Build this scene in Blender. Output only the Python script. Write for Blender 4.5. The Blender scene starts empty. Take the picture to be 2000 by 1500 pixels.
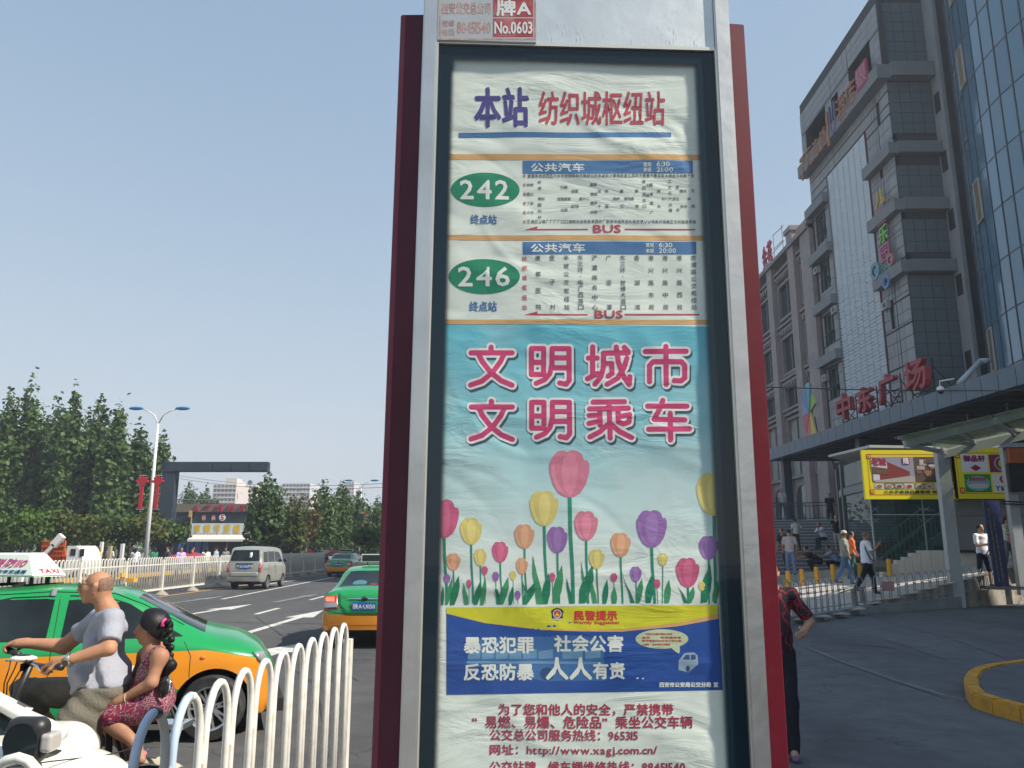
import bpy, bmesh, math, random
import numpy as np
from mathutils import Vector, Matrix
from mathutils.bvhtree import BVHTree
from mathutils.geometry import delaunay_2d_cdt
USE_HAZE = True
random.seed(7); RNG = np.random.default_rng(11)
R = math.radians; PI = math.pi
sc = bpy.context.scene; COL = sc.collection
FPX = 1534.0; PITCH = math.atan(318 / FPX); CC, SS = math.cos(PITCH), math.sin(PITCH); CZ = 1.83
cam = bpy.data.cameras.new('camera'); camo = bpy.data.objects.new('camera', cam); COL.objects.link(camo)
cam.sensor_width = 36; cam.lens = 36 * FPX / 2000; cam.clip_end = 3000; cam.clip_start = 0.05
camo.location = (0, 0, CZ); camo.rotation_euler = (PI / 2 + PITCH, 0, 0); sc.camera = camo
SUN_EL, SUN_AZ = R(44), R(107)           # azimuth clockwise from +Y (straight ahead)
sd = Vector((math.sin(SUN_AZ) * math.cos(SUN_EL), math.cos(SUN_AZ) * math.cos(SUN_EL), math.sin(SUN_EL)))
world = bpy.data.worlds.new('World'); sc.world = world; world.use_nodes = True
wn = world.node_tree; sky = wn.nodes.new('ShaderNodeTexSky'); sky.sky_type = 'NISHITA'; sky.sun_disc = False
sky.sun_elevation = SUN_EL; sky.sun_rotation = SUN_AZ; sky.altitude = 400
sky.air_density = 1.2; sky.dust_density = 0.25; sky.ozone_density = 2.0
SKY_S, SKY_K, SKY_TINT = 0.20, 0.49, (0.985, 1.005, 1.07)
_a = wn.nodes.new('ShaderNodeVectorMath'); _a.operation = 'MULTIPLY_ADD'; _a.inputs[1].default_value = (SKY_K,) * 3; _a.inputs[2].default_value = (1, 1, 1); wn.links.new(sky.outputs[0], _a.inputs[0])
_d = wn.nodes.new('ShaderNodeVectorMath'); _d.operation = 'DIVIDE'; wn.links.new(sky.outputs[0], _d.inputs[0]); wn.links.new(_a.outputs[0], _d.inputs[1])
_t = wn.nodes.new('ShaderNodeVectorMath'); _t.operation = 'MULTIPLY'; _t.inputs[1].default_value = SKY_TINT; wn.links.new(_d.outputs[0], _t.inputs[0])
wn.links.new(_t.outputs[0], wn.nodes['Background'].inputs[0]); wn.nodes['Background'].inputs[1].default_value = SKY_S
sl = bpy.data.lights.new('sun', 'SUN'); sl.energy = 3.2; sl.angle = R(0.6); sl.color = (1.0, 0.93, 0.82)
slo = bpy.data.objects.new('sun', sl); COL.objects.link(slo); slo.rotation_euler = sd.to_track_quat('Z', 'Y').to_euler(); slo.location = (30, -10, 60)
vs = sc.view_settings; vs.view_transform = 'Standard'; vs.look = 'None'; vs.gamma = 1; vs.use_curve_mapping = False; vs.exposure = 1.25
sc.cycles.use_denoising = True; sc.cycles.max_bounces = 6; sc.cycles.transparent_max_bounces = 12
sc.cycles.caustics_reflective = False; sc.cycles.caustics_refractive = False
def ray(px, py):
 u = (px - 1000) / FPX; v = (750 - py) / FPX
 return u, CC - v * SS, SS + v * CC
def W(px, py, Y):
 d = ray(px, py); t = Y / d[1]; return Vector((d[0] * t, Y, CZ + d[2] * t))
def WX(px, py, X):
 d = ray(px, py); t = X / d[0]; return Vector((X, d[1] * t, CZ + d[2] * t))
def G(px, py, z=0.0):
 d = ray(px, py); t = (z - CZ) / d[2]; return Vector((d[0] * t, d[1] * t, z))
_M = {}
def nodes_of(m): return m.node_tree.nodes, m.node_tree.links
def pm(name, col, rough=0.6, metal=0.0, spec=0.5, var=0.0, vscale=3.0, bump=0.0, bscale=30.0, coat=0.0, stretch=(1, 1, 1), dirt=None, dscale=1.5, damt=0.5, trans=0.0, emit=None, estr=0.0, detail=4):
 if name in _M: return _M[name]
 m = bpy.data.materials.new(name); m.use_nodes = True; N, L = nodes_of(m); b = N['Principled BSDF']
 c4 = (*col, 1)
 b.inputs['Base Color'].default_value = c4; b.inputs['Roughness'].default_value = rough; b.inputs['Metallic'].default_value = metal
 b.inputs['Specular IOR Level'].default_value = spec; b.inputs['Coat Weight'].default_value = coat; b.inputs['Coat Roughness'].default_value = 0.05
 if emit: b.inputs['Emission Color'].default_value = (*emit, 1); b.inputs['Emission Strength'].default_value = estr
 tc = N.new('ShaderNodeTexCoord'); mp = N.new('ShaderNodeMapping'); L.new(tc.outputs['Object'], mp.inputs[0]); mp.inputs['Scale'].default_value = stretch
 out = None
 if var:
  n = N.new('ShaderNodeTexNoise'); n.inputs['Scale'].default_value = vscale; n.inputs['Detail'].default_value = detail; L.new(mp.outputs[0], n.inputs[0])
  mr = N.new('ShaderNodeMapRange'); mr.inputs[1].default_value = 0.25; mr.inputs[2].default_value = 0.75; mr.inputs[3].default_value = 1 - var; mr.inputs[4].default_value = 1 + var
  L.new(n.outputs[0], mr.inputs[0]); mx = N.new('ShaderNodeMix'); mx.data_type = 'RGBA'; mx.blend_type = 'MULTIPLY'; mx.inputs[0].default_value = 1
  mx.inputs[6].default_value = c4; L.new(mr.outputs[0], mx.inputs[7]); out = mx.outputs[2]
 if dirt:
  n = N.new('ShaderNodeTexNoise'); n.inputs['Scale'].default_value = dscale; n.inputs['Detail'].default_value = 6; n.inputs['Roughness'].default_value = 0.65; L.new(mp.outputs[0], n.inputs[0])
  rp = N.new('ShaderNodeMapRange'); rp.inputs[1].default_value = 0.48; rp.inputs[2].default_value = 0.7; rp.inputs[4].default_value = damt; L.new(n.outputs[0], rp.inputs[0])
  mx = N.new('ShaderNodeMix'); mx.data_type = 'RGBA'; L.new(rp.outputs[0], mx.inputs[0])
  if out: L.new(out, mx.inputs[6])
  else: mx.inputs[6].default_value = c4
  mx.inputs[7].default_value = (*dirt, 1); out = mx.outputs[2]
 if out: L.new(out, b.inputs['Base Color'])
 if bump:
  n = N.new('ShaderNodeTexNoise'); n.inputs['Scale'].default_value = bscale; n.inputs['Detail'].default_value = 5; L.new(mp.outputs[0], n.inputs[0])
  bp = N.new('ShaderNodeBump'); bp.inputs['Strength'].default_value = bump; bp.inputs['Distance'].default_value = 0.02; L.new(n.outputs[0], bp.inputs['Height']); L.new(bp.outputs[0], b.inputs['Normal'])
 _M[name] = m; return m
def chain(o):
 M = Matrix.Identity(4)
 while o is not None:
  M = o.matrix_basis @ M; o = o.parent
 return M
def tag(o, label=None, cat=None, group=None, kind=None):
 if label: o['label'] = label
 if cat: o['category'] = cat
 if group: o['group'] = group
 if kind: o['kind'] = kind
 return o
def thing(name, label, cat, loc=(0, 0, 0), rz=0.0, group=None):
 o = bpy.data.objects.new(name, None); COL.objects.link(o); o.location = loc; o.rotation_euler = (0, 0, rz); o.empty_display_size = 0.2
 return tag(o, label, cat, group)
def obj(name, me, parent=None, world=False):
 o = bpy.data.objects.new(name, me); COL.objects.link(o)
 if parent is not None:
  if world: me.transform(chain(parent).inverted())
  o.parent = parent
 return o
def ground_origin(o):
 me = o.data; n = len(me.vertices); a = np.empty(n * 3); me.vertices.foreach_get('co', a); a = a.reshape(-1, 3)
 c = Vector(((a[:, 0].min() + a[:, 0].max()) / 2, (a[:, 1].min() + a[:, 1].max()) / 2, a[:, 2].min()))
 me.transform(Matrix.Translation(-c)); o.location = c; return o
def copy_tree(o, parent=None, label=None):
 c = o.copy(); COL.objects.link(c); c.parent = parent
 if label: c['label'] = label
 for ch in list(o.children): copy_tree(ch, c)
 return c
class MB:
 def __init__(s): s.v = []; s.f = []; s.mi = []; s.m = 0; s.n = 0
 def add(s, vs_, fs):
  b = s.n; s.v.extend([tuple(v) for v in vs_]); s.n += len(vs_)
  for f in fs: s.f.append(tuple(i + b for i in f)); s.mi.append(s.m)
  return s
 def arr(s, va, fs): return s.add(va, fs)
 def box(s, lo, hi, M=None):
  x0, y0, z0 = lo; x1, y1, z1 = hi
  vs_ = [(x0, y0, z0), (x1, y0, z0), (x1, y1, z0), (x0, y1, z0), (x0, y0, z1), (x1, y0, z1), (x1, y1, z1), (x0, y1, z1)]
  if M: vs_ = [M @ Vector(v) for v in vs_]
  return s.add(vs_, [(0, 3, 2, 1), (4, 5, 6, 7), (0, 1, 5, 4), (1, 2, 6, 5), (2, 3, 7, 6), (3, 0, 4, 7)])
 def quad(s, a, b, c, d): return s.add([a, b, c, d], [(0, 1, 2, 3)])
 def poly(s, pts): return s.add(pts, [tuple(range(len(pts)))])
 def bar(s, a, b, w, h, up=(0, 0, 1)):
  a, b = Vector(a), Vector(b); d = (b - a).normalized(); u = Vector(up); sv = d.cross(u)
  if sv.length < 1e-4: sv = d.cross(Vector((1, 0, 0)))
  sv.normalize(); u = sv.cross(d); c = []
  for p in (a, b):
   for i, j in ((-1, -1), (1, -1), (1, 1), (-1, 1)): c.append(p + sv * (w / 2 * i) + u * (h / 2 * j))
  return s.add(c, [(3, 2, 1, 0), (4, 5, 6, 7), (0, 1, 5, 4), (1, 2, 6, 5), (2, 3, 7, 6), (3, 0, 4, 7)])
 def tube(s, pts, r, n=8, cap=True, rs=None):
  pts = [Vector(p) for p in pts]; k = len(pts); vs_ = []; pu = None
  for i, p in enumerate(pts):
   d = (pts[min(i + 1, k - 1)] - pts[max(i - 1, 0)])
   if d.length < 1e-9: d = Vector((0, 0, 1))
   d.normalize()
   if pu is None:
    pu = d.cross(Vector((0.31, 0.95, 0.1))); pu.normalize()
   u = pu - d * pu.dot(d); u.normalize(); pu = u; w = d.cross(u); rr = rs[i] if rs else r
   for j in range(n):
    a = 2 * PI * j / n; vs_.append(p + u * (math.cos(a) * rr) + w * (math.sin(a) * rr))
  fs = [(i * n + j, i * n + (j + 1) % n, (i + 1) * n + (j + 1) % n, (i + 1) * n + j) for i in range(k - 1) for j in range(n)]
  if cap: fs.append(tuple(range(n - 1, -1, -1))); fs.append(tuple((k - 1) * n + j for j in range(n)))
  return s.add(vs_, fs)
 def lathe(s, prof, c=(0, 0, 0), axis='z', n=24, M=None, cap=True):
  vs_ = []; c = Vector(c)
  for r, h in prof:
   for j in range(n):
    a = 2 * PI * j / n; ca, sa = math.cos(a) * r, math.sin(a) * r
    p = {'z': (ca, sa, h), 'y': (ca, h, -sa), 'x': (h, ca, sa)}[axis]
    p = Vector(p); vs_.append((M @ p if M else p) + c)
  k = len(prof); fs = [(i * n + j, i * n + (j + 1) % n, (i + 1) * n + (j + 1) % n, (i + 1) * n + j) for i in range(k - 1) for j in range(n)]
  if cap and prof[0][0] > 1e-6: fs.append(tuple(range(n - 1, -1, -1)))
  if cap and prof[-1][0] > 1e-6: fs.append(tuple((k - 1) * n + j for j in range(n)))
  return s.add(vs_, fs)
 def prism(s, pts, off):
  off = Vector(off); n = len(pts); a = [Vector(p) for p in pts]; b = [p + off for p in a]
  return s.add(a + b, [tuple(range(n - 1, -1, -1)), tuple(range(n, 2 * n))] + [(i, (i + 1) % n, n + (i + 1) % n, n + i) for i in range(n)])
 def ball(s, c, r, n=10, k=7):
  c = Vector(c); r = r if hasattr(r, '__len__') else (r, r, r); vs_ = []
  for i in range(k + 1):
   t = PI * i / k
   for j in range(n):
    a = 2 * PI * j / n; vs_.append((c.x + r[0] * math.sin(t) * math.cos(a), c.y + r[1] * math.sin(t) * math.sin(a), c.z + r[2] * math.cos(t)))
  return s.add(vs_, [(i * n + j, (i + 1) * n + j, (i + 1) * n + (j + 1) % n, i * n + (j + 1) % n) for i in range(k) for j in range(n)])
 def mesh(s, mats, smooth=False, name='mesh'):
  me = bpy.data.meshes.new(name); me.from_pydata(s.v, [], s.f)
  for m in (mats if isinstance(mats, (list, tuple)) else [mats]): me.materials.append(m)
  if isinstance(mats, (list, tuple)) and len(mats) > 1: me.polygons.foreach_set('material_index', s.mi)
  if smooth is True: me.polygons.foreach_set('use_smooth', [True] * len(s.f))
  me.update()
  if smooth == 'auto': me.shade_smooth() if False else me.polygons.foreach_set('use_smooth', [True] * len(s.f)); me.set_sharp_from_angle(angle=R(40))
  return me
 def build(s, name, mats, parent=None, smooth=False, world=False):
  return obj(name, s.mesh(mats, smooth, name), parent, world)
def solo(mb, name, mats, label, cat, group=None, smooth=False):
 return tag(ground_origin(mb.build(name, mats, None, smooth)), label, cat, group)
def struct(mb, name, mats, parent=None, smooth=False):
 o = mb.build(name, mats, parent, smooth, world=parent is not None)
 if parent is None: o['kind'] = 'structure'
 return o
def fixnormals(me):
 bm = bmesh.new(); bm.from_mesh(me); bmesh.ops.recalc_face_normals(bm, faces=bm.faces); bm.to_mesh(me); bm.free()
ALLTXT = ('西安公交总公司抢修电话88451540牌ANo.0603本站纺织城枢纽站242246终点站公共汽车首班6:30末班21:0020:00BUS'
 '灞袁四五六水半田科机韩经东政咸新沙黄铁北市大雁庙射曲金社航干园丁小分桥国陶路枣刘村引南技医引西泥家口湾院处街具什二省昌中花堤校坡寺所塔三环电厂道场沱局区头世博大道'
 '唐都医院堡子村半坡公交枢纽东三环·电厂西路口浐灞商务中心广运潭世博大道香湖湾港兴路东段中西杏渭路公交枢纽站文明城市乘车'
 '民警提示Warmly Suggestion暴恐犯罪社会公害反恐防暴人人有责西安市公安局公交分局宣微信扫描二维码关注平安公交提示遇紧急情况请拨打110'
 '为了您和他人的安全，严禁携带“易燃、易爆、危险品”乘坐公交车辆服务热线：965315网址：http://www.xagj.com.cn/公交站牌、候车棚维修热线：'
 '安联防110西安市交通局TAXI陕AU0506·席中东广场7天连锁IU酒店老城隆二大子老清真美食城欢迎您御品轩丫记京塬竹漯组业饭店美食纺织购物特价肯德基欢迎光临金花超市百货鞋城冷饮小吃'
 '9BYD贾三酒楼影儿童乐园游戏银泰手机数码批发零售︶()（）︵ABCDEFGHIJKLMNOPQRSTUVWXYZabcdefghijklmnopqrstuvwxyz0123456789-.,陵天江浮化产业区隆至委党盛三医千法安兰城郊街十路纬地铁影院龙炉音咽尤王休干航泉头')
GL = {}
def _mk_glyphs():
 chars = sorted(set(ALLTXT) - {' '}); tmp = []
 for ch in chars:
  c = bpy.data.curves.new('g', 'FONT'); c.body = ch; c.size = 1; c.resolution_u = 2; c.fill_mode = 'FRONT'
  o = bpy.data.objects.new('g', c); COL.objects.link(o); tmp.append((ch, o))
 bpy.context.view_layer.update(); dg = bpy.context.evaluated_depsgraph_get()
 for ch, o in tmp:
  me = bpy.data.meshes.new_from_object(o.evaluated_get(dg)); n = len(me.vertices)
  if n:
   a = np.empty(n * 3, dtype=np.float32); me.vertices.foreach_get('co', a); a = a.reshape(-1, 3)[:, :2].copy()
   GL[ch] = (a, [tuple(p.vertices) for p in me.polygons], bool(ord(ch) > 0x2000))
  bpy.data.meshes.remove(me)
 for ch, o in tmp:
  c = o.data; bpy.data.objects.remove(o); bpy.data.curves.remove(c)
_mk_glyphs()
CW, CX = 0.0, {}
_ref = GL['城'][0]; CJKW = 1.0 * (_ref[:, 0].max() - _ref[:, 0].min()) / 0.92
def layout(body, vertical=False, gap=0.0):
 """glyph polygons for a string, in em units; returns verts (n,2), faces"""
 V = []; F = []; x = 0.0; n = 0
 for ch in body:
  if ch == ' ': x += 0.35 * CJKW; continue
  if ch == '　': x += CJKW; continue
  if ch not in GL: x += 0.5; continue
  a, fs, cjk = GL[ch]; b = a.copy()
  if vertical: b[:, 0] += -(a[:, 0].min() + a[:, 0].max()) / 2; b[:, 1] += -x; x += CJKW * (1 + gap)
  elif cjk: b[:, 0] += x; x += CJKW * (1 + gap)
  else: b[:, 0] += x - a[:, 0].min() + 0.04; x += (a[:, 0].max() - a[:, 0].min()) + 0.085 + gap * 0.5
  V.append(b); F += [tuple(i + n for i in f) for f in fs]; n += len(b)
 return np.concatenate(V), F
def fit(V, x0, y0, x1, y1):
 """fit glyph verts to a rectangle with y DOWN (pixel like): y0 top, y1 bottom"""
 mn = V.min(0); mxx = V.max(0); s = (mxx - mn); s[s == 0] = 1
 o = np.empty_like(V); o[:, 0] = x0 + (V[:, 0] - mn[0]) / s[0] * (x1 - x0); o[:, 1] = y1 + (V[:, 1] - mn[1]) / s[1] * (y0 - y1)
 return o
def text3(mb, body, org, ux, uz, w, h, depth=None, vertical=False, gap=0.0, bold=0.0):
 """lettering on a plane: org = lower left, ux/uz unit axes; depth vector makes it solid"""
 V, F = layout(body, vertical, gap); P = fit(V, 0, h, w, 0); org = Vector(org); ux = Vector(ux); uz = Vector(uz)
 offs = [(0, 0)] if not bold else [(-bold, 0), (bold, 0), (0, -bold), (0, bold)]
 nrm = ux.cross(uz).normalized()
 for q, (ox, oz) in enumerate(offs):
  pts = [org + ux * float(p[0] + ox) + uz * float(p[1] + oz) + nrm * (q * 0.0012) for p in P]
  mb.add(pts, F)
  if depth is not None:
   d = Vector(depth); ec = {}
   for f in F:
    for i in range(len(f)):
     a, b = f[i], f[(i + 1) % len(f)]; k = (min(a, b), max(a, b)); ec.setdefault(k, []).append((a, b))
   ed = [v[0] for v in ec.values() if len(v) == 1]; n = len(pts)
   mb.add(pts + [p + d for p in pts], [(b, a, a + n, b + n) for a, b in ed])
# ================================================================ ground
def ground_mat(name, base, patch, seams=None, crack=0.5, lum=0.2, rough=0.9):
 m = bpy.data.materials.new(name); m.use_nodes = True; N, L = nodes_of(m); b = N['Principled BSDF']; b.inputs['Roughness'].default_value = rough; b.inputs['Specular IOR Level'].default_value = 0.25
 g = N.new('ShaderNodeNewGeometry')
 def noise(s, d=6, ro=0.6, st=None):
  n = N.new('ShaderNodeTexNoise'); n.inputs['Scale'].default_value = s; n.inputs['Detail'].default_value = d; n.inputs['Roughness'].default_value = ro
  if st:
   mp = N.new('ShaderNodeMapping'); mp.inputs['Scale'].default_value = st; L.new(g.outputs['Position'], mp.inputs[0]); L.new(mp.outputs[0], n.inputs[0])
  else: L.new(g.outputs['Position'], n.inputs[0])
  return n.outputs[0]
 def mr(x, a, b_, c, d):
  q = N.new('ShaderNodeMapRange'); q.inputs[1].default_value = a; q.inputs[2].default_value = b_; q.inputs[3].default_value = c; q.inputs[4].default_value = d; L.new(x, q.inputs[0]); return q.outputs[0]
 def mix(f, a, c, mode='MIX'):
  q = N.new('ShaderNodeMix'); q.data_type = 'RGBA'; q.blend_type = mode
  if isinstance(f, float): q.inputs[0].default_value = f
  else: L.new(f, q.inputs[0])
  for i, v in ((6, a), (7, c)):
   if isinstance(v, tuple): q.inputs[i].default_value = (*v, 1)
   else: L.new(v, q.inputs[i])
  return q.outputs[2]
 c = mix(mr(noise(0.35, 5, 0.6, (1, 0.25, 1)), 0.4, 0.62, 0, 1), base, patch)
 c = mix(1.0, c, mr(noise(2.2, 6, 0.7), 0.3, 0.7, 1 - lum, 1 + lum), 'MULTIPLY')
 c = mix(1.0, c, mr(noise(90, 3, 0.7), 0.3, 0.7, 0.72, 1.28), 'MULTIPLY')
 if crack:
  v = N.new('ShaderNodeTexVoronoi'); v.feature = 'DISTANCE_TO_EDGE'; v.inputs['Scale'].default_value = 0.45; nn = N.new('ShaderNodeVectorMath'); nn.operation = 'ADD'
  nz = N.new('ShaderNodeTexNoise'); nz.inputs['Scale'].default_value = 1.6; nz.inputs['Detail'].default_value = 5; L.new(g.outputs['Position'], nz.inputs[0]); L.new(g.outputs['Position'], nn.inputs[0]); L.new(nz.outputs['Color'], nn.inputs[1]); L.new(nn.outputs[0], v.inputs[0])
  k = mr(v.outputs['Distance'], 0.0, 0.012, crack, 0.0); msk = mr(noise(0.5, 3), 0.5, 0.56, 0, 1)
  mm = N.new('ShaderNodeMath'); mm.operation = 'MULTIPLY'; L.new(k, mm.inputs[0]); L.new(msk, mm.inputs[1]); c = mix(mm.outputs[0], c, (base[0] * 0.35, base[1] * 0.35, base[2] * 0.35))
 L.new(c, b.inputs['Base Color'])
 bp = N.new('ShaderNodeBump'); bp.inputs['Strength'].default_value = 0.35; bp.inputs['Distance'].default_value = 0.01; L.new(noise(70, 4), bp.inputs['Height']); L.new(bp.outputs[0], b.inputs['Normal'])
 return m
asphalt = ground_mat('asphalt', (0.062, 0.062, 0.066), (0.088, 0.087, 0.086), crack=0.5)
concrete_rd = ground_mat('worn_concrete', (0.13, 0.137, 0.145), (0.095, 0.10, 0.108), crack=0.6, lum=0.25)
paving = ground_mat('plaza_paving', (0.36, 0.325, 0.28), (0.31, 0.28, 0.245), crack=0.0, lum=0.12)
sidewalk_m = ground_mat('pavement_slabs', (0.20, 0.20, 0.20), (0.17, 0.17, 0.17), crack=0.3)
gm = MB(); gm.quad((-600, -80, -0.02), (600, -80, -0.02), (600, 900, -0.02), (-600, 900, -0.02)); struct(gm, 'ground', sidewalk_m)
r = MB(); r.quad((-26.5, -40, 0), (0.6, -40, 0), (0.6, 260, 0), (-26.5, 260, 0)); road = struct(r, 'road', asphalt)
r = MB(); r.quad((0.6, -40, 0.0), (30, -40, 0.0), (30, 60, 0.0), (0.6, 60, 0.0)); side_road = struct(r, 'side_road', concrete_rd)
r = MB()
def wig(pts, w, z, mb, k=7, amp=0.05):
 rng = random.Random(len(mb.v) + 3); P = []
 for a, b in zip(pts[:-1], pts[1:]):
  for i in range(k): P.append(a.lerp(b, i / k))
 P.append(pts[-1]); L_, R_ = [], []
 for i, p in enumerate(P):
  d = (P[min(i + 1, len(P) - 1)] - P[max(i - 1, 0)]).normalized(); n = Vector((-d.y, d.x, 0))
  L_.append(p + n * (w * rng.uniform(0.25, 0.9) + amp * rng.uniform(-.3, .3))); R_.append(p - n * (w * rng.uniform(0.25, 0.9)))
 for i in range(len(P) - 1): mb.add([(q.x, q.y, z) for q in (R_[i], R_[i + 1], L_[i + 1], L_[i])], [(0, 1, 2, 3)])
wig([G(1572, 1262), G(1640, 1290), G(1740, 1325), G(1850, 1360), G(1890, 1368)], 0.06, 0.004, r)
struct(r, 'concrete_patch', pm('patch_concrete', (0.155, 0.163, 0.172), 0.9, var=0.3, vscale=6), side_road)
r = MB(); wig([G(1572, 1266), G(1640, 1294), G(1740, 1330), G(1850, 1366)], 0.012, 0.008, r, amp=0.01)
wig([G(1560, 1205), G(1700, 1240), G(1850, 1290)], 0.012, 0.004, r, amp=0.02); wig([G(1690, 1200), G(1850, 1245), G(2000, 1300)], 0.012, 0.004, r, amp=0.02)
wig([G(1625, 1255), G(1700, 1262), G(1740, 1265)], 0.03, 0.004, r, amp=0.05)
struct(r, 'tar_seam', pm('tar', (0.03, 0.03, 0.032), 0.7), side_road)
r = MB(); wig([G(430, 1216), G(520, 1217), G(640, 1219)], 0.05, 0.004, r, amp=.06); wig([G(500, 1205), G(580, 1262), G(700, 1330)], 0.02, 0.004, r, amp=.05); wig([G(560, 1300), G(620, 1340), G(640, 1480)], 0.015, 0.004, r, amp=.03); wig([G(690, 1290), G(725, 1288)], 0.03, 0.004, r, amp=.02)
struct(r, 'tar_seam', pm('tar', (0.03, 0.03, 0.032), 0.7), road)
r = MB(); r.box((-0.95, -12, 0), (2.0, 6.2, 0.15)); island = struct(r, 'pavement', sidewalk_m)
r = MB()
for i in range(18): r.box((-1.10, -12 + i * 1.0 + 0.006, 0), (-0.952, -12 + (i + 1) * 1.0 - 0.006, 0.16))
kerb_m = pm('kerb_stone', (0.33, 0.32, 0.30), 0.85, var=0.2, vscale=5)
struct(r, 'kerb', kerb_m)
mark_w = pm('road_paint_white', (0.55, 0.54, 0.50), 0.8, var=0.15, vscale=9, dirt=(0.18, 0.18, 0.18), dscale=5, damt=0.85)
mark_old = pm('road_paint_faded', (0.2, 0.2, 0.2), 0.85, var=0.3, vscale=4, dirt=(0.1, 0.1, 0.1), dscale=3, damt=1.0)
mark_y = pm('road_paint_yellow', (0.55, 0.29, 0.07), 0.8, var=0.2, vscale=4, dirt=(0.2, 0.16, 0.1), dscale=3, damt=0.7)
mw = MB(); mf = MB(); my = MB()
def strip(mb, x, y0, y1, w=0.15, x2=None):
 x2 = x if x2 is None else x2
 mb.quad((x - w / 2, y0, .004), (x + w / 2, y0, .004), (x2 + w / 2, y1, .004), (x2 - w / 2, y1, .004))
def arrow(mb, x, y, L_=4.5, w=0.16, head=0.42, x2=None):
 dx = (0 if x2 is None else x2 - x)
 mb.quad((x - w / 2, y, .004), (x + w / 2, y, .004), (x + dx * .62 + w / 2, y + L_ * .62, .004), (x + dx * .62 - w / 2, y + L_ * .62, .004))
 mb.add([(x + dx * .62 - head / 2, y + L_ * .62, .004), (x + dx * .62 + head / 2, y + L_ * .62, .004), (x + dx, y + L_, .004)], [(0, 1, 2)])
strip(mw, -10.35, 29.0, 70.0, 0.15, -11.6)
for k in range(7): strip(mw, -10.75 - 0.0 * k, 23.4 - 6 * k - 0.0, 25.3 - 6 * k, 0.15)
for k in range(-3, 9): strip(mw, -7.1 + 0.0 * k, 22.6 + 6 * k, 24.8 + 6 * k, 0.15)
arrow(mw, -9.15, 20.6, 5.9, 0.2, 0.75, -8.45); arrow(mw, -5.75, 17.6, 6.4, 0.2, 0.75, -5.55)
arrow(mw, -4.45, 12.6, 3.2, 0.34, 0.9, -4.1); arrow(mw, -12.2, 40, 6, 0.2, 0.6); arrow(mw, -9.6, 46, 6, 0.2, 0.6); arrow(mw, -9.6, 60, 6, 0.2, 0.6)
arrow(mf, -11.4, 25.2, 6, 0.2, 0.5, -10.9); arrow(mf, -8.0, 27.4, 5, 0.2, 0.4, -7.7)
strip(my, -13.25, 18, 62, 0.14, -12.9)
struct(mw, 'road_marking', mark_w, road); struct(mf, 'faded_marking', mark_old, road); struct(my, 'median_line', mark_y, road)
# ================================================================ the bus stop sign
steel = pm('brushed_steel', (0.62, 0.61, 0.58), 0.38, metal=1.0, var=0.10, vscale=3, bump=0.12, bscale=14, dirt=(0.42, 0.39, 0.34), dscale=4, damt=0.35)
steel2 = pm('panel_steel', (0.60, 0.63, 0.63), 0.45, metal=0.85, var=0.06, vscale=5, bump=0.1, bscale=9, dirt=(0.78, 0.80, 0.78), dscale=7, damt=0.5)
lip_m = pm('edge_trim', (0.75, 0.72, 0.60), 0.35, metal=0.6)
fin_red = pm('fin_red', (0.115, 0.006, 0.016), 0.5, spec=0.25, var=0.15, vscale=2, dirt=(0.15, 0.02, 0.03), dscale=6, damt=0.5)
fin_shaded = pm('fin_red_shaded', (0.088, 0.015, 0.030), 0.5, spec=0.3, var=0.2, vscale=2, dirt=(0.11, 0.03, 0.05), dscale=5, damt=0.5)  # same red as the right fin, with its shade put into the colour
SY = 2.2; LEAN = R(0.35)
sign = thing('bus_stop_sign', 'tall steel bus stop sign with red side fins and glazed route poster', 'bus stop sign', (-0.0062, SY - 0.0063, 0.15))
YAW = R(2.0); sign.rotation_euler = (0, LEAN, YAW); SMI = chain(sign).inverted(); SO = SMI @ Vector((0, 0, CZ)); SR3 = SMI.to_3x3()
def SL(px, py, Y=SY):
 d = SR3 @ Vector(ray(px, py)); return SO + d * ((Y - SY - SO.y) / d.y)
ZT = SL(1100, 91).z; ZFT = SL(781, 25).z; ZTOP = ZFT + 0.52; ZB = 0.30
bx = lambda mb, x0, x1, y0, y1, z0, z1: mb.box((x0, y0, z0), (x1, y1, z1))
def bevelbox(name, x0, x1, y0, y1, z0, z1, mat, parent, bev=0.004):
 bm = bmesh.new(); bmesh.ops.create_cube(bm, size=1)
 for v in bm.verts: v.co = ((x0 + x1) / 2 + v.co.x * (x1 - x0), (y0 + y1) / 2 + v.co.y * (y1 - y0), (z0 + z1) / 2 + v.co.z * (z1 - z0))
 bmesh.ops.bevel(bm, geom=bm.edges[:], offset=bev, segments=2, affect='EDGES')
 me = bpy.data.meshes.new(name); bm.to_mesh(me); bm.free(); me.materials.append(mat); return obj(name, me, parent)
bevelbox('steel_post', -0.292, -0.2462, -0.012, 0.17, 0, ZTOP, steel, sign)
bevelbox('steel_post', 0.6285, 0.6765, -0.012, 0.17, 0, ZTOP, steel, sign)
m = MB(); bx(m, -0.2460, -0.2420, -0.008, 0.012, ZB, ZT); m.build('edge_trim', lip_m, sign)
m = MB(); bx(m, 0.6245, 0.6283, -0.008, 0.012, ZB, ZT); m.build('edge_trim', lip_m, sign)
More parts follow.
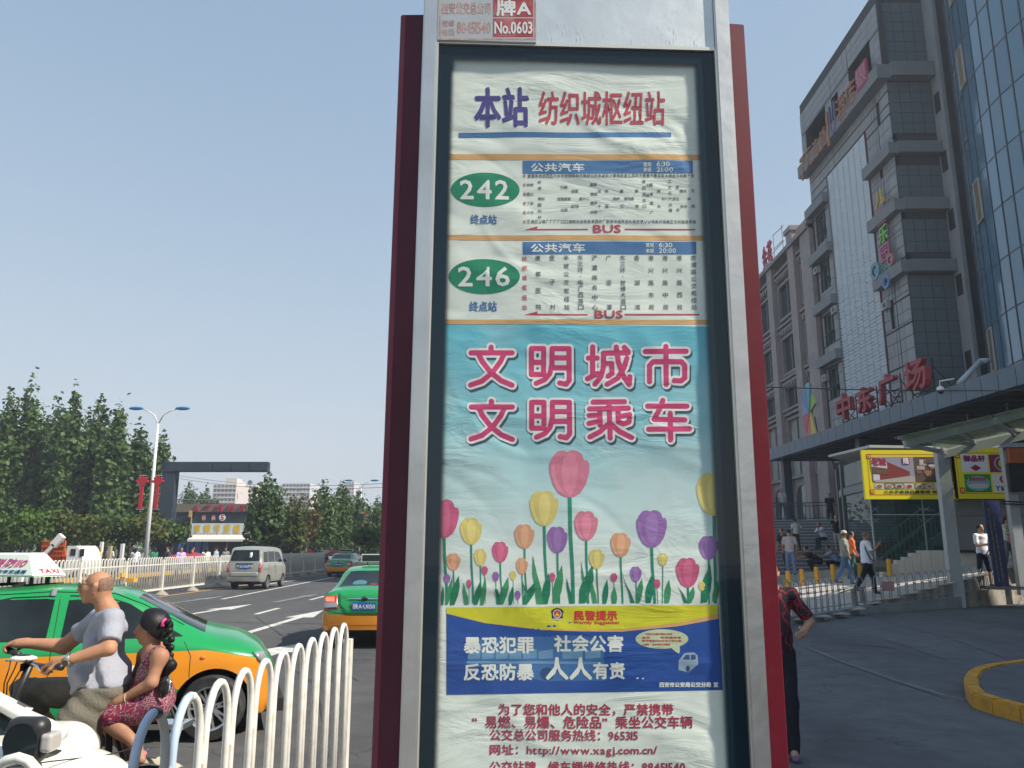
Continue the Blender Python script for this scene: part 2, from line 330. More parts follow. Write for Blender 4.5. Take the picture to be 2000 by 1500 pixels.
for x0, x1, mt in ((-0.3655, -0.2925, fin_shaded), (0.677, 0.7315, fin_red)):
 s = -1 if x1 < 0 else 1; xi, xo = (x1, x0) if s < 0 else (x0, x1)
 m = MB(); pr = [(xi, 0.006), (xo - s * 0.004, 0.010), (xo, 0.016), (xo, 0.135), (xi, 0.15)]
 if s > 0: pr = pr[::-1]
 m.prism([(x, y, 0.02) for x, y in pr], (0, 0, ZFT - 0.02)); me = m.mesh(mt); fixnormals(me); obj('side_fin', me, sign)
 bevelbox('fin_cap', min(xi, xo) + .001, max(xi, xo) - .001, 0.03, 0.134, ZFT, ZFT + 0.002, pm('fin_edge', (0.16, 0.02, 0.03), 0.5), sign, 0.0008)
m = MB(); bx(m, -0.2455, 0.6278, 0.0, 0.16, ZT + 0.004, ZTOP); hp = m.build('header_panel', steel2, sign)
m = MB(); bx(m, -0.2455, 0.6278, -0.004, 0.02, ZT - 0.002, ZT + 0.010); m.build('header_sill', lip_m, sign)
m = MB(); rs_ = random.Random(5)
for i in range(60):
 x = rs_.uniform(-0.02, 0.6); z = ZT + 0.012 + abs(rs_.gauss(0, 0.035)); h = rs_.uniform(0.002, 0.022); w = rs_.uniform(0.0006, 0.0018)
 m.quad((x, -0.0012, z), (x + w, -0.0012, z), (x + w * 1.5, -0.0012, z + h), (x + w * .5, -0.0012, z + h))
m.build('drip_marking', pm('lime_mark', (0.85, 0.86, 0.83), 0.8), hp)
m = MB(); bx(m, -0.245, 0.628, 0.05, 0.165, 0, ZT - 0.003); m.build('back_panel', pm('back_panel_grey', (0.3, 0.3, 0.31), 0.5), sign)
m = MB(); bx(m, -0.2455, 0.6278, 0.0, 0.16, 0.0, ZB); m.build('base_panel', steel2, sign)
m = MB(); bx(m, -0.42, 0.80, -0.06, 0.22, -0.15, 0.0); m.build('footing', kerb_m, sign)
pl = bevelbox('number_plaque', SL(853, 40).x + 0.002, SL(1047, 40).x, -0.010, -0.001, SL(950, 85).z, SL(950, -28).z, pm('plaque_steel', (0.52, 0.53, 0.50), 0.42, metal=0.7, var=0.1, vscale=9, dirt=(0.6, 0.5, 0.44), dscale=6, damt=0.5), sign, 0.002)
plq_red = pm('plaque_red', (0.36, 0.045, 0.06), 0.5, var=0.2, vscale=20, dirt=(0.5, 0.3, 0.26), dscale=12, damt=0.6)
plq_fade = pm('faded_red_print', (0.44, 0.24, 0.21), 0.6, var=0.3, vscale=40, dirt=(0.52, 0.5, 0.46), dscale=25, damt=0.9)
plq_wht = pm('plaque_letter', (0.68, 0.70, 0.68), 0.5, var=0.1, vscale=20)
def flat(mb, rect, y, body=None, bold=0.0, vertical=False, gap=0.0, Y=SY):
 x0, y0, x1, y1 = rect
 offs = [(0, 0)] if not bold else [(-bold, 0), (bold, 0), (0, -bold), (0, bold)]
 if body is None: V = np.array([[x0, y1], [x1, y1], [x1, y0], [x0, y0]], float); F = [(0, 1, 2, 3)]
 else: V, F = layout(body, vertical, gap); V = fit(V, x0, y0, x1, y1)
 for q, (ox, oy) in enumerate(offs):
  mb.add([Vector((p.x, y - q * 0.00006, p.z)) for p in (SL(float(a[0]) + ox, float(a[1]) + oy, Y) for a in V)], F)
m = MB(); flat(m, (963, 2, 1041, 37), -0.0106); flat(m, (963, 40, 1041, 76), -0.0106); m.build('red_field', plq_red, pl)
m = MB()
for a in ((858, -20, 861, 82), (861, 79, 1046, 82), (1043, -20, 1046, 79)): flat(m, a, -0.0104)
flat(m, (863, 9, 958, 32), -0.0104, '西安公交总公司', 0.5); flat(m, (864, 43, 888, 56), -0.0104, '抢修', 0.3); flat(m, (864, 60, 888, 73), -0.0104, '电话', 0.3); flat(m, (893, 47, 958, 69), -0.0104, '88451540', 0.5)
m.build('faded_lettering', plq_fade, pl)
m = MB(); flat(m, (970, 5, 1036, 35), -0.0112, '牌A', 1.2); flat(m, (966, 47, 1039, 70), -0.0112, 'No.0603', 0.7); m.build('white_lettering', plq_wht, pl)
rw = random.Random(21); RID = []
for i in range(95):
 RID.append((rw.uniform(-0.3, 0.65), rw.uniform(0.9, 3.2), rw.gauss(-0.16, 0.22), rw.uniform(0.05, 0.20), rw.uniform(0.011, 0.024), rw.choice((-1, 1)) * rw.uniform(0.0006, 0.0021)))
RID = np.array(RID)
def disp(x, z):
 x = np.asarray(x, float); z = np.asarray(z, float); d = 0.0010 * np.sin(z * 23 + x * 7 + np.sin(x * 11)) + 0.0012 * np.sin(x * 13 - z * 9)
 for cx, cz, an, ln, wd, am in RID:
  u = (x - cx) * math.cos(an) + (z - cz) * math.sin(an); v = -(x - cx) * math.sin(an) + (z - cz) * math.cos(an) + 2.2 * u * u * (1 if am > 0 else -1)
  d = d + am * np.exp(-(u / ln) ** 2 - (v / wd) ** 2)
 return d
PY0 = 0.016
def PP(px, py, layer=0.0):
 """photo coordinates on the poster -> local vertices that follow the wrinkles"""
 px = np.asarray(px, float); py = np.asarray(py, float); u = (px - 1000) / FPX; v = (750 - py) / FPX
 D = np.stack([u, CC - v * SS, SS + v * CC], -1) @ np.array(SR3).T; t = (PY0 - SO.y) / D[..., 1]; lx = SO.x + D[..., 0] * t; lz = SO.z + D[..., 2] * t
 return np.stack([lx, PY0 + disp(lx, lz) - 0.00027 * layer - (0.00025 if layer > 0 else 0), lz], -1)
def polyfill(out, step=7.0):
 out = np.asarray(out, float); P = []
 n = len(out)
 for i in range(n):
  a, b = out[i], out[(i + 1) % n]; k = max(1, int(np.hypot(*(b - a)) / step))
  for j in range(k): P.append(a + (b - a) * j / k)
 P = np.array(P); m_ = len(P); mn, mx_ = P.min(0), P.max(0); pts = [Vector(p) for p in P]
 gx = np.arange(mn[0] + step / 2, mx_[0], step); gy = np.arange(mn[1] + step / 2, mx_[1], step)
 if len(gx) and len(gy):
  X, Y = np.meshgrid(gx, gy); X = X.ravel(); Y = Y.ravel(); ins = np.zeros(len(X), bool); dmin = np.full(len(X), 1e9); j = m_ - 1
  for i in range(m_):
   xi, yi = P[i]; xj, yj = P[j]; c = ((yi > Y) != (yj > Y)) & (X < (xj - xi) * (Y - yi) / ((yj - yi) or 1e-9) + xi); ins ^= c; dmin = np.minimum(dmin, np.hypot(X - xi, Y - yi)); j = i
  for x, y in zip(X[ins & (dmin > step * 0.45)], Y[ins & (dmin > step * 0.45)]): pts.append(Vector((x, y)))
 v, e, f, *_ = delaunay_2d_cdt(pts, [], [list(range(m_))], 1, 1e-5)
 return np.array([(p.x, p.y) for p in v]), [tuple(t) for t in f]
def pshape(mb, out, layer, step=9.0):
 V, F = polyfill(out, step); V3 = PP(V[:, 0], V[:, 1], layer); F = [(f[0], f[2], f[1]) if len(f) == 3 else f[::-1] for f in F]; mb.add(V3.tolist(), F)
def ptext(mb, body, x0, y0, x1, y1, layer=2, bold=0.0, vertical=False, gap=0.0):
 V, F = layout(body, vertical, gap); P = fit(V, x0, y0, x1, y1)
 offs = [(0, 0)] if not bold else [(-bold, -bold * .5), (bold, bold * .5), (-bold * .3, bold), (bold * .3, -bold)]
 for q, (ox, oy) in enumerate(offs): mb.add(PP(P[:, 0] + ox, P[:, 1] + oy, layer + q * 0.12).tolist(), F)
def printed(name, col, var=0.06):
 m = pm(name, col, 0.62, spec=0.35, var=var, vscale=22); N, L = nodes_of(m); b = N['Principled BSDF']
 g = N.new('ShaderNodeNewGeometry'); mp = N.new('ShaderNodeMapping'); mp.inputs['Scale'].default_value = (3.2, 1, 11); mp.inputs['Rotation'].default_value = (0, 0.22, 0); L.new(g.outputs['Position'], mp.inputs[0])
 n = N.new('ShaderNodeTexNoise'); n.inputs['Scale'].default_value = 1.0; n.inputs['Detail'].default_value = 5; n.inputs['Roughness'].default_value = 0.55; n.inputs['Distortion'].default_value = 0.8; L.new(mp.outputs[0], n.inputs[0])
 k = N.new('ShaderNodeTexNoise'); k.inputs['Scale'].default_value = 3.5; k.inputs['Detail'].default_value = 2; L.new(g.outputs['Position'], k.inputs[0]); kr = N.new('ShaderNodeMapRange'); kr.inputs[1].default_value = .38; kr.inputs[2].default_value = .66; kr.inputs[3].default_value = .15; kr.inputs[4].default_value = 1.5; L.new(k.outputs[0], kr.inputs[0]); km = N.new('ShaderNodeMath'); km.operation = 'MULTIPLY'; L.new(n.outputs[0], km.inputs[0]); L.new(kr.outputs[0], km.inputs[1])
 bp = N.new('ShaderNodeBump'); bp.inputs['Strength'].default_value = 0.6; bp.inputs['Distance'].default_value = 0.012; L.new(km.outputs[0], bp.inputs['Height']); L.new(bp.outputs[0], b.inputs['Normal'])
 b.inputs['Subsurface Weight'].default_value = 0.0
 return m
sheet_m = printed('poster_sheet', (0.80, 0.84, 0.76)); N, L = nodes_of(sheet_m)
tc = N.new('ShaderNodeTexCoord'); sx = N.new('ShaderNodeSeparateXYZ'); L.new(tc.outputs['Object'], sx.inputs[0])
zt_, zb_ = float(PP(1000, 632)[2]), float(PP(1000, 1184)[2])
mr_ = N.new('ShaderNodeMapRange'); mr_.inputs[1].default_value = zb_; mr_.inputs[2].default_value = zt_; mr_.clamp = False; L.new(sx.outputs[2], mr_.inputs[0])
cr = N.new('ShaderNodeValToRGB'); L.new(mr_.outputs[0], cr.inputs[0]); el = cr.color_ramp.elements
cream = (0.80, 0.84, 0.76, 1); el[0].position = 0.0; el[0].color = cream; el[1].position = 0.18; el[1].color = (0.76, 0.83, 0.79, 1)
for p, c in ((0.35, (0.58, 0.76, 0.76, 1)), (0.62, (0.30, 0.60, 0.66, 1)), (0.985, (0.13, 0.50, 0.62, 1))): e = el.new(p); e.color = c
cl1 = N.new('ShaderNodeMath'); cl1.operation = 'GREATER_THAN'; cl1.inputs[1].default_value = 1.0; L.new(mr_.outputs[0], cl1.inputs[0])
mxx = N.new('ShaderNodeMix'); mxx.data_type = 'RGBA'; L.new(cl1.outputs[0], mxx.inputs[0]); L.new(cr.outputs[0], mxx.inputs[6]); mxx.inputs[7].default_value = cream
cn = N.new('ShaderNodeTexNoise'); cn.inputs['Scale'].default_value = 3.0; cn.inputs['Detail'].default_value = 3; L.new(tc.outputs['Object'], cn.inputs[0])
m2 = N.new('ShaderNodeMapRange'); m2.inputs[1].default_value = 0.5; m2.inputs[2].default_value = 0.66; m2.inputs[4].default_value = 0.35; L.new(cn.outputs[0], m2.inputs[0])
mx3 = N.new('ShaderNodeMix'); mx3.data_type = 'RGBA'; L.new(m2.outputs[0], mx3.inputs[0]); L.new(mxx.outputs[2], mx3.inputs[6]); mx3.inputs[7].default_value = (0.64, 0.66, 0.65, 1)
L.new(mx3.outputs[2], N['Principled BSDF'].inputs['Base Color'])
xs = np.linspace(-0.215, 0.60, 200); zs = np.linspace(ZB + 0.02, ZT - 0.02, 640); X, Z = np.meshgrid(xs, zs); Yv = PY0 + disp(X, Z)
nx_, nz_ = len(xs), len(zs); me = bpy.data.meshes.new('poster')
fi = (np.arange(nz_ - 1)[:, None] * nx_ + np.arange(nx_ - 1)[None]).ravel(); F = np.stack([fi, fi + 1, fi + nx_ + 1, fi + nx_], -1)
me.from_pydata(np.stack([X.ravel(), Yv.ravel(), Z.ravel()], -1).tolist(), [], F.tolist()); me.materials.append(sheet_m); me.polygons.foreach_set('use_smooth', [True] * len(F))
poster = obj('poster', me, sign)
c_purple = printed('ink_purple', (0.085, 0.065, 0.26)); c_red = printed('ink_red', (0.55, 0.07, 0.10)); c_blue = printed('ink_blue', (0.08, 0.20, 0.42)); c_green = printed('ink_green', (0.012, 0.24, 0.13))
c_orange = printed('ink_orange', (0.72, 0.40, 0.16)); c_white = printed('ink_white', (0.80, 0.82, 0.76)); c_black = printed('ink_black', (0.04, 0.05, 0.06)); c_grey = printed('ink_dark_grey', (0.13, 0.14, 0.17))
c_pink = printed('ink_pink', (0.62, 0.045, 0.17)); c_yellow = printed('ink_yellow', (0.66, 0.62, 0.035)); c_navy = printed('ink_royal_blue', (0.025, 0.085, 0.34)); c_gold = printed('ink_red_text', (0.60, 0.06, 0.04))
c_dred = printed('ink_crimson', (0.42, 0.05, 0.09))
def rect(x0, y0, x1, y1): return [(x0, y0), (x1, y0), (x1, y1), (x0, y1)]
def ellipse(cx, cy, rx, ry, n=40): return [(cx + rx * math.cos(2 * PI * i / n), cy + ry * math.sin(2 * PI * i / n)) for i in range(n)]
m = MB(); ptext(m, '本站', 928, 172, 1031, 248, 2.5, 2.0); m.build('purple_lettering', c_purple, poster)
m = MB(); ptext(m, '纺织城枢纽站', 1053, 179, 1298, 244, 2, 0.9); m.build('red_heading', c_red, poster)
m = MB(); pshape(m, [(896, 259), (1311, 258), (1311, 268), (896, 269)], 1); pshape(m, rect(1021, 314, 1353, 339), 1); pshape(m, [(1021, 472), (1360, 472), (1360, 497), (1021, 497)], 1)
ptext(m, '终点站', 919, 420, 970, 438, 2, 0.5); ptext(m, '终点站', 917, 589, 970, 608, 2, 0.6); m.build('blue_bar_print', c_blue, poster)
for y0, y1 in ((301, 312), (459, 469), (624, 633)): m = MB(); pshape(m, [(870, y0), (1400, y0 + 1), (1400, y1 + 1), (870, y1)], 1); m.build('orange_band', c_orange, poster)
for a in ((948, 371, 67, 33.5, 48), (946, 540, 69.5, 34.5, 48)): m = MB(); pshape(m, ellipse(*a), 1); m.build('green_oval', c_green, poster)
m = MB(); ptext(m, '242', 899, 353, 993, 389, 2.8, 1.0, gap=0.1); ptext(m, '246', 895, 522, 995, 559, 2.8, 1.0, gap=0.1)
ptext(m, '公共汽车', 1037, 319, 1141, 335, 2.2, 0.5); ptext(m, '公共汽车', 1037, 476, 1142, 493, 2.2, 0.5)
for a in (('首班', 1256, 318, 1272, 326), ('6:30', 1282, 317, 1307, 326), ('末班', 1256, 328, 1272, 336), ('21:00', 1282, 328, 1314, 336), ('首班', 1261, 475, 1277, 483), ('6:30', 1287, 474, 1313, 483), ('末班', 1261, 486, 1277, 494), ('20:00', 1287, 485, 1320, 494)): ptext(m, a[0], a[1], a[2], a[3], a[4], 2.2, 0.2)
m.build('white_lettering', c_white, poster)
m = MB()
for dy in (0, 0):
 pass
for (y, xe, bx0, bx1, tx) in ((448, 1358, 1159, 1212, 1024), (614.5, 1366, 1162, 1216, 1024)):
 pshape(m, [(tx, y + 1), (tx + 26, y - 6), (tx + 25, y - 1), (tx + 124, y - 1), (tx + 124, y + 1.6), (tx + 20, y + 1.8)], 1, 6); pshape(m, rect(1220, y - 1.4, xe, y + 1.6), 1, 8); ptext(m, 'BUS', bx0, y - 8, bx1, y + 7, 2, 0.7)
for i, ch in enumerate('纺织城枢纽站'): ptext(m, ch, 1020, 500 + i * 19.2, 1029, 510 + i * 19.2, 2, 0.15); ptext(m, ch, 1022, 339.5 + i * 18, 1027, 346.5 + i * 18, 2, 0.1)
m.build('red_lettering', c_red, poster)
m = MB()
cols = ['唐都医院', '堡子村', '半坡公交枢纽站', '东三环·电厂西路口', '浐灞商务中心', '广运潭', '东三环·世博大道口', '香湖湾', '港兴路东段', '港兴路中段', '港兴路西段', '杏渭路公交枢纽站']
for i, c in enumerate(cols):
 x = 1050.5 + i * 27.6; n = len(c)
 for j, ch in enumerate(c):
  y = 504 + (600 - 504) * (j / (n - 1)); xx = x + (y - 504) / 96 * 1.5
  if ch == '·': pshape(m, ellipse(xx, y, 1.1, 1.1, 8), 2, 3); continue
  ptext(m, ch, xx - 5, y - 5 if ch != '三' else y - 4, xx + 5, y + 5 if ch != '三' else y + 4, 2, 0.14)
top = '灞灞袁纺纺四五六水半纺田科安机韩经公东政咸新沙黄铁新咸北西市大雁雁大雁庙射水曲金北社航干航'; bot = '区局区︶路厂厂厂厂口口湾院处站街路堤园校厂院坡寺庙所庙头路校塔︶︶场路村场路区沱村路路所路'
for i, ch in enumerate(top): x = 1033.5 + i * 7.25; ptext(m, ch, x - 2.9, 340, x + 2.9, 347, 2, 0.12)
for i, ch in enumerate(bot): x = 1033 + i * 7.35; ptext(m, ch, x - 2.9, 429.5, x + 2.9, 436.5, 2, 0.12)
for s, x, y in (('桥桥', 675, 273), ('园公', 675, 343), ('丁安', 675, 411), ('小分', 675, 480), ('织', 746, 252), ('城', 746, 298), ('枣科', 760, 377), ('园', 746, 424), ('刘', 746, 470), ('村', 746, 517), ('引南', 930, 290), ('技医', 1012, 320), ('泥路路家', 930, 378), ('学四', 1012, 434), ('北西', 930, 462), ('昌新', 1152, 272), ('南城', 1154, 343), ('具什二', 1082, 378), ('路市', 1154, 411), ('中花', 1154, 480), ('法', 1195, 320), ('安', 1250, 320), ('千', 1197, 434), ('医', 1252, 434), ('龙炉', 1322, 377), ('盛', 1362, 320), ('三', 1365, 434), ('音地影', 1420, 377), ('委', 1475, 320), ('党', 1478, 434), ('塔', 1528, 250), ('西', 1530, 298), ('路', 1532, 345), ('东', 1532, 390), ('口', 1534, 434), ('路', 1558, 352), ('引', 1560, 278), ('塔', 1586, 343), ('雁', 1584, 275), ('南', 1588, 411), ('广', 1590, 480), ('湖', 1640, 320), ('头', 1645, 434), ('江', 1722, 248), ('文', 1725, 292), ('化', 1726, 334), ('产', 1728, 377), ('业', 1730, 420), ('隆', 1732, 462), ('至', 1782, 292), ('浮王', 1770, 377), ('东', 1787, 460), ('陵天', 1826, 320), ('东中', 1830, 434), ('天', 1897, 320), ('休', 1870, 377), ('西', 1900, 434), ('什厂', 1690, 377)):
 cx = 860 + x / 3.846; cy = 290 + y / 3.846; w = 3.3 * len(s); ptext(m, s, cx - w, cy - 3.2, cx + w, cy + 3.2, 2, 0.12)
m.build('stop_name_lettering', c_grey, poster)
def msq(mb, segs, hw, layer, off=(0, 0), cell=1.6):
 S = np.array(segs, float); x0 = S[:, [0, 2]].min() - hw - 4; x1 = S[:, [0, 2]].max() + hw + 4; y0 = S[:, [1, 3]].min() - hw - 4; y1 = S[:, [1, 3]].max() + hw + 4
 gx = np.arange(x0, x1, cell); gy = np.arange(y0, y1, cell); X, Y = np.meshgrid(gx, gy); D = np.full(X.shape, 1e9)
 for ax, ay, bx_, by in S:
  dx, dy = bx_ - ax, by - ay; t = np.clip(((X - ax) * dx + (Y - ay) * dy) / (dx * dx + dy * dy + 1e-9), 0, 1); D = np.minimum(D, np.hypot(X - ax - t * dx, Y - ay - t * dy))
 D -= hw; ins = D < 0; vs_ = []; fs = []; vid = {}
 def gv(i, j):
  k = (i, j)
  if k not in vid: vid[k] = len(vs_); vs_.append((X[j, i], Y[j, i]))
  return vid[k]
 def ev(i0, j0, i1, j1):
  k = (min((i0, j0), (i1, j1)), max((i0, j0), (i1, j1)), 'e')
  if k not in vid:
   a, b = D[j0, i0], D[j1, i1]; t = a / (a - b); vid[k] = len(vs_); vs_.append((X[j0, i0] + (X[j1, i1] - X[j0, i0]) * t, Y[j0, i0] + (Y[j1, i1] - Y[j0, i0]) * t))
  return vid[k]
 any_ = ins[:-1, :-1] | ins[1:, :-1] | ins[:-1, 1:] | ins[1:, 1:]
 for j, i in zip(*np.nonzero(any_)):
  cs = [(i, j), (i, j + 1), (i + 1, j + 1), (i + 1, j)]; pol = []
  for q in range(4):
   a = cs[q]; b = cs[(q + 1) % 4]; ia = ins[a[1], a[0]]; ib = ins[b[1], b[0]]
   if ia: pol.append(gv(*a))
   if ia != ib: pol.append(ev(*a, *b))
  if len(pol) > 2: fs.append(tuple(pol))
 V = np.array(vs_); mb.add(PP(V[:, 0] + off[0], V[:, 1] + off[1], layer).tolist(), fs)
def zc(paths):
 o = []
 for p in paths:
  q = [(820 + x / 3.175, 640 + y / 3.175) for x, y in p]
  for a, b in zip(q[:-1], q[1:]): o.append((*a, *b))
 return o
wen = [[(442, 122), (442, 150)], [(318, 157), (572, 157)], [(522, 165), (500, 212), (450, 280), (385, 333), (315, 356)], [(365, 165), (388, 212), (442, 280), (505, 330), (572, 357)]]
ming = [[(692, 130), (768, 130), (768, 290), (692, 290), (692, 130)], [(692, 215), (768, 215)], [(820, 132), (820, 225), (806, 285), (775, 322), (722, 345)], [(820, 130), (925, 130), (927, 325), (908, 350), (868, 342)], [(825, 187), (920, 187)], [(822, 248), (920, 248)]]
cheng = [[(1072, 120), (1072, 300)], [(1046, 188), (1100, 188)], [(1040, 316), (1104, 284)], [(1138, 158), (1292, 156)], [(1140, 160), (1138, 250), (1122, 305), (1086, 350)], [(1150, 222), (1190, 222), (1192, 285), (1168, 300)], [(1218, 120), (1232, 215), (1262, 300), (1298, 352), (1302, 305)], [(1284, 190), (1268, 245), (1225, 315), (1162, 350)], [(1268, 122), (1290, 146)]]
shi = [[(1524, 118), (1528, 352)], [(1398, 148), (1650, 148)], [(1424, 335), (1424, 235), (1445, 212), (1620, 212), (1642, 235), (1642, 312), (1620, 330), (1578, 328)]]
cheng2 = [[(1074, 462), (1268, 460)], [(1052, 504), (1292, 500)], [(1172, 460), (1180, 684)], [(1050, 545), (1112, 542)], [(1048, 594), (1112, 580)], [(1115, 505), (1118, 606)], [(1228, 510), (1230, 586), (1262, 598), (1296, 586), (1298, 560)], [(1238, 552), (1300, 540)], [(1165, 600), (1118, 645), (1054, 678)], [(1186, 600), (1238, 645), (1312, 682)]]
che = [[(1506, 452), (1486, 505), (1452, 568), (1642, 572)], [(1412, 487), (1656, 487)], [(1552, 532), (1555, 695)], [(1418, 630), (1672, 627)]]
sh = lambda ps, dy: [[(x + 2, y + dy) for x, y in p] for p in ps]
gl8 = [zc(g) for g in (wen, ming, cheng, shi, sh(wen, 335), sh(ming, 333), cheng2, che)]
m = MB(); [msq(m, g, 9.2, 1.2 + .05 * i, (3.4, 4.6)) for i, g in enumerate(gl8)]; m.build('slogan_shadow_print', printed('ink_shadow', (0.05, 0.09, 0.12)), poster)
m = MB(); [msq(m, g, 9.4, 2.4 + .05 * i) for i, g in enumerate(gl8)]; m.build('slogan_outline_print', printed('ink_outline', (0.82, 0.78, 0.78)), poster)
m = MB(); [msq(m, g, 5.0, 3.6 + .05 * i, cell=1.2) for i, g in enumerate(gl8)]; m.build('slogan_lettering', c_pink, poster)
tq = lambda x, y: (820 + x / 3.175, 860 + y / 3.175)
KC = {'pink': (0.70, 0.21, 0.30), 'red': (0.62, 0.11, 0.23), 'yellow': (0.72, 0.58, 0.18), 'orange': (0.72, 0.36, 0.20), 'purple': (0.32, 0.15, 0.42)}
tul = [('pink', 927, 60, 355, 250), ('yellow', 770, 312, 532, 180), ('yellow', 1822, 200, 470, 215), ('purple', 1437, 432, 665, 190), ('red', 150, 365, 605, 185), ('yellow', 317, 480, 647, 138), ('orange', 648, 520, 672, 125), ('pink', 1030, 438, 622, 148), ('purple', 852, 535, 700, 128), ('red', 498, 628, 758, 102), ('orange', 1245, 572, 725, 125), ('purple', 1790, 592, 740, 118), ('orange', 208, 700, 808, 88), ('yellow', 375, 672, 780, 80), ('yellow', 1097, 675, 798, 98), ('red', 1660, 728, 912, 145), ('orange', 633, 728, 832, 72), ('yellow', 1507, 698, 780, 62), ('purple', 1340, 782, 878, 72), ('red', 402, 780, 835, 40), ('purple', 471, 815, 875, 42), ('yellow', 578, 808, 868, 40), ('red', 822, 820, 878, 36), ('red', 1204, 823, 880, 42), ('red', 1471, 862, 918, 42), ('purple', 168, 830, 890, 42), ('red', 305, 862, 917, 30), ('purple', 607, 932, 990, 36), ('yellow', 1748, 875, 933, 42)]
def tulip(out, cx, ty, by, w):
 h = by - ty; o = []
 pr = [(0, 1.0), (-.12, .985), (-.28, .90), (-.41, .72), (-.49, .48), (-.5, .30), (-.44, .20), (-.40, .13), (-.30, .03), (-.16, .005), (-.04, .04), (.06, .0), (.20, .02), (.31, .09), (.36, .22), (.44, .21), (.5, .30), (.49, .48), (.41, .72), (.28, .90), (.12, .985)]
 return [tq(cx + a * w, ty + b * h) for a, b in pr]
c_stem = printed('ink_stem', (0.02, 0.26, 0.16)); c_leaf = [printed('ink_leaf_light', (0.06, 0.30, 0.14)), printed('ink_leaf', (0.02, 0.22, 0.12))]
for i, (k, cx, ty, by, w) in enumerate(tul):
 st = 6 if w < 60 else 8; mp_ = printed('ink_petal_' + k, KC[k]); mi_ = printed('ink_inner_petal_' + k, tuple(min(1, c * 1.12 + 0.03) for c in KC[k]))
 m = MB(); pshape(m, tulip(None, cx, ty, by, w), 1.6 + 0.02 * i, st); pet = m.build('flower_petal', mp_, poster)
 h = by - ty
 if w > 60:
  for j, oo in enumerate((((0, .97), (-.14, .8), (-.2, .5), (-.16, .2), (0, .06), (.14, .1), (.22, .35), (.18, .7), (.07, .92)), ((-.05, .96), (-.3, .86), (-.44, .55), (-.45, .32), (-.38, .3), (-.33, .6), (-.2, .82)))):
   m = MB(); pshape(m, [tq(cx + u * w, ty + v * h) for u, v in oo], 2.3 + 0.02 * i, 8); m.build('inner_petal', mi_, poster)
 gx = cx + (w * 0.10 if cx < 1500 else w * .1 - 10); bw = max(3.0, w * 0.085); gy = 1012; P = [(cx, by - 4), (cx + (gx - cx) * .2, by + (gy - by) * .35), (gx - (gx - cx) * .2, by + (gy - by) * .7), (gx, gy)]
 m = MB(); pshape(m, [tq(x - bw / 2, y) for x, y in P] + [tq(x + bw / 2 * (1 + j * .1), y) for j, (x, y) in enumerate(P[::-1])], 0.9 + .012 * i, 9); m.build('flower_stem', c_stem, poster)
lv = [(165, 1020, 200, 855, 18), (200, 1022, 242, 838, 30), (290, 1020, 272, 880, 30), (345, 1020, 378, 868, 24), (385, 1022, 408, 850, 22), (490, 1018, 470, 880, 26), (505, 1018, 548, 845, 26), (560, 1020, 575, 905, 20), (670, 985, 628, 838, 26), (650, 1018, 712, 880, 30), (745, 1015, 700, 710, 46), (775, 1015, 800, 820, 36), (840, 1010, 882, 772, 34), (940, 1012, 910, 850, 28), (1040, 1005, 1000, 745, 30), (1005, 1010, 1072, 770, 40), (1085, 1010, 1062, 850, 30), (1145, 1012, 1162, 862, 26), (1205, 1012, 1207, 905, 30), (1320, 1008, 1250, 800, 30), (1350, 1008, 1378, 855, 26), (1415, 1008, 1438, 835, 34), (1530, 1008, 1545, 862, 30), (1650, 1008, 1568, 825, 30), (1670, 1008, 1697, 905, 26), (1760, 1005, 1800, 770, 40), (1825, 1004, 1848, 868, 26), (140, 1020, 146, 900, 14)]
for i, (bx0, by0, tx, ty, w) in enumerate(lv):
 dx, dy = tx - bx0, ty - by0; s = 1 if dx > 0 else -1
 Lf = [(bx0 - w * .45, by0), (bx0 - w * .62 + dx * .15 + s * 8 * 0, by0 + dy * .35), (bx0 + dx * .5 - w * .55, by0 + dy * .62), (tx, ty), (bx0 + dx * .85 + w * .42, by0 + dy * .62), (bx0 + dx * .45 + w * .6, by0 + dy * .32), (bx0 + w * .45, by0)]
 m = MB(); pshape(m, [tq(x, y) for x, y in Lf], 1.3 + 0.02 * i, 9); m.build('flower_leaf', c_leaf[i % 2], poster)
bq = lambda x, y: (820 + x / 3.175, 1170 + y / 3.175)
m = MB(); pshape(m, [(872, 1187), (1403, 1181), (1412, 1348), (872, 1357)], 1.1, 12); ban = m.build('notice_field', c_navy, poster)
m = MB(); pshape(m, [bq(*p) for p in ((165, 55), (1850, 35), (1850, 92), (1600, 148), (1250, 186), (1000, 190), (750, 186), (400, 146), (165, 88))], 1.8, 10); m.build('notice_field', c_yellow, poster)
m = MB(); pshape(m, [bq(*p) for p in ((165, 86), (400, 144), (750, 184), (1000, 188), (1250, 184), (1600, 146), (1850, 88), (1852, 122), (1600, 168), (1250, 202), (1000, 200), (750, 192), (400, 149), (165, 91))], 1.5, 8); m.build('orange_band', c_orange, poster)
m = MB(); pshape(m, [bq(*p) for p in ((285, 262), (480, 240), (1000, 225), (1135, 250), (1150, 505), (770, 510), (300, 400))], 1.4, 12); m.build('bus_print', printed('ink_bus', (0.06, 0.17, 0.40)), poster)
m = MB()
for x0, x1 in ((300, 375), (385, 460), (470, 545), (555, 630), (640, 725), (735, 825), (885, 1010), (1025, 1120)): pshape(m, [bq(*p) for p in ((x0, 325), (x1, 310), (x1, 368), (x0, 372))], 1.75, 10)
pshape(m, [bq(*p) for p in ((290, 385), (760, 385), (1130, 390), (1130, 405), (290, 398))], 1.75, 10); m.build('bus_print', printed('ink_bus_window', (0.16, 0.32, 0.50)), poster)
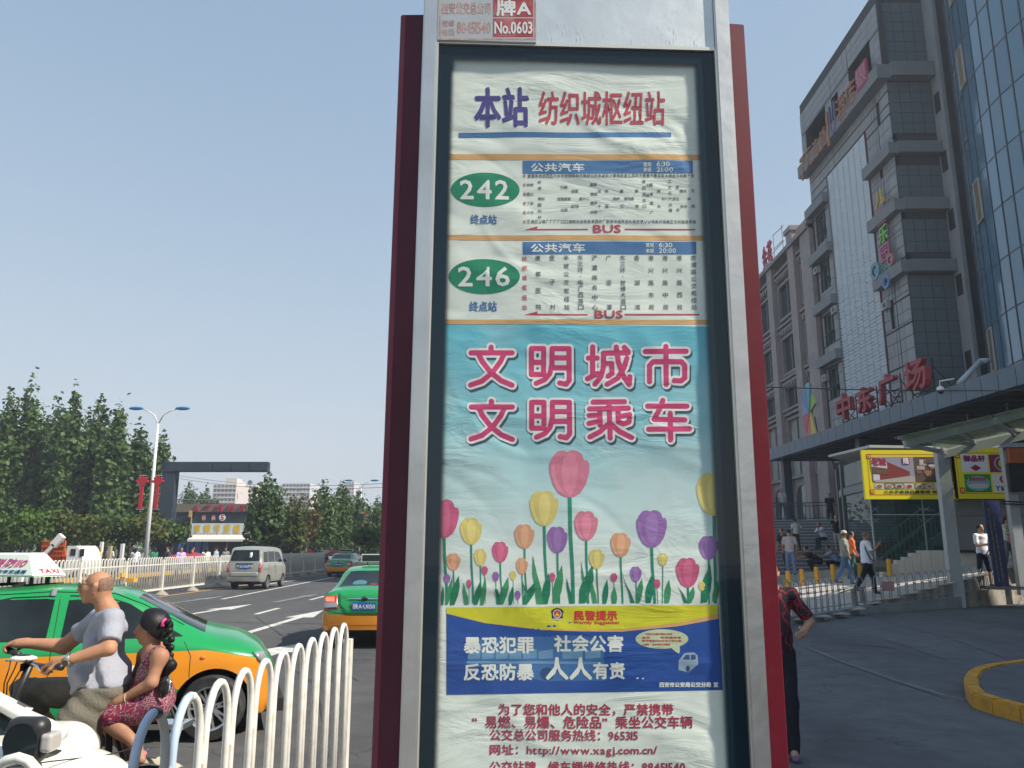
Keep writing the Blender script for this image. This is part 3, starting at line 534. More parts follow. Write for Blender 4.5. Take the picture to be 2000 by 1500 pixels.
m = MB(); pshape(m, ellipse(*bq(790, 465), 14, 13), 2.0, 6); pshape(m, ellipse(*bq(790, 465), 8, 7), 2.5, 6); m.build('bus_print', printed('ink_bus_wheel', (0.03, 0.08, 0.20)), poster)
m = MB(); ex, ey = bq(852, 95)
pshape(m, [(ex + 13 * a, ey + 13 * b) for a, b in ((0, -1), (.5, -.85), (.95, -.55), (.85, 0), (.8, .6), (.45, .8), (0, .95), (-.45, .8), (-.8, .6), (-.85, 0), (-.95, -.55), (-.5, -.85))], 2.6, 6); m.build('police_emblem', c_black, poster)
m = MB(); pshape(m, ellipse(ex, ey - 1, 8.6, 8.6, 24), 3.2, 5); pshape(m, rect(ex - 9, ey + 8, ex + 9, ey + 11), 3.2, 5); m.build('police_emblem', printed('ink_silver', (0.55, 0.55, 0.52)), poster)
m = MB(); pshape(m, ellipse(ex, ey - 1.5, 6.6, 6.6, 20), 3.8, 5); ptext(m, '民警提示', *bq(958, 74), *bq(1222, 131), 2.6, 1.2); ptext(m, 'Warmly Suggestion', *bq(951, 136), *bq(1232, 161), 2.6, 0.45); m.build('red_lettering', c_gold, poster)
m = MB(); pshape(m, rect(ex - 4, ey + 0.5, ex + 4, ey + 2.6), 4.3, 5); pshape(m, [(ex - 3, ey + .4), (ex, ey - 4), (ex + 3, ey + .4)], 4.3, 5); m.build('police_emblem', c_yellow, poster)
m = MB()
for s, a, b, bo in (('暴恐犯罪', (275, 236), (705, 334), 1.1), ('社会公害', (835, 226), (1258, 326), 1.1), ('反恐防暴', (275, 402), (705, 502), 1.1), ('人人', (785, 365), (1065, 498), 1.5), ('有责', (1075, 394), (1268, 494), 1.1), ('西安市公安局公交分局 宣', (1485, 516), (1850, 546), 0.5)): ptext(m, s, *bq(*a), *bq(*b), 2.7, bo)
m.build('white_lettering', c_white, poster)
m = MB(); pshape(m, ellipse(*bq(1500, 247), 51.5, 19, 40), 2.2, 8); pshape(m, [bq(*p) for p in ((1548, 295), (1610, 290), (1612, 318), (1606, 338), (1580, 322))], 2.25, 6); m.build('speech_bubble', printed('ink_bubble', (0.56, 0.62, 0.42)), poster)
m = MB(); ptext(m, '平安公交提示乘坐公交车', *bq(1400, 210), *bq(1565, 222), 3.2, .15); ptext(m, '请您看管好随身物品遇紧急', *bq(1375, 232), *bq(1620, 244), 3.2, .15); ptext(m, '情况请拨打110关注公交分局', *bq(1375, 252), *bq(1620, 264), 3.2, .15); ptext(m, '二维码', *bq(1378, 276), *bq(1420, 288), 3.2, .15); ptext(m, '关注平安公交微信', *bq(1440, 275), *bq(1550, 287), 3.2, .15)
m.build('red_lettering', c_gold, poster)
m = MB(); pshape(m, [bq(*p) for p in ((1604, 380), (1640, 335), (1700, 330), (1722, 350), (1725, 405), (1665, 455), (1604, 440))], 2.2, 7); m.build('patrol_car_print', printed('ink_pale_blue', (0.32, 0.42, 0.55)), poster)
m = MB(); pshape(m, [bq(*p) for p in ((1630, 372), (1648, 345), (1672, 345), (1672, 375))], 2.9, 5); pshape(m, [bq(*p) for p in ((1680, 345), (1708, 345), (1712, 372), (1680, 378))], 2.9, 5); pshape(m, ellipse(*bq(1662, 432), 4, 6), 2.95, 5); m.build('patrol_car_print', printed('ink_car_dark', (0.04, 0.09, 0.2)), poster)
m = MB()
for s, x0, y0, x1, y1, bo in (('为了您和他人的安全，严禁携带', 488, 650, 1570, 722, .7), ('“易燃、易爆、危险品”乘坐公交车辆', 325, 726, 1690, 802, .7), ('公交总公司服务热线：965315', 435, 810, 1350, 878, .6), ('网址：http://www.xagj.com.cn/', 435, 904, 1470, 976, .6), ('公交站牌、候车棚维修热线：88451540', 435, 1006, 1645, 1078, .6)):
 ptext(m, s, *bq(x0, y0), *bq(x1, y1), 2, bo)
m.build('red_lettering', c_dred, poster)
fr = bpy.data.materials.new('painted_glass_border'); fr.use_nodes = True; N, L = nodes_of(fr); b = N['Principled BSDF']
b.inputs['Base Color'].default_value = (0.008, 0.022, 0.034, 1); b.inputs['Roughness'].default_value = 0.25; b.inputs['Specular IOR Level'].default_value = 0.25
tc = N.new('ShaderNodeTexCoord'); sp = N.new('ShaderNodeSeparateXYZ'); L.new(tc.outputs['Object'], sp.inputs[0])
def mth(op, a, b_=None):
 q = N.new('ShaderNodeMath'); q.operation = op
 for i, v in ((0, a), (1, b_)):
  if v is None: continue
  if isinstance(v, (int, float)): q.inputs[i].default_value = v
  else: L.new(v, q.inputs[i])
 return q.outputs[0]
XL, XR, ZP = (SL(876, 640).x + SL(859, 1300).x) / 2 - .004, (SL(1379, 640).x + SL(1416, 1300).x) / 2, float(SL(1100, 118).z)
dx = mth('SUBTRACT', mth('ABSOLUTE', mth('SUBTRACT', sp.outputs[0], (XL + XR) / 2)), (XR - XL) / 2); dz = mth('SUBTRACT', sp.outputs[2], ZP); d = mth('MAXIMUM', dx, dz)   # >0 in the border
fade = mth('ADD', mth('DIVIDE', d, 0.016), 0.5)                      # 0..1 across the dotted edge
dots = mth('MULTIPLY', mth('SINE', mth('MULTIPLY', mth('ADD', sp.outputs[0], sp.outputs[2]), 1500.0)), mth('SINE', mth('MULTIPLY', mth('SUBTRACT', sp.outputs[0], sp.outputs[2]), 1500.0)))
al = mth('GREATER_THAN', mth('ADD', fade, mth('MULTIPLY', dots, 0.5)), 0.5)
L.new(al, b.inputs['Alpha'])
m = MB(); z0, z1 = ZB, ZT - 0.002; x0, x1 = -0.2418, 0.6243; a_, c_ = XL + 0.012, XR - 0.012; zp = ZP - 0.012
m.quad((x0, 0.0042, z0), (a_, 0.0042, z0), (a_, 0.0042, z1), (x0, 0.0042, z1)); m.quad((c_, 0.0042, z0), (x1, 0.0042, z0), (x1, 0.0042, z1), (c_, 0.0042, z1)); m.quad((a_, 0.0042, zp), (c_, 0.0042, zp), (c_, 0.0042, z1), (a_, 0.0042, z1))
m.build('painted_border', fr, sign)
def thin_glass(name, tint=(0.95, 0.97, 0.96), refl=1.0, rough=0.0, haze=0.0, hcol=(0.5, 0.55, 0.55)):
 if name in _M: return _M[name]
 g = bpy.data.materials.new(name); g.use_nodes = True; N, L = nodes_of(g); N.remove(N['Principled BSDF']); o = N['Material Output']
 t = N.new('ShaderNodeBsdfTransparent'); t.inputs[0].default_value = (*tint, 1); gl = N.new('ShaderNodeBsdfGlossy'); gl.inputs['Roughness'].default_value = rough
 f = N.new('ShaderNodeLayerWeight'); f.inputs[0].default_value = 0.5; p5 = N.new('ShaderNodeMath'); p5.operation = 'POWER'; p5.inputs[1].default_value = 5; L.new(f.outputs['Facing'], p5.inputs[0])
 q = N.new('ShaderNodeMath'); q.operation = 'MULTIPLY_ADD'; q.inputs[1].default_value = 0.9 * refl; q.inputs[2].default_value = 0.05 * refl; L.new(p5.outputs[0], q.inputs[0]); mx = N.new('ShaderNodeMixShader'); L.new(q.outputs[0], mx.inputs[0]); L.new(t.outputs[0], mx.inputs[1]); L.new(gl.outputs[0], mx.inputs[2]); res = mx.outputs[0]
 if haze:
  d = N.new('ShaderNodeBsdfDiffuse'); d.inputs[0].default_value = (*hcol, 1); m2 = N.new('ShaderNodeMixShader'); m2.inputs[0].default_value = haze; L.new(res, m2.inputs[1]); L.new(d.outputs[0], m2.inputs[2]); res = m2.outputs[0]
 L.new(res, o.inputs[0]); _M[name] = g; return g
m = MB(); m.quad((x0, 0.001, z0), (x1, 0.001, z0), (x1, 0.001, z1), (x0, 0.001, z1)); m.build('glass_pane', thin_glass('sign_glass', refl=0.55), sign)
# ================================================================ implicit surface tools (bodies, clothes, soft shapes)
def nets(F, org, h):
 S = F < 0; nx, ny, nz = F.shape
 if not S.any(): return np.zeros((0, 3)), []
 cs = [(i, j, k) for i in (0, 1) for j in (0, 1) for k in (0, 1)]
 sl_ = lambda A, o: A[o[0]:nx - 1 + o[0], o[1]:ny - 1 + o[1], o[2]:nz - 1 + o[2]]
 cnt = sum(sl_(S, c).astype(np.int8) for c in cs); act = (cnt > 0) & (cnt < 8); ii = np.stack(np.nonzero(act), -1); n = len(ii)
 pos = np.zeros((n, 3)); num = np.zeros(n); vals = {c: sl_(F, c)[act] for c in cs}
 for a in cs:
  for ax in range(3):
   if a[ax]: continue
   b = list(a); b[ax] = 1; b = tuple(b); va, vb = vals[a], vals[b]; cr_ = (va < 0) != (vb < 0); t = np.where(cr_, va / np.where(cr_, va - vb, 1), 0)
   p = np.tile(np.array(a, float), (n, 1)); p[:, ax] += t; pos += np.where(cr_[:, None], p, 0); num += cr_
 pos /= np.maximum(num, 1)[:, None]; V = (ii + pos) * h + org
 idx = -np.ones(act.shape, np.int64); idx[act] = np.arange(n); Q = []
 for ax in range(3):
  o = [1, 1, 1]; sh_ = [nx - 2, ny - 2, nz - 2]; o[ax] = 0; sh_[ax] = [nx, ny, nz][ax] - 1
  A = S[o[0]:o[0] + sh_[0], o[1]:o[1] + sh_[1], o[2]:o[2] + sh_[2]]; o2 = list(o); o2[ax] += 1; B = S[o2[0]:o2[0] + sh_[0], o2[1]:o2[1] + sh_[1], o2[2]:o2[2] + sh_[2]]
  u, v = [(1, 2), (2, 0), (0, 1)][ax]
  e = np.stack(np.nonzero(A != B), -1)
  if not len(e): continue
  inside = A[tuple(e.T)]; c = e + np.array(o); du = np.zeros(3, int); dv = np.zeros(3, int); du[u] = 1; dv[v] = 1
  q = np.stack([idx[tuple((c - d).T)] for d in (du + dv, dv, np.zeros(3, int), du)], -1); q[~inside] = q[~inside][:, ::-1]; Q.append(q[(q >= 0).all(1)])
 return V, (np.concatenate(Q).tolist() if Q else [])
def V3(p): return np.array(p, float)
def d_cap(P, a, b, r1, r2):
 a, b = V3(a), V3(b); ab = b - a; t = np.clip(((P - a) @ ab) / (ab @ ab + 1e-12), 0, 1); return np.linalg.norm(P - a - t[..., None] * ab, axis=-1) - (r1 + (r2 - r1) * t)
def d_ell(P, c, r, M=None):
 q = P - V3(c)
 if M is not None: q = q @ M
 r = V3(r); k0 = np.linalg.norm(q / r, axis=-1); k1 = np.linalg.norm(q / (r * r), axis=-1); return k0 * (k0 - 1) / np.maximum(k1, 1e-9)
def d_cut(P, p, n):
 n = V3(n); n = n / np.linalg.norm(n); return (P - V3(p)) @ n
def d_scap(P, a, b, r1, r2, flat, ax):
 """capsule flattened along axis ax by factor"""
 ax = V3(ax); ax = ax / np.linalg.norm(ax); a, b = V3(a), V3(b); c = (P - a) @ ax; P2 = P + (c * (1 / flat - 1))[..., None] * ax; b2 = b + ax * (((b - a) @ ax) * (1 / flat - 1)); return d_cap(P2, a, b2, r1, r2) * min(1, flat + .25)
def smin(a, b, k):
 h = np.maximum(k - np.abs(a - b), 0) / k; return np.minimum(a, b) - h * h * k * 0.25
def smax(a, b, k): return -smin(-a, -b, k)
def sdf_mesh(fn, lo, hi, h, name='mesh', mat=None, noise=None):
 lo, hi = V3(lo), V3(hi); n = np.ceil((hi - lo) / h).astype(int) + 1; g = [lo[i] + np.arange(n[i]) * h for i in range(3)]
 P = np.stack(np.meshgrid(*g, indexing='ij'), -1); Fv = fn(P); Fv[0] = Fv[-1] = 1; Fv[:, 0] = Fv[:, -1] = 1; Fv[:, :, 0] = Fv[:, :, -1] = 1
 V, Q = nets(Fv, lo, h); me = bpy.data.meshes.new(name); me.from_pydata(V.tolist(), [], Q); me.polygons.foreach_set('use_smooth', [True] * len(Q))
 if mat: me.materials.append(mat)
 me.update(); return me
def eval_prims(P, prims, k=0.03):
 """prims: ('c',a,b,r1,r2[,k]) cone capsule, ('e',c,r[,k]) ellipsoid; later ones blend into the union"""
 D = None
 for p in prims:
  kk = k
  if p[0] == 'c': d = d_cap(P, *p[1:5]); kk = p[5] if len(p) > 5 else k
  elif p[0] == 'e': d = d_ell(P, p[1], p[2]); kk = p[3] if len(p) > 3 else k
  elif p[0] == 'f': d = d_scap(P, *p[1:7]); kk = p[7] if len(p) > 7 else k
  D = d if D is None else smin(D, d, kk)
 return D
def prim_bounds(prims, m=0.06):
 L_ = []; H_ = []
 for p in prims:
  if p[0] in 'cf':
   r = max(p[3], p[4]); a, b = V3(p[1]), V3(p[2]); L_.append(np.minimum(a, b) - r); H_.append(np.maximum(a, b) + r)
  else: L_.append(V3(p[1]) - V3(p[2])); H_.append(V3(p[1]) + V3(p[2]))
 return np.min(L_, 0) - m, np.max(H_, 0) + m
def blob(name, prims, mat, parent, h=0.012, k=0.03, cuts=(), wr=0.0, wf=30.0, world=False, inset=None, seed=0):
 """one continuous soft mesh; cuts: (point, normal) keeps the side behind the normal; wr: cloth wrinkle depth"""
 lo, hi = prim_bounds(prims)
 def fn(P):
  D = eval_prims(P, prims, k)
  if wr:
   x, y, z = P[..., 0], P[..., 1], P[..., 2]; s = seed
   D = D + wr * (np.sin(wf * (z + .55 * x + .3 * y) + 2.1 * np.sin(wf * .31 * (x - y) + s) + s) * .6 + .5 * np.sin(wf * .53 * (z - .8 * x + .5 * y) + 1.7 * np.sin(wf * .23 * (z + y)) + s * 2))
  for c in cuts: D = smax(D, d_cut(P, c[0], c[1]), 0.008)
  if inset: D = np.maximum(D, -inset(P))
  return D
 me = sdf_mesh(fn, lo, hi, h, name, mat); return obj(name, me, parent, world)
# ================================================================ cars
glass_dark = pm('car_glass', (0.012, 0.018, 0.020), 0.05, spec=0.42, var=.75, vscale=2.2)
tyre_m = pm('tyre_rubber', (0.022, 0.022, 0.024), 0.85, var=0.2, vscale=20, dirt=(0.09, 0.085, 0.08), dscale=9, damt=0.5)
rim_m = pm('alloy_rim', (0.55, 0.55, 0.56), 0.35, metal=0.8, var=0.08, dirt=(0.2, 0.19, 0.17), dscale=14, damt=0.4)
black_m = pm('black_plastic', (0.02, 0.02, 0.022), 0.45)
chrome_m = pm('chrome', (0.75, 0.76, 0.78), 0.12, metal=1.0)
under_m = pm('underbody', (0.012, 0.012, 0.013), 0.8)
def interp(tab, x):
 if x <= tab[0][0]: return tab[0][1]
 for (x0, y0), (x1, y1) in zip(tab[:-1], tab[1:]):
  if x <= x1:
   t = (x - x0) / (x1 - x0); return y0 + (y1 - y0) * t
 return tab[-1][1]
def sinterp(tab, x, w=0.07):
 return (interp(tab, x - w) + 2 * interp(tab, x) + interp(tab, x + w)) / 4
class Car:
 def __init__(s, spec): s.__dict__.update(spec)
 def ring(s, x):
  zt = sinterp(s.top, x); zb = interp(s.bot, x); w = interp(s.half, x); bl = min(interp(s.belt, x), zt - 0.035)
  g = max(0.0, min(1.0, (zt - bl - 0.03) / s.gh)); g = g * g * (3 - 2 * g); lean = s.lean
  R_ = [(w * .55, zb), (w * .93, zb + .015), (w * .985, zb + .08)]
  lv = [z for z in s.levels]
  for z in lv: R_.append((w * (1.0 if z < .75 else 0.995), min(max(z, zb + .1), bl - 0.045 + (z - lv[-1]) * 0.02)))
  R_.append((w * .985, bl - .03)); R_.append((w * .955, bl))
  hood = [(.86, .45), (.70, .75), (.52, .9), (.30, .98), (0, 1)]; cab = [(.955 - lean * .40, .33), (.955 - lean * .85, .80), (.955 - lean * 1.22, .945), (.42, .99), (0, 1)]
  H = zt - bl
  for (hy, hz), (cy, cz) in zip(hood, cab): R_.append((w * (hy + (cy - hy) * g), bl + H * (hz + (cz - hz) * g)))
  return R_
 def body(s, mats, parent, name='body', cutter=True):
  xs_ = s.stations; rings = [s.ring(x) for x in xs_]; k = len(rings[0]); V = []; F = []; MI = []; full = 2 * k - 1
  for x, r_ in zip(xs_, rings):
   fx = s.front(x) if hasattr(s, 'front') else (lambda y, z: 0)
   pts = [(x, y, z) for y, z in r_] + [(x, -y, z) for y, z in r_[-2::-1]]; V += pts
  nb = len(s.levels)
  def mat_of(j, xm=0):
   jj = j if j < k - 1 else full - 2 - j
   return s.rowmat(jj, xm)
  for i in range(len(xs_) - 1):
   for j in range(full - 1): F.append((i * full + j, i * full + j + 1, (i + 1) * full + j + 1, (i + 1) * full + j)); MI.append(mat_of(j, (xs_[i] + xs_[i + 1]) / 2))
   F.append((i * full + full - 1, i * full, (i + 1) * full, (i + 1) * full + full - 1)); MI.append(2)
  for i, flip in ((0, False), (len(xs_) - 1, True)):
   for j in range(k - 1):
    q = (i * full + j, i * full + j + 1, i * full + full - 2 - j, i * full + full - 1 - j)
    q = tuple(dict.fromkeys(q)); F.append(q[::-1] if not flip else q); MI.append(mat_of(j, xs_[i]))
  me = bpy.data.meshes.new(name); me.from_pydata(V, [], F)
  for m in mats: me.materials.append(m)
  me.polygons.foreach_set('material_index', MI); fixnormals(me)
  if cutter:
   cm = MB()
   for x in s.wheels: cm.lathe([(s.arch, -s.w0 - .2), (s.arch, -s.w0 + .22)], (x, 0, s.wr), 'y', 40); cm.lathe([(s.arch, s.w0 - .22), (s.arch, s.w0 + .2)], (x, 0, s.wr), 'y', 40)
   cme = cm.mesh([mats[2], mats[2], mats[2]], name='cut'); cme.polygons.foreach_set('material_index', [2] * len(cme.polygons)); fixnormals(cme)
   oa = bpy.data.objects.new('a', me); ob = bpy.data.objects.new('b', cme); COL.objects.link(oa); COL.objects.link(ob)
   md = oa.modifiers.new('b', 'BOOLEAN'); md.operation = 'DIFFERENCE'; md.solver = 'EXACT'; md.object = ob
   bpy.context.view_layer.update(); me2 = bpy.data.meshes.new_from_object(oa.evaluated_get(bpy.context.evaluated_depsgraph_get()))
   bpy.data.objects.remove(oa); bpy.data.objects.remove(ob); me2.name = name; me = me2
  me.polygons.foreach_set('use_smooth', [True] * len(me.polygons)); me.set_sharp_from_angle(angle=R(38)); me.update()
  bm = bmesh.new(); bm.from_mesh(me); s.bvh = BVHTree.FromBMesh(bm); bm.free()
  return obj(name, me, parent)
 def hit(s, mode, a, b):
  if mode == 'L': o, d = Vector((a, 4, b)), Vector((0, -1, 0))
  elif mode == 'R': o, d = Vector((a, -4, b)), Vector((0, 1, 0))
  elif mode == 'T': o, d = Vector((a, b, 5)), Vector((0, 0, -1))
  elif mode == 'B': o, d = Vector((-6, a, b)), Vector((1, 0, 0))
  else: o, d = Vector((6, a, b)), Vector((-1, 0, 0))
  h, n, *_ = s.bvh.ray_cast(o, d)
  if h is None: return None
  return h, (n if n.dot(d) < 0 else -n)
 def drape(s, name, mode, out, mat, parent, off=0.004, step=0.05, thick=0.0):
  V, F = polyfill(out, step); P = [];
  for a, b in V:
   q = s.hit(mode, a, b)
   P.append(None if q is None else q[0] + q[1] * off)
  F = [f for f in F if all(P[i] is not None for i in f)]; P = [p or Vector((0, 0, 0)) for p in P]
  m = MB(); m.add(P, F); me = m.mesh(mat, smooth=True);
  bm = bmesh.new(); bm.from_mesh(me); bmesh.ops.delete(bm, geom=[v for v in bm.verts if not v.link_faces], context='VERTS'); bmesh.ops.recalc_face_normals(bm, faces=bm.faces)
  d = {'L': Vector((0, 1, 0)), 'R': Vector((0, -1, 0)), 'T': Vector((0, 0, 1)), 'B': Vector((-1, 0, 0)), 'F': Vector((1, 0, 0))}[mode]
  if sum((f.normal.dot(d) * f.calc_area() for f in bm.faces)) < 0: bmesh.ops.reverse_faces(bm, faces=bm.faces[:])
  if thick:
   r_ = bmesh.ops.extrude_face_region(bm, geom=bm.faces[:]); bmesh.ops.translate(bm, verts=[g for g in r_['geom'] if isinstance(g, bmesh.types.BMVert)], vec=d * thick)
  bm.to_mesh(me); bm.free(); return obj(name, me, parent)
 def seam(s, name, mode, pts, mat, parent, w=0.007, off=0.002):
  P = []
  for (a0, b0), (a1, b1) in zip(pts[:-1], pts[1:]):
   n = max(1, int(math.hypot(a1 - a0, b1 - b0) / 0.04))
   for i in range(n): P.append((a0 + (a1 - a0) * i / n, b0 + (b1 - b0) * i / n))
  P.append(pts[-1]); m = MB(); Q = []
  for a, b in P:
   q = s.hit(mode, a, b)
   if q: Q.append(q[0] + q[1] * (off - w * .3))
  if len(Q) > 1: m.tube(Q, w / 2, 5); return m.build(name, mat, parent)
def wheel(parent, x, y, r, w=0.20, spokes=6, side=-1, rim=None, rr=0.66):
 M = Matrix.Identity(3); m = MB(); rm = rim or rim_m
 m.lathe([(r * rr, -w / 2), (r * .93, -w / 2), (r * .985, -w * .38), (r, -w * .2), (r, w * .2), (r * .985, w * .38), (r * .93, w / 2), (r * rr, w / 2), (r * rr, -w / 2)], (0, 0, 0), 'y', 36, cap=False)
 root = m.build('wheel', tyre_m, parent, smooth='auto'); root.location = (x, y, r); s = side; f = r * rr
 m = MB(); m.lathe([(f * 1.01, s * w * .30), (f * 1.01, s * (w / 2 + .003)), (f * .93, s * (w / 2 - .004)), (f * .90, s * w * .22), (f * .90, -s * w * .3)], (0, 0, 0), 'y', 36, cap=False)
 m.lathe([(0.0, s * w * .36), (f * .17, s * w * .36), (f * .22, s * w * .24), (f * .22, s * w * .1)], (0, 0, 0), 'y', 16)
 for i in range(spokes):
  a = 2 * PI * i / spokes + .3; c, n = math.cos(a), math.sin(a)
  for dd in (-.16, .16):
   a2 = a + dd; c2, n2 = math.cos(a2), math.sin(a2)
   m.bar((c * f * .14, s * w * .31, n * f * .14), (c2 * f * .94, s * w * .34, n2 * f * .94), f * .10, 0.018, up=(0, 1, 0))
  m.bar((c * f * .1, s * w * .30, n * f * .1), (c * f * .5, s * w * .31, n * f * .5), f * .26, 0.016, up=(0, 1, 0))
 me = m.mesh(rm); fixnormals(me); obj('rim', me, root)
 m = MB(); m.lathe([(0.001, s * w * .05), (f * .9, s * w * .06)], (0, 0, 0), 'y', 24); m.build('brake_disc', under_m, root)
 m = MB();
 for i in range(5):
  a = 2 * PI * i / 5 + .3; m.ball((math.cos(a) * f * .3, s * w * .345, math.sin(a) * f * .3), 0.011, 6, 4)
 m.build('wheel_bolt', black_m, root)
 return root
SED = dict(
 top=[(-2.27, .60), (-2.25, .80), (-2.20, .985), (-2.12, 1.05), (-1.72, 1.09), (-1.05, 1.385), (-.75, 1.435), (-.2, 1.462), (.25, 1.44), (.52, 1.37), (1.22, 1.01), (1.6, .945), (1.95, .855), (2.14, .755), (2.23, .66), (2.28, .55)],
 bot=[(-2.27, .34), (-2.1, .24), (-1.8, .20), (1.8, .18), (2.1, .20), (2.28, .32)],
 half=[(-2.27, .66), (-2.22, .755), (-2.05, .81), (-1.5, .845), (-.5, .852), (.8, .85), (1.5, .835), (1.9, .78), (2.1, .69), (2.2, .60), (2.28, .45)],
 belt=[(-2.27, .70), (-2.1, .96), (-1.6, .99), (-.5, .965), (.8, .935), (1.2, .90), (1.9, .79), (2.2, .65), (2.28, .5)],
 gh=0.42, lean=0.20, levels=[.36, .50, .68, .845], wheels=(-1.28, 1.32), wr=.305, arch=.365, w0=.85,
 stations=[-2.27, -2.25, -2.22, -2.17, -2.1, -2.0, -1.88, -1.75, -1.65, -1.55, -1.42, -1.28, -1.15, -1.05, -.95, -.8, -.6, -.4, -.2, 0, .15, .28, .4, .5, .6, .72, .85, 1.0, 1.12, 1.22, 1.32, 1.45, 1.6, 1.75, 1.88, 1.98, 2.07, 2.14, 2.19, 2.23, 2.26, 2.28])
_nose = lambda x: x if x < 1.45 else 1.45 + (x - 1.45) * .56
for k_ in ('top', 'bot', 'half', 'belt'): SED[k_] = [(_nose(a), b) for a, b in SED[k_]]
SED['stations'] = [_nose(a) for a in SED['stations']]
# ================================================================ taxis
t_green = pm('taxi_green', (0.004, 0.26, 0.065), 0.28, coat=0.6, var=0.06, vscale=3, dirt=(0.05, 0.2, 0.09), dscale=2.5, damt=0.3)
t_orange = pm('taxi_orange', (0.70, 0.25, 0.012), 0.30, coat=0.6, var=0.06, vscale=3, dirt=(0.45, 0.22, 0.06), dscale=2.5, damt=0.35)
lamp_red = pm('tail_lamp_red', (0.45, 0.01, 0.012), 0.12, coat=0.8); lamp_clear = pm('lamp_clear', (0.35, 0.36, 0.37), 0.1, metal=0.4, coat=0.8); lamp_amber = pm('lamp_amber', (0.7, 0.16, 0.01), 0.2, coat=0.6)
lamp_lit = pm('lit_brake_lamp', (0.8, 0.05, 0.03), 0.2, emit=(1.0, 0.06, 0.03), estr=2.2)
sign_white = pm('roof_sign_white', (0.72, 0.80, 0.70), 0.45, var=0.05); led_dark = pm('led_panel', (0.015, 0.02, 0.02), 0.4); plate_blue = pm('plate_blue', (0.02, 0.12, 0.42), 0.4); white_p = pm('white_plastic', (0.75, 0.76, 0.75), 0.4)
txt_pink = pm('pink_lettering', (0.55, 0.06, 0.22), 0.5); txt_red = pm('red_lettering', (0.62, 0.02, 0.03), 0.5); txt_blue = pm('blue_lettering', (0.01, 0.07, 0.22), 0.5); seam_m = pm('door_gap', (0.006, 0.008, 0.008), 0.7)
glow_grey = pm('seat_cover', (0.05, 0.16, 0.20), 0.8)
def taxi_row(jj, x):
 if jj >= 6: return 0
 if x < -1.95: return 1 if jj <= 4 else 0
 if x > 1.55: return 1
 return 1 if jj in (4, 5) else 0
def taxi(label, loc, rz, kind, plate='陕A·U050', detail=True, lit=False):
 t = thing('taxi', label, 'taxi', loc, rz, 'green and orange taxis on the road')
 c = Car(dict(SED)); c.rowmat = taxi_row; b = c.body([t_green, t_orange, under_m], t)
 for sd_, md in ((-1, 'R'), (1, 'L')):
  c.drape('side_window', md, [(.99, .985), (.80, 1.09), (.50, 1.285), (.32, 1.345), (.10, 1.37), (-.03, 1.375), (-.05, .985)], glass_dark, t, .004, .06)
  c.drape('side_window', md, [(-.17, .99), (-.15, 1.375), (-.5, 1.365), (-.80, 1.31), (-1.08, 1.18), (-1.20, 1.06), (-1.22, 1.0)], glass_dark, t, .004, .06)
  c.drape('headlamp', md, [(1.66, .80), (1.76, .785), (1.84, .73), (1.885, .655), (1.87, .60), (1.78, .655), (1.71, .73)], lamp_clear, t, .006, .04, .006)
  if detail:
   c.seam('door_gap', md, [(1.02, .93), (1.09, .80), (1.09, .60), (1.02, .36), (.96, .26)], seam_m, t); c.seam('door_gap', md, [(-.11, 1.37), (-.11, .6), (-.11, .26)], seam_m, t)
   c.seam('door_gap', md, [(-1.28, 1.0), (-1.22, .80), (-1.05, .66), (-.93, .5), (-.86, .26)], seam_m, t); c.seam('sill_gap', md, [(-.86, .27), (0, .27), (.96, .27)], seam_m, t)
   c.seam('window_trim', md, [(1.0, .978), (.4, .98), (-.3, .985), (-1.22, .995)], black_m, t, .016, .004); c.seam('roof_gutter', md, [(1.0, 1.07), (.62, 1.275), (.35, 1.385), (-.2, 1.41), (-.7, 1.385), (-1.15, 1.20), (-1.4, 1.09)], seam_m, t, .010, .004)
   for hx in (-.02 + .10, -.98):
    q = c.hit(md, hx + .0, .80);
    if q: m = MB(); m.ball(q[0] + Vector((0, sd_ * .012, 0)), (.09, .016, .016), 10, 6); m.build('door_handle', t_orange, t, True)
   q = c.hit(md, 1.20, .775); m = MB(); m.ball(q[0], (.028, .01, .02), 10, 6); m.build('side_repeater', lamp_amber, t, True)
  q = c.hit(md, .86, .99); m = MB(); m.ball(q[0] + Vector((0.0, sd_ * .115, .06)), (.06, .105, .075), 12, 8); mr = m.build('side_mirror', black_m if kind != 'front' else t_green, t, True); m = MB(); m.bar(q[0], q[0] + Vector((0, sd_ * .06, .03)), .05, .03); m.build('mirror_stalk', black_m, mr)
  c.drape('tail_lamp', 'B', [(sd_ * .47, .72), (sd_ * .735, .70), (sd_ * .765, .92), (sd_ * .53, .955)][::sd_], lamp_red, t, .006, .04, .008)
  c.drape('lamp_lens', 'B', [(sd_ * .50, .745), (sd_ * .73, .73), (sd_ * .745, .815), (sd_ * .51, .82)][::sd_], lamp_clear, t, .016, .04)
  if lit: c.drape('brake_lamp', 'B', [(sd_ * .55, .835), (sd_ * .72, .835), (sd_ * .735, .905), (sd_ * .57, .92)][::sd_], lamp_lit, t, .017, .04)
 c.drape('windscreen', 'T', [(1.20, -.60), (1.20, .60), (.56, .50), (.56, -.50)], glass_dark, t, .005, .07)
 rg = c.drape('rear_window', 'T', [(-1.70, -.61), (-1.70, .61), (-1.10, .50), (-1.10, -.50)], glass_dark, t, .005, .07)
 c.drape('boot_lid', 'B', [(-.50, .985), (-.46, .78), (-.32, .62), (.32, .62), (.46, .78), (.50, .985)], t_green, t, .004, .05, .006)
 c.drape('plate_recess', 'B', [(-.29, .87), (-.25, .655), (.25, .655), (.29, .87)], pm('taxi_green_recess', (0.004, 0.2, 0.05), 0.4), t, .0115, .05)
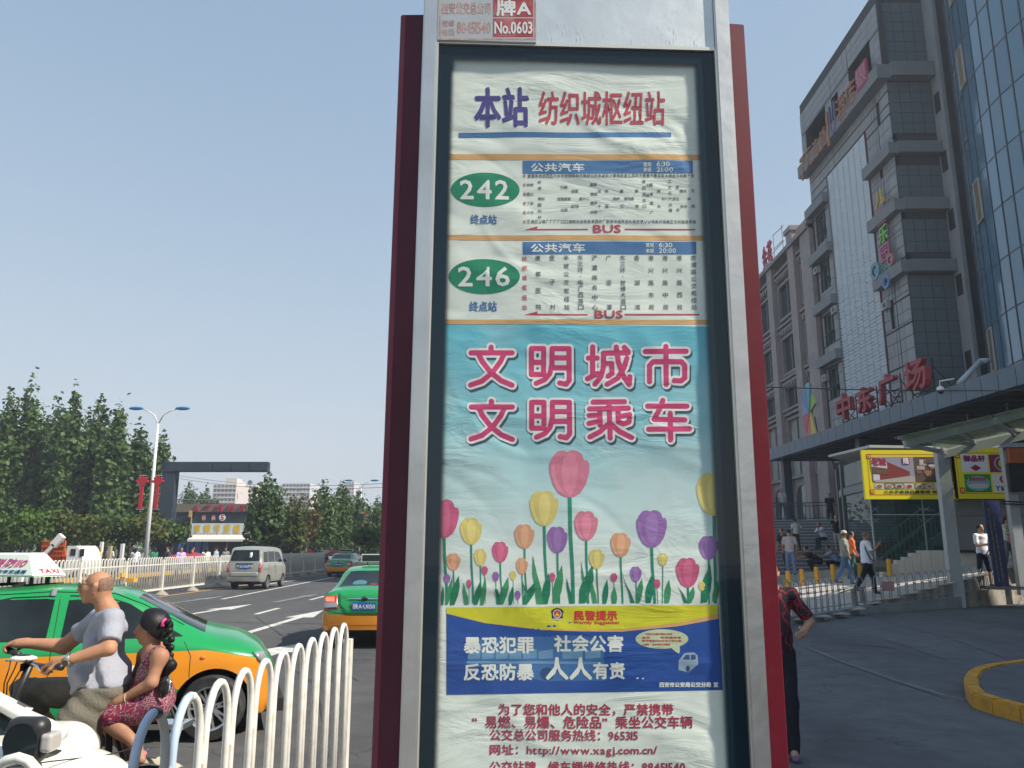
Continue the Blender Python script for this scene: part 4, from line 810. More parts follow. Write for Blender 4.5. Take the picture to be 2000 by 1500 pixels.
 m = MB(); xr = c.hit('B', 0, .88)[0].x - .022; m.ball((xr, 0, .885), (.012, .34, .018), 16, 6); st = m.build('boot_trim', chrome_m, t, True)
 m = MB(); m.lathe([(.0, -.002), (.052, -.002), (.06, .004), (.06, .012)], (xr - .020, 0, .897), 'x', 20, Matrix.Scale(.62, 3, Vector((0, 0, 1)))); m.build('badge', pm('badge_dark', (.1, .1, .1), .3, metal=.8), t, True)
 m = MB(); text3(m, 'BYD', (xr - .030, .036, .884), (0, -1, 0), (0, 0, 1), .072, .022); m.build('badge_lettering', chrome_m, t)
 xr = c.hit('B', 0, .76)[0].x - .022; m = MB(); m.box((xr - .008, -.22, .69), (xr, .22, .83)); pl_ = m.build('number_plate', plate_blue, t)
 m = MB(); text3(m, plate, (xr - .010, .20, .712), (0, -1, 0), (0, 0, 1), .40, .092, bold=.003); m.build('plate_lettering', white_p, pl_)
 m = MB(); text3(m, 'F3', (c.hit('B', .38, .90)[0].x - .013, .42, .895), (0, -1, 0), (0, 0, 1), .07, .03); m.build('model_lettering', chrome_m, t)
 c.seam('bumper_gap', 'B', [(-.72, .685), (-.3, .60), (.3, .60), (.72, .685)], seam_m, t, .008); c.seam('bumper_crease', 'B', [(-.70, .43), (.70, .43)], pm('orange_crease', (.4, .14, .01), .5), t, .012, .003)
 c.drape('bumper_grille', 'B', [(-.62, .44), (-.55, .47), (-.38, .47), (-.35, .44)], seam_m, t, .004, .05)
 if kind == 'rear':   # things seen through the back window: head rest and parcel shelf
  c.drape('seat_shape', 'T', [(-1.66, .10), (-1.66, .34), (-1.56, .36), (-1.50, .30), (-1.48, .22), (-1.5, .14), (-1.56, .08)], glow_grey, t, .007, .05)
  c.drape('window_sticker', 'T', [(-1.67, -.12), (-1.67, -.0), (-1.64, -.0), (-1.64, -.12)], txt_red, t, .008, .05)
  m = MB(); V, F = layout('西安公交', True); P = fit(V, 0, 0, .05, .30)
 for x in c.wheels:
  for s in (-1, 1): wheel(t, x, s * .755, c.wr, .20, 7, s)
 m = MB(); m.box((-2.0, -.60, .20), (2.0, .60, .32)); m.build('underbody', under_m, t)
 if kind == 'side':
  z0 = 1.535; r_ = thing('roof_sign', None, None); r_.parent = t
  a, bb, h = .21, .10, .235; x1, x0 = -.40, -1.20; th_ = R(-35); r_.rotation_euler = (0, 0, th_); r_.location = (-.40 + .52 * math.cos(th_), -.04 + .52 * math.sin(th_), 0)
  m = MB(); V = [(x0, -a, z0), (x1, -a, z0), (x1, a, z0), (x0, a, z0), (x0 + .10, -bb, z0 + h), (x1 - .20, -bb, z0 + h), (x1 - .20, bb, z0 + h), (x0 + .10, bb, z0 + h)]
  bm = bmesh.new(); vv = [bm.verts.new(v) for v in V]
  for f in ((0, 3, 2, 1), (4, 5, 6, 7), (0, 1, 5, 4), (1, 2, 6, 5), (2, 3, 7, 6), (3, 0, 4, 7)): bm.faces.new([vv[i] for i in f])
  bmesh.ops.bevel(bm, geom=bm.edges[:], offset=.018, segments=3, affect='EDGES'); me = bpy.data.meshes.new('sign_box'); bm.to_mesh(me); bm.free(); me.materials.append(sign_white); me.polygons.foreach_set('use_smooth', [True] * len(me.polygons)); me.set_sharp_from_angle(angle=R(35)); obj('sign_box', me, r_)
  ux = Vector((1, 0, 0)); uz = Vector((0, a - bb, h)).normalized(); o0 = Vector((0, -a - .004, z0)); uzs = (uz + ux * .45).normalized()
  m = MB(); text3(m, '安联防110', o0 + ux * -1.16 + uz * .100, ux, uzs, .56, .105, bold=.002); m.build('pink_lettering', txt_pink, r_)
  m = MB(); text3(m, '西安市交通局', o0 + ux * -.98 + uz * .035, ux, (uz + ux * .25).normalized(), .44, .042, bold=.0015); m.build('blue_lettering', txt_blue, r_)
  fx = Vector((-.20, 0, h)).normalized(); m = MB(); text3(m, 'TAXI', Vector((x1 + .003, -.115, z0)) + fx * .045, (0, 1, 0), fx, .23, .05, bold=.003); m.build('red_lettering', txt_red, r_)
  for x in (-.55, -1.05): m = MB(); m.bar((x, -.30, 1.45), (x, .30, 1.45), .03, .03); m.bar((x, -.1, 1.45), (x, -.1, z0 + .01), .03, .02); m.bar((x, .1, 1.45), (x, .1, z0 + .01), .03, .02); m.build('sign_bracket', black_m, r_)
  c.drape('roof_strap', 'R', [(-.20, 1.365), (-.20, 1.43), (-.15, 1.43), (-.15, 1.365)], pm('strap_grey', (.16, .17, .19), .7), t, .008, .03, .004)
  c.drape('door_sticker', 'R', [(.05, .60), (.61, .595), (.61, .735), (.05, .735)], white_p, t, .005, .05)
  q = c.hit('R', .50, .66)[0]; m = MB(); text3(m, '席', (.47, q.y - .009, .612), (1, 0, 0), (0, 0, 1), .10, .105, bold=.002); m.build('sticker_lettering', txt_blue, t)
 else:
  r_ = thing('roof_sign', None, None); r_.parent = t; z0 = 1.515
  m = MB(); m.box((-.26, -.46, z0), (-.10, .46, z0 + .165)); m.build('sign_box', white_p, r_); m = MB(); m.box((-.264, -.44, z0 + .018), (-.259, .44, z0 + .147)); m.build('led_panel', led_dark, r_)
  for y in (-.3, .3): m = MB(); m.bar((-.18, y, 1.42), (-.18, y, z0 + .01), .04, .03); m.build('sign_bracket', white_p, r_)
 return t
TH = R(19.5); taxi1 = taxi('green and orange taxi crossing behind the cyclist, its side and front wheel in view', (-2.91 - (1.32 * math.cos(TH) + .78 * math.sin(TH)), 8.10 - (1.32 * math.sin(TH) - .78 * math.cos(TH)), 0), TH, 'side')
for w_ in taxi1.children:
 if w_.name.startswith('wheel') and w_.location.x > 0: w_.rotation_euler = (0, 0, R(-14))
taxi2 = taxi('green and orange taxi from behind with one brake lamp lit and dark roof display', (-2.72, 17.25, 0), R(90), 'rear', lit=True)
taxi3 = taxi('small far green and orange taxi beyond the silver van beside the railing', (-10.75, 52.2, 0), R(90), 'far', '陕AU0506', detail=False)
# ================================================================ silver minivan
VAN = dict(top=[(-1.90, .50), (-1.89, .95), (-1.86, 1.30), (-1.72, 1.74), (-1.5, 1.83), (-1.0, 1.865), (.2, 1.85), (.75, 1.77), (1.0, 1.66), (1.42, 1.10), (1.66, .98), (1.78, .80), (1.82, .5)],
 bot=[(-1.90, .36), (-1.7, .30), (1.7, .28), (1.82, .36)], half=[(-1.90, .70), (-1.86, .765), (-1.6, .79), (1.0, .79), (1.5, .76), (1.72, .66), (1.82, .5)],
 belt=[(-1.90, .48), (-1.88, .90), (-1.84, 1.12), (-1.4, 1.14), (1.0, 1.10), (1.4, 1.0), (1.82, .48)], gh=.5, lean=.10, levels=[.42, .60, .80, .95], wheels=(-1.0, 1.05), wr=.285, arch=.35, w0=.79,
 stations=[-1.90, -1.895, -1.885, -1.86, -1.82, -1.76, -1.68, -1.58, -1.45, -1.2, -1.0, -.8, -.5, -.2, .1, .4, .6, .75, .88, 1.0, 1.1, 1.2, 1.32, 1.42, 1.55, 1.66, 1.74, 1.79, 1.82])
v_sil = pm('van_silver', (0.36, 0.37, 0.335), 0.38, metal=0.35, coat=0.3, var=0.06, dirt=(0.25, 0.24, 0.2), dscale=2, damt=0.5)
van = thing('minivan', 'silver grey minivan seen from behind, driving along the white median railing', 'van', (-11.60, 37.0, 0), R(88))
c = Car(VAN); c.rowmat = lambda j, x: 0; c.body([v_sil, v_sil, under_m], van)
for sd_, md in ((-1, 'R'), (1, 'L')):
 for o in ([(-1.60, 1.17), (-1.55, 1.60), (-1.05, 1.63), (-1.05, 1.17)], [(-.95, 1.17), (-.95, 1.63), (-.15, 1.63), (-.15, 1.17)], [(-.05, 1.17), (-.05, 1.63), (.55, 1.58), (.95, 1.2), (.95, 1.14)]): c.drape('side_window', md, o, glass_dark, van, .005, .08)
 for o in ([(-1.0, 1.66), (-1.0, .45)], [(-.1, 1.66), (-.1, .32)], [(.98, 1.1), (.9, .6), (.75, .35)]): c.seam('door_gap', md, o, seam_m, van, .012)
 c.seam('door_rail', md, [(-1.7, .86), (-1.0, .86)], seam_m, van, .02); q = c.hit(md, -.2, .98)[0]; m = MB(); m.ball(q + Vector((0, sd_ * .01, 0)), (.07, .016, .02), 8, 5); m.build('door_handle', seam_m, van)
 c.drape('tail_lamp', 'B', [(sd_ * .63, .76), (sd_ * .755, .76), (sd_ * .765, 1.12), (sd_ * .66, 1.10)][::sd_], lamp_red, van, .008, .05, .012)
 c.drape('lamp_lens', 'B', [(sd_ * .65, .95), (sd_ * .75, .95), (sd_ * .755, 1.03), (sd_ * .66, 1.03)][::sd_], lamp_clear, van, .022, .05)
 q = c.hit(md, .95, 1.2)[0]; m = MB(); m.ball(q + Vector((.03, sd_ * .13, .02)), (.05, .09, .09), 10, 7); m.build('side_mirror', black_m, van, True)
 for x in c.wheels: wheel(van, x, sd_ * .70, c.wr, .17, 6, sd_)
c.drape('rear_window', 'B', [(-.60, 1.22), (-.64, 1.26), (-.57, 1.66), (-.52, 1.69), (.52, 1.69), (.57, 1.66), (.64, 1.26), (.60, 1.22)], glass_dark, van, .006, .08)
c.drape('windscreen', 'T', [(1.38, -.62), (1.38, .62), (1.02, .56), (1.02, -.56)], glass_dark, van, .005, .08)
for nm, y0, z0, w, h, mt in (('window_sticker', -.30, 1.36, .12, .22, white_p), ('plate_recess', -.36, .92, .72, .20, v_sil), ('plate_light_bar', -.38, 1.075, .76, .05, seam_m), ('number_plate', -.22, .90, .44, .15, plate_blue), ('bumper_panel', -.62, .56, 1.24, .20, pm('van_bumper', (.30, .31, .28), .5))):
 o = [(y0, z0), (y0 + w, z0), (y0 + w, z0 + h), (y0, z0 + h)]; c.drape(nm, 'B', o, mt, van, .010 if nm == 'plate_recess' else .018, .1, .006)
m = MB(); xr = c.hit('B', 0, .97)[0].x - .032; text3(m, '陕A U7053', (xr, .19, .93), (0, -1, 0), (0, 0, 1), .38, .09, bold=.003); m.build('plate_lettering', white_p, van)
c.seam('bumper_gap', 'B', [(-.72, .80), (.72, .80)], seam_m, van, .012); c.seam('bumper_edge', 'B', [(-.70, .53), (.70, .53)], chrome_m, van, .02)
m = MB(); m.box((-1.7, -.5, .22), (1.6, .5, .34)); m.build('underbody', under_m, van); m = MB(); m.tube([(-1.75, 0, .33), (-1.2, 0, .33)], .05); m.build('spare_carrier', under_m, van)
# ================================================================ white low car in the near left corner
wc = thing('microcar', 'small white microcar with black mirror, cut by the lower left corner', 'car', (-2.5, 4.05, 0))
wp = pm('microcar_white', (0.80, 0.79, 0.70), 0.25, coat=0.5, dirt=(0.6, 0.58, 0.5), dscale=4, damt=0.25)
def sbox(P, c, r, rd): q = np.abs(P - V3(c)) - (V3(r) - rd); return np.linalg.norm(np.maximum(q, 0), axis=-1) + np.minimum(q.max(-1), 0) - rd
def wc_fn(P):
 D = smin(smin(sbox(P, (-3.4, 4.12, .58), (.74, .56, .405), .20), sbox(P, (-2.80, 3.93, .58), (.76, .36, .405), .15), .1), d_ell(P, (-2.02, 3.82, .52), (.41, .38, .42)), .05)
 D = np.maximum(D, -(np.linalg.norm(P[..., [0, 2]] - V3((-2.28, .24)), axis=-1) - .27) if False else D); return smax(D, -(P[..., 2] - .20), .02)
obj('body', sdf_mesh(wc_fn, (-4.1, 3.4, .1), (-1.6, 4.8, 1.1), .018, 'body', wp), wc, True)
m = MB(); m.tube([Vector((-2.14, 3.50, .93)) + Vector((0, 0, .0)), Vector((-1.98, 3.62, .93)), Vector((-1.85, 3.85, .90)), Vector((-1.80, 4.1, .88))], .003, 5); m.build('bonnet_gap', seam_m, wc, world=True)
def wt(mb, pts, Y, r): mb.tube([W(a, b, Y) for a, b in pts], r, 8)
m = MB(); P1 = [W(-60, 1318, 3.95), W(0, 1374, 3.9), W(45, 1398, 3.87), W(92, 1420, 3.85), W(125, 1436, 3.83)]; m.tube(P1, .028, 10, rs=[.026, .030, .032, .036, .03]); m.build('windscreen_pillar', wp, wc, True, world=True)
m = MB(); P1 = [W(-60, 1318, 4.5), W(0, 1362, 4.55), W(60, 1390, 4.6)]; m.tube(P1, .022, 8); m.build('windscreen_pillar', wp, wc, True, world=True)
m = MB(); m.tube([(-3.9, 3.7, 1.12), (-3.7, 3.72, 1.42), (-3.2, 3.74, 1.50), (-2.80, 3.78, 1.40)], .03, 8); m.tube([(-3.9, 4.5, 1.12), (-3.7, 4.48, 1.42), (-3.2, 4.46, 1.50), (-2.80, 4.42, 1.40)], .03, 8); m.build('roof_frame', wp, wc, True, world=True)
m = MB(); m.add([(-3.88, 3.66, 1.1), (-3.7, 3.70, 1.40), (-3.2, 3.72, 1.47), (-2.82, 3.76, 1.37), W(2, 1385, 3.92), W(90, 1435, 3.86), W(60, 1475, 3.82), (-3.0, 3.60, .95)], [(0, 1, 7), (1, 2, 7), (2, 3, 7), (3, 4, 7), (4, 5, 6), (4, 6, 7)]); m.build('side_window', glass_dark, wc, world=True)
m = MB(); m.box((-3.7, 3.74, 1.47), (-3.2, 4.46, 1.51)); m.build('roof_panel', wp, wc, world=True)
cx_, cz_ = W(59, 1443, 3.62)[0], W(59, 1443, 3.62)[2]
me = sdf_mesh(lambda P: sbox(P, (cx_, 3.60, cz_), (.088, .05, .094), .045), (cx_ - .12, 3.5, cz_ - .12), (cx_ + .12, 3.7, cz_ + .12), .006, 'side_mirror', black_m); mo = obj('side_mirror', me, wc, True)
m = MB(); m.prism([(cx_ + .074 * math.cos(a) * (1 if abs(math.cos(a)) < .7 else 1), 3.546, cz_ + .078 * math.sin(a)) for a in [2 * PI * i / 24 for i in range(24)]], (0, .006, 0)); m.build('mirror_glass', glass_dark, mo, world=True)
q = W(99, 1448, 3.6); me = sdf_mesh(lambda P: sbox(P, (q.x, 3.60, q.z), (.026, .045, .038), .015), (q.x - .05, 3.5, q.z - .06), (q.x + .05, 3.7, q.z + .06), .005, 'mirror_indicator', pm('indicator_lens', (.42, .40, .38), .15, coat=.8)); obj('mirror_indicator', me, mo, True)
m = MB(); m.tube([Vector((cx_ + .02, 3.63, cz_ - .05)), Vector((cx_ + .05, 3.78, cz_ - .10))], .018); m.build('mirror_stalk', black_m, mo, world=True)
m = MB(); pts = [W(-40 + 0, 1530, 3.5), W(-12, 1502, 3.48), W(12, 1486, 3.47), W(36, 1480, 3.46), W(56, 1487, 3.46), W(70, 1503, 3.46), W(80, 1530, 3.46)]; m.tube(pts, .022, 10); m.build('side_opening_rim', wp, wc, True, world=True)
for x in (-2.28, -3.5):
 for y, s in ((3.62, -1), (4.5, 1)): w_ = wheel(wc, 0, 0, .22, .13, 5, s); w_.location = (x + 2.5, y - 4.05, .22)
# ================================================================ near white railing
rail_w = pm('railing_white', (0.74, 0.72, 0.66), 0.42, var=0.06, vscale=9, dirt=(0.5, 0.45, 0.36), dscale=14, damt=0.5)
rail_shade = pm('railing_white_shaded', (0.45, 0.56, 0.68), 0.5, var=0.1, vscale=12)  # white tubes nearest the sign, their bluish shade put into the colour
XR_ = -1.2; SP = .304; AW = .122; ZR = 1.285; nr = thing('white_railing', 'near white tubular arch railing ending beside the bus stop sign', 'railing', (XR_, 4.3, 0.15))
def arch_pts(y, zt, hw, z0, n=9): return [(XR_, y - hw, z0)] + [(XR_, y - hw * math.cos(PI * i / n), zt - hw * 1.5 + hw * 1.5 * math.sin(PI * i / n)) for i in range(n + 1)] + [(XR_, y + hw, z0)]
ys = [2.80 + SP * i for i in range(11)]
proto = None
for i, y in enumerate(ys):
 m = MB(); r_ = .0155 if i > 0 else .0155; m.tube(arch_pts(y, ZR, AW, .2, 12), r_, 10)
 if i == 0:
  m = MB(); P = arch_pts(y, ZR, AW, .2, 12); m.tube(P[:9], r_, 10); o = m.build('railing_arch', rail_shade, nr, True, world=True); m = MB(); m.tube(P[8:], r_, 10); m.build('arch_leg', pm('railing_grey', (.5, .5, .46), .5), o, True, world=True)
  m = MB(); m.tube(P[7:9], .019, 10); m.build('tape_band', black_m, o, world=True); continue
 if i == 1:
  P = arch_pts(y, ZR, AW, .2, 12); m = MB(); m.tube(P[:8], r_, 10); o = m.build('railing_arch', rail_shade, nr, True, world=True); m = MB(); m.tube(P[7:], r_, 10); m.build('arch_leg', rail_w, o, True, world=True); continue
 if proto is None: proto = m.build('railing_arch', rail_w, nr, True, world=True); py0 = y
 else: o = proto.copy(); COL.objects.link(o); o.location = (0, y - py0, 0)
pp0 = None
for i, y in enumerate(ys[:-1]):
 if pp0 is None: m = MB(); m.box((XR_ - .007, y + AW + .010, 1.01), (XR_ + .007, y + SP - AW - .010, 1.075)); pp0 = m.build('link_plate', rail_w, nr, world=True)
 else: o = pp0.copy(); COL.objects.link(o); o.location = (0, y - ys[0], 0)
m = MB(); m.box((XR_ - .028, ys[-1] + .135, .15), (XR_ + .028, ys[-1] + .20, 1.17)); m.build('end_post', rail_w, nr, world=True)
m = MB(); m.box((XR_ - .028, ys[-1] + .205, .15), (XR_ + .028, ys[-1] + .225, 1.165)); m.build('end_post_cover', rail_w, nr, world=True)
m = MB(); m.box((XR_ - .02, ys[0] - .3, .19), (XR_ + .02, ys[-1] + .134, .22)); m.build('bottom_rail', rail_w, nr, world=True)
r = MB(); r.box((-1.45, -12, 0), (-1.105, 6.2, .15)); struct(r, 'railing_base', sidewalk_m)
# ================================================================ people
skin_tan = pm('skin_tan', (0.40, 0.20, 0.115), 0.62, spec=.35, var=0.16, vscale=9, bump=.12, bscale=90, dirt=(.33, .13, .08), dscale=7, damt=.5); skin_light = pm('skin_light', (0.50, 0.29, 0.19), 0.5, var=0.08, vscale=12); skin_girl = pm('skin_brown', (0.35, 0.175, 0.105), 0.62, spec=.35, var=0.14, vscale=9, bump=.1, bscale=90)
hair_m = pm('black_hair', (0.007, 0.006, 0.007), 0.5, spec=0.35, var=0.3, vscale=40, bump=0.12, bscale=60, stretch=(2, 2, .2))
lens_m = thin_glass('lens', tint=(.8, .82, .8)); eye_w = pm('eye_white', (.6, .58, .55), .4); eye_d = pm('eye_dark', (.012, .01, .01), .25); lip = pm('lip', (.32, .11, .09), .5)
shoe_b = pm('black_shoe', (0.015, 0.015, 0.017), 0.5)
def head_prims(c, f, s=1.0, up=(0, 0, 1)):
 """c: centre of head; f: facing unit vector"""
 c = Vector(c); f = Vector(f).normalized(); u = Vector(up).normalized(); r = f.cross(u).normalized(); u = r.cross(f)
 def at(a, b, d=0): return c + f * (a * s) + u * (b * s) + r * (d * s)
 P = [('e', at(-.012, .035), (.084 * s, .078 * s, .080 * s), .02), ('e', at(-.028, .012), (.074 * s, .074 * s, .078 * s), .02), ('e', at(.018, -.02), (.066 * s, .062 * s, .074 * s), .02), ('c', at(.035, -.055, 0), at(.058, -.083, 0), .040 * s, .024 * s, .02),
   ('c', at(.0, -.045, .040), at(.045, -.076, .018), .022 * s, .018 * s, .02), ('c', at(.0, -.045, -.040), at(.045, -.076, -.018), .022 * s, .018 * s, .02)]
 return P, at
def face(parent, c, f, skin, s=1.0, up=(0, 0, 1), h=.004, glasses=False, ears=True, neck=None, bald=False, name='head'):
 P, at = head_prims(c, f, s, up)
 P += [('c', at(.088, .020), at(.112, -.018), .010 * s, .015 * s, .012), ('c', at(.100, -.022, .010), at(.100, -.022, -.010), .010 * s, .010 * s, .008),
   ('c', at(.082, .036, .012), at(.074, .036, .045), .009 * s, .008 * s, .012), ('c', at(.082, .036, -.012), at(.074, .036, -.045), .009 * s, .008 * s, .012),
   ('e', at(.055, -.005, .040), (.026 * s,) * 3, .02), ('e', at(.055, -.005, -.040), (.026 * s,) * 3, .02),
   ('c', at(.090, -.045, .012), at(.090, -.045, -.012), .011 * s, .011 * s, .008), ('c', at(.088, -.058, .010), at(.088, -.058, -.010), .010 * s, .010 * s, .008)]
 if ears: P += [('c', at(-.020, .022, .084), at(-.006, -.026, .076), .019 * s, .012 * s, .005), ('c', at(-.020, .022, -.084), at(-.006, -.026, -.076), .019 * s, .012 * s, .005)]
 if neck: P += neck
 return P, at
def eyes(parent, at, s=1.0):
 for d in (-1, 1):
  m = MB(); m.ball(at(.072, .020, .031 * d), .0125 * s, 10, 7); e = m.build('eye', eye_w, parent, True, world=True); m = MB(); m.ball(at(.080, .020, .031 * d), .0062 * s, 8, 6); m.build('iris', eye_d, e, True, world=True)
  m = MB(); m.tube([at(.088, .044, .014 * d), at(.088, .049, .030 * d), at(.074, .044, .048 * d)], .0028 * s, 6); m.build('eyebrow', hair_m, parent, True, world=True)
def hand_prims(w, e, nrm, grip=None, s=1.0, side=1):
 """relaxed or gripping hand: w wrist, e direction of the hand, nrm palm normal; fingers curl towards nrm"""
 w = Vector(w); e = Vector(e).normalized(); n = Vector(nrm).normalized(); r = e.cross(n).normalized(); P = []
 at = lambda a, b, c: w + e * (a * s) + r * (b * s) + n * (c * s)
 P += [('c', at(.0, 0, 0), at(.045, .012, .002), .024 * s, .026 * s, .02), ('c', at(.02, -.014, 0), at(.080, -.028, .004), .018 * s, .014 * s, .02), ('c', at(.02, .010, 0), at(.082, .022, .004), .018 * s, .014 * s, .02), ('c', at(.03, 0, 0), at(.085, -.003, .002), .018 * s, .014 * s, .02)]
 L_ = (.88, 1.0, .94, .74); k = 1.0 if grip is None else grip
 for i, (b, l) in enumerate(zip((-.030, -.010, .010, .029), L_)):
  a1 = .55 * k; p0 = at(.083, b, .004); ang = a1; d1 = e * math.cos(ang) + n * math.sin(ang); p1 = p0 + d1 * (.040 * l * s); ang += 1.25 * k; d2 = e * math.cos(ang) + n * math.sin(ang); p2 = p1 + d2 * (.027 * l * s); ang += 1.0 * k; d3 = e * math.cos(ang) + n * math.sin(ang); p3 = p2 + d3 * (.020 * l * s)
  P += [('c', p0, p1, .0095 * s, .0088 * s, .004), ('c', p1, p2, .0088 * s, .0080 * s, .004), ('c', p2, p3, .0080 * s, .0070 * s, .004)]
 t0 = at(.018, -.022 * side, .006); t1 = at(.045, -.050 * side, .026); t2 = at(.070, -.046 * side, .048 * max(.5, k)); P += [('c', t0, t1, .014 * s, .011 * s, .006), ('c', t1, t2, .011 * s, .0085 * s, .005)]
 return P
Yc = 4.70
def J(px, py, dy=0.0): return W(px, py, Yc + dy)
man = thing('person', 'bald man in glasses, grey T-shirt and khaki shorts riding with a girl behind him', 'person', (-2.35, 4.85, 0))
hc = J(188, 1149, .14); fdir = Vector((-1, -.12, .06))
sh_n = J(219, 1212, -.01); sh_f = J(190, 1210, .34); el_n = J(212, 1266, -.10); wr_n = J(128, 1291, -.16); hd_n = J(104, 1297, -.14)
el_f = J(126, 1262, .45); wr_f = J(52, 1256, .42); hip_n = J(205, 1344, .06); hip_f = J(190, 1342, .30)
kn_n = J(150, 1412, -.02); an_n = J(185, 1540, .0); kn_f = J(52, 1352, .34); an_f = J(92, 1412, .34); ft_f = J(60, 1440, .34)
nk = J(207, 1196, .16); chest = J(190, 1262, .16); belly = J(186, 1312, .16)
BP, at = face(None, hc, fdir, skin_tan, .86, neck=[('c', hc + Vector((.035, 0, -.045)), J(211, 1196, .15), .050, .056, .03), ('c', J(211, 1195, .15), J(212, 1228, .16), .054, .08, .04)])
BP += [('c', sh_n, el_n, .043, .038, .02), ('c', el_n, wr_n, .041, .027, .02), ('c', sh_f, el_f, .052, .046, .03), ('c', el_f, wr_f, .047, .029, .02), ('c', J(205, 1230, .16), belly, .07, .07, .03), ('c', sh_n, sh_f, .042, .042, .03), ('c', belly, J(198, 1345, .16), .06, .06, .03),
  ('c', J(198, 1345, .16), kn_n, .05, .06, .03), ('c', kn_n, an_n, .06, .04, .03), ('c', J(198, 1345, .2), kn_f, .045, .052, .03), ('c', kn_f, an_f, .058, .04, .03), ('c', an_f, ft_f, .04, .03, .02)]
BP += hand_prims(wr_n, (hd_n - wr_n) + Vector((-.02, 0, .005)), (-.15, .1, -1), .95, 1.05, -1) + hand_prims(wr_f, (-1, -.05, .02), (0, 0, -1), .9, 1.05, 1)
body = blob('body', BP, skin_tan, man, .0075, .02, world=True)
eyes(man, at, .86)
P_, _a = head_prims(hc, fdir, .86); grey_hair = pm('thin_grey_hair', (0.20, 0.12, 0.085), 0.85, var=.35, vscale=60)
blob('hair', [(q[0], q[1], tuple(r_ + .0035 for r_ in q[2]), .02) for q in P_[:2]], grey_hair, man, .005, .02, cuts=[(at(-.036, 0), tuple(fdir)), (at(0, .050), (-.35, 0, 1)), (at(0, -.050), (-.2, 0, -1))], world=True)
m = MB()
gf = pm('glasses_frame', (.03, .025, .02), .3)
for d in (-1, 1):
 ring = [at(.104 - .010 * abs(math.cos(t)) * (1 if d * math.cos(t) > 0 else 0), .018 + .019 * math.sin(t), d * .036 + .026 * math.cos(t)) for t in [2 * PI * i / 18 for i in range(19)]]; m.tube(ring, .0016, 6)
 m.tube([at(.096, .028, d * .062), at(.05, .030, d * .083), at(-.005, .022, d * .090), at(-.02, .005, d * .088)], .002, 6)
m.tube([at(.106, .022, -.010), at(.108, .026, 0), at(.106, .022, .010)], .0016, 6); gl_ = m.build('glasses', gf, man, True, world=True)
for d in (-1, 1):
 m = MB(); m.poly([at(.104, .018 + .018 * math.sin(t), d * .036 + .025 * math.cos(t)) for t in [2 * PI * i / 16 for i in range(16)]]); m.build('lens', lens_m, gl_, world=True)
m = MB(); m.tube([at(.094, -.050, .018), at(.099, -.051, 0), at(.094, -.050, -.018)], .0030, 6); m.build('mouth', lip, man, True, world=True)
tee = pm('grey_tshirt', (0.30, 0.31, 0.36), 0.9, var=0.10, vscale=5, bump=0.25, bscale=60)
up_t = lambda a, b, t: a.lerp(b, t)
TP = [('f', J(210, 1224, .16), J(194, 1310, .16), .098, .118, 1.35, (0, 1, 0), .04), ('f', J(176, 1300, .16), J(180, 1334, .16), .10, .108, 1.35, (0, 1, 0), .04), ('f', J(180, 1322, .15), J(218, 1330, .13), .098, .095, 1.6, (0, 1, 0), .04), ('c', sh_n, sh_f, .062, .058, .04), ('f', J(216, 1300, .15), J(212, 1340, .15), .082, .086, 1.5, (0, 1, 0), .04), ('c', J(214, 1202, .09), J(206, 1202, .24), .036, .036, .03)]
body_t = list(TP)
cutn = up_t(sh_n, el_n, .80); cutf = up_t(sh_f, el_f, .52)
def tee_fn(P):
 D = eval_prims(P, body_t, .04); hem = J(190, 1347, .16); D = smax(D, d_cut(P, hem, (.03, 0, -1)), .01)
 A = smax(d_cap(P, sh_n, el_n + (el_n - sh_n) * .2, .058, .064), d_cut(P, cutn, el_n - sh_n), .006); B = smax(d_cap(P, sh_f, el_f, .058, .062), d_cut(P, cutf, el_f - sh_f), .006)
 D = smin(smin(D, A, .035), B, .035); x, y, z = P[..., 0], P[..., 1], P[..., 2]
 D = D + .0075 * np.sin(34 * (z + .9 * x) + 2.4 * np.sin(9 * (x - y)) ) * np.clip((1.36 - z) * 4 + .35, .25, 1.2) + .0035 * np.sin(60 * (z - .5 * x) + 2 * np.sin(14 * x))
 nb = nk + Vector((-.035, 0, .03)); D = smax(D, -d_cap(P, nb + Vector((.03, 0, .05)), nb + Vector((-.055, 0, -.05)), .068, .055), .008); return D
lo, hi = prim_bounds(TP, .13); obj('tshirt', sdf_mesh(tee_fn, lo, hi, .009, 'tshirt', tee), man, True)
khaki = pm('khaki_cloth', (0.135, 0.122, 0.095), 0.9, var=0.12, vscale=6, bump=0.3, bscale=70)
SPr = [('c', J(200, 1345, .10), J(198, 1345, .24), .125, .120, .04), ('c', hip_n, up_t(hip_n, kn_n, .96), .11, .10, .04), ('c', up_t(hip_n, kn_n, .9), J(165, 1450, .0), .10, .095, .04), ('c', hip_f, kn_f, .11, .088, .04), ('c', kn_f, up_t(kn_f, an_f, .50), .080, .070, .04), ('e', J(216, 1368, .15), (.11, .13, .10), .04)]
def sh_fn(P):
 D = eval_prims(P, SPr, .05); x, y, z = P[..., 0], P[..., 1], P[..., 2]; D = D + .006 * np.sin(26 * (x - .8 * z) + 2.5 * np.sin(8 * (z + y))) + .004 * np.sin(48 * (x + z) + 2 * np.sin(13 * z)); D = smax(D, d_cut(P, J(190, 1334, .16), (0, 0, 1)), .01); return D
lo, hi = prim_bounds(SPr, .05); obj('shorts', sdf_mesh(sh_fn, lo, hi, .010, 'shorts', khaki), man, True)
blob('shoe', [('c', an_f + Vector((0, 0, -.03)), ft_f, .045, .035), ('c', an_f + Vector((.03, 0, -.05)), ft_f + Vector((0, 0, -.02)), .04, .035)], shoe_b, man, .01, world=True)
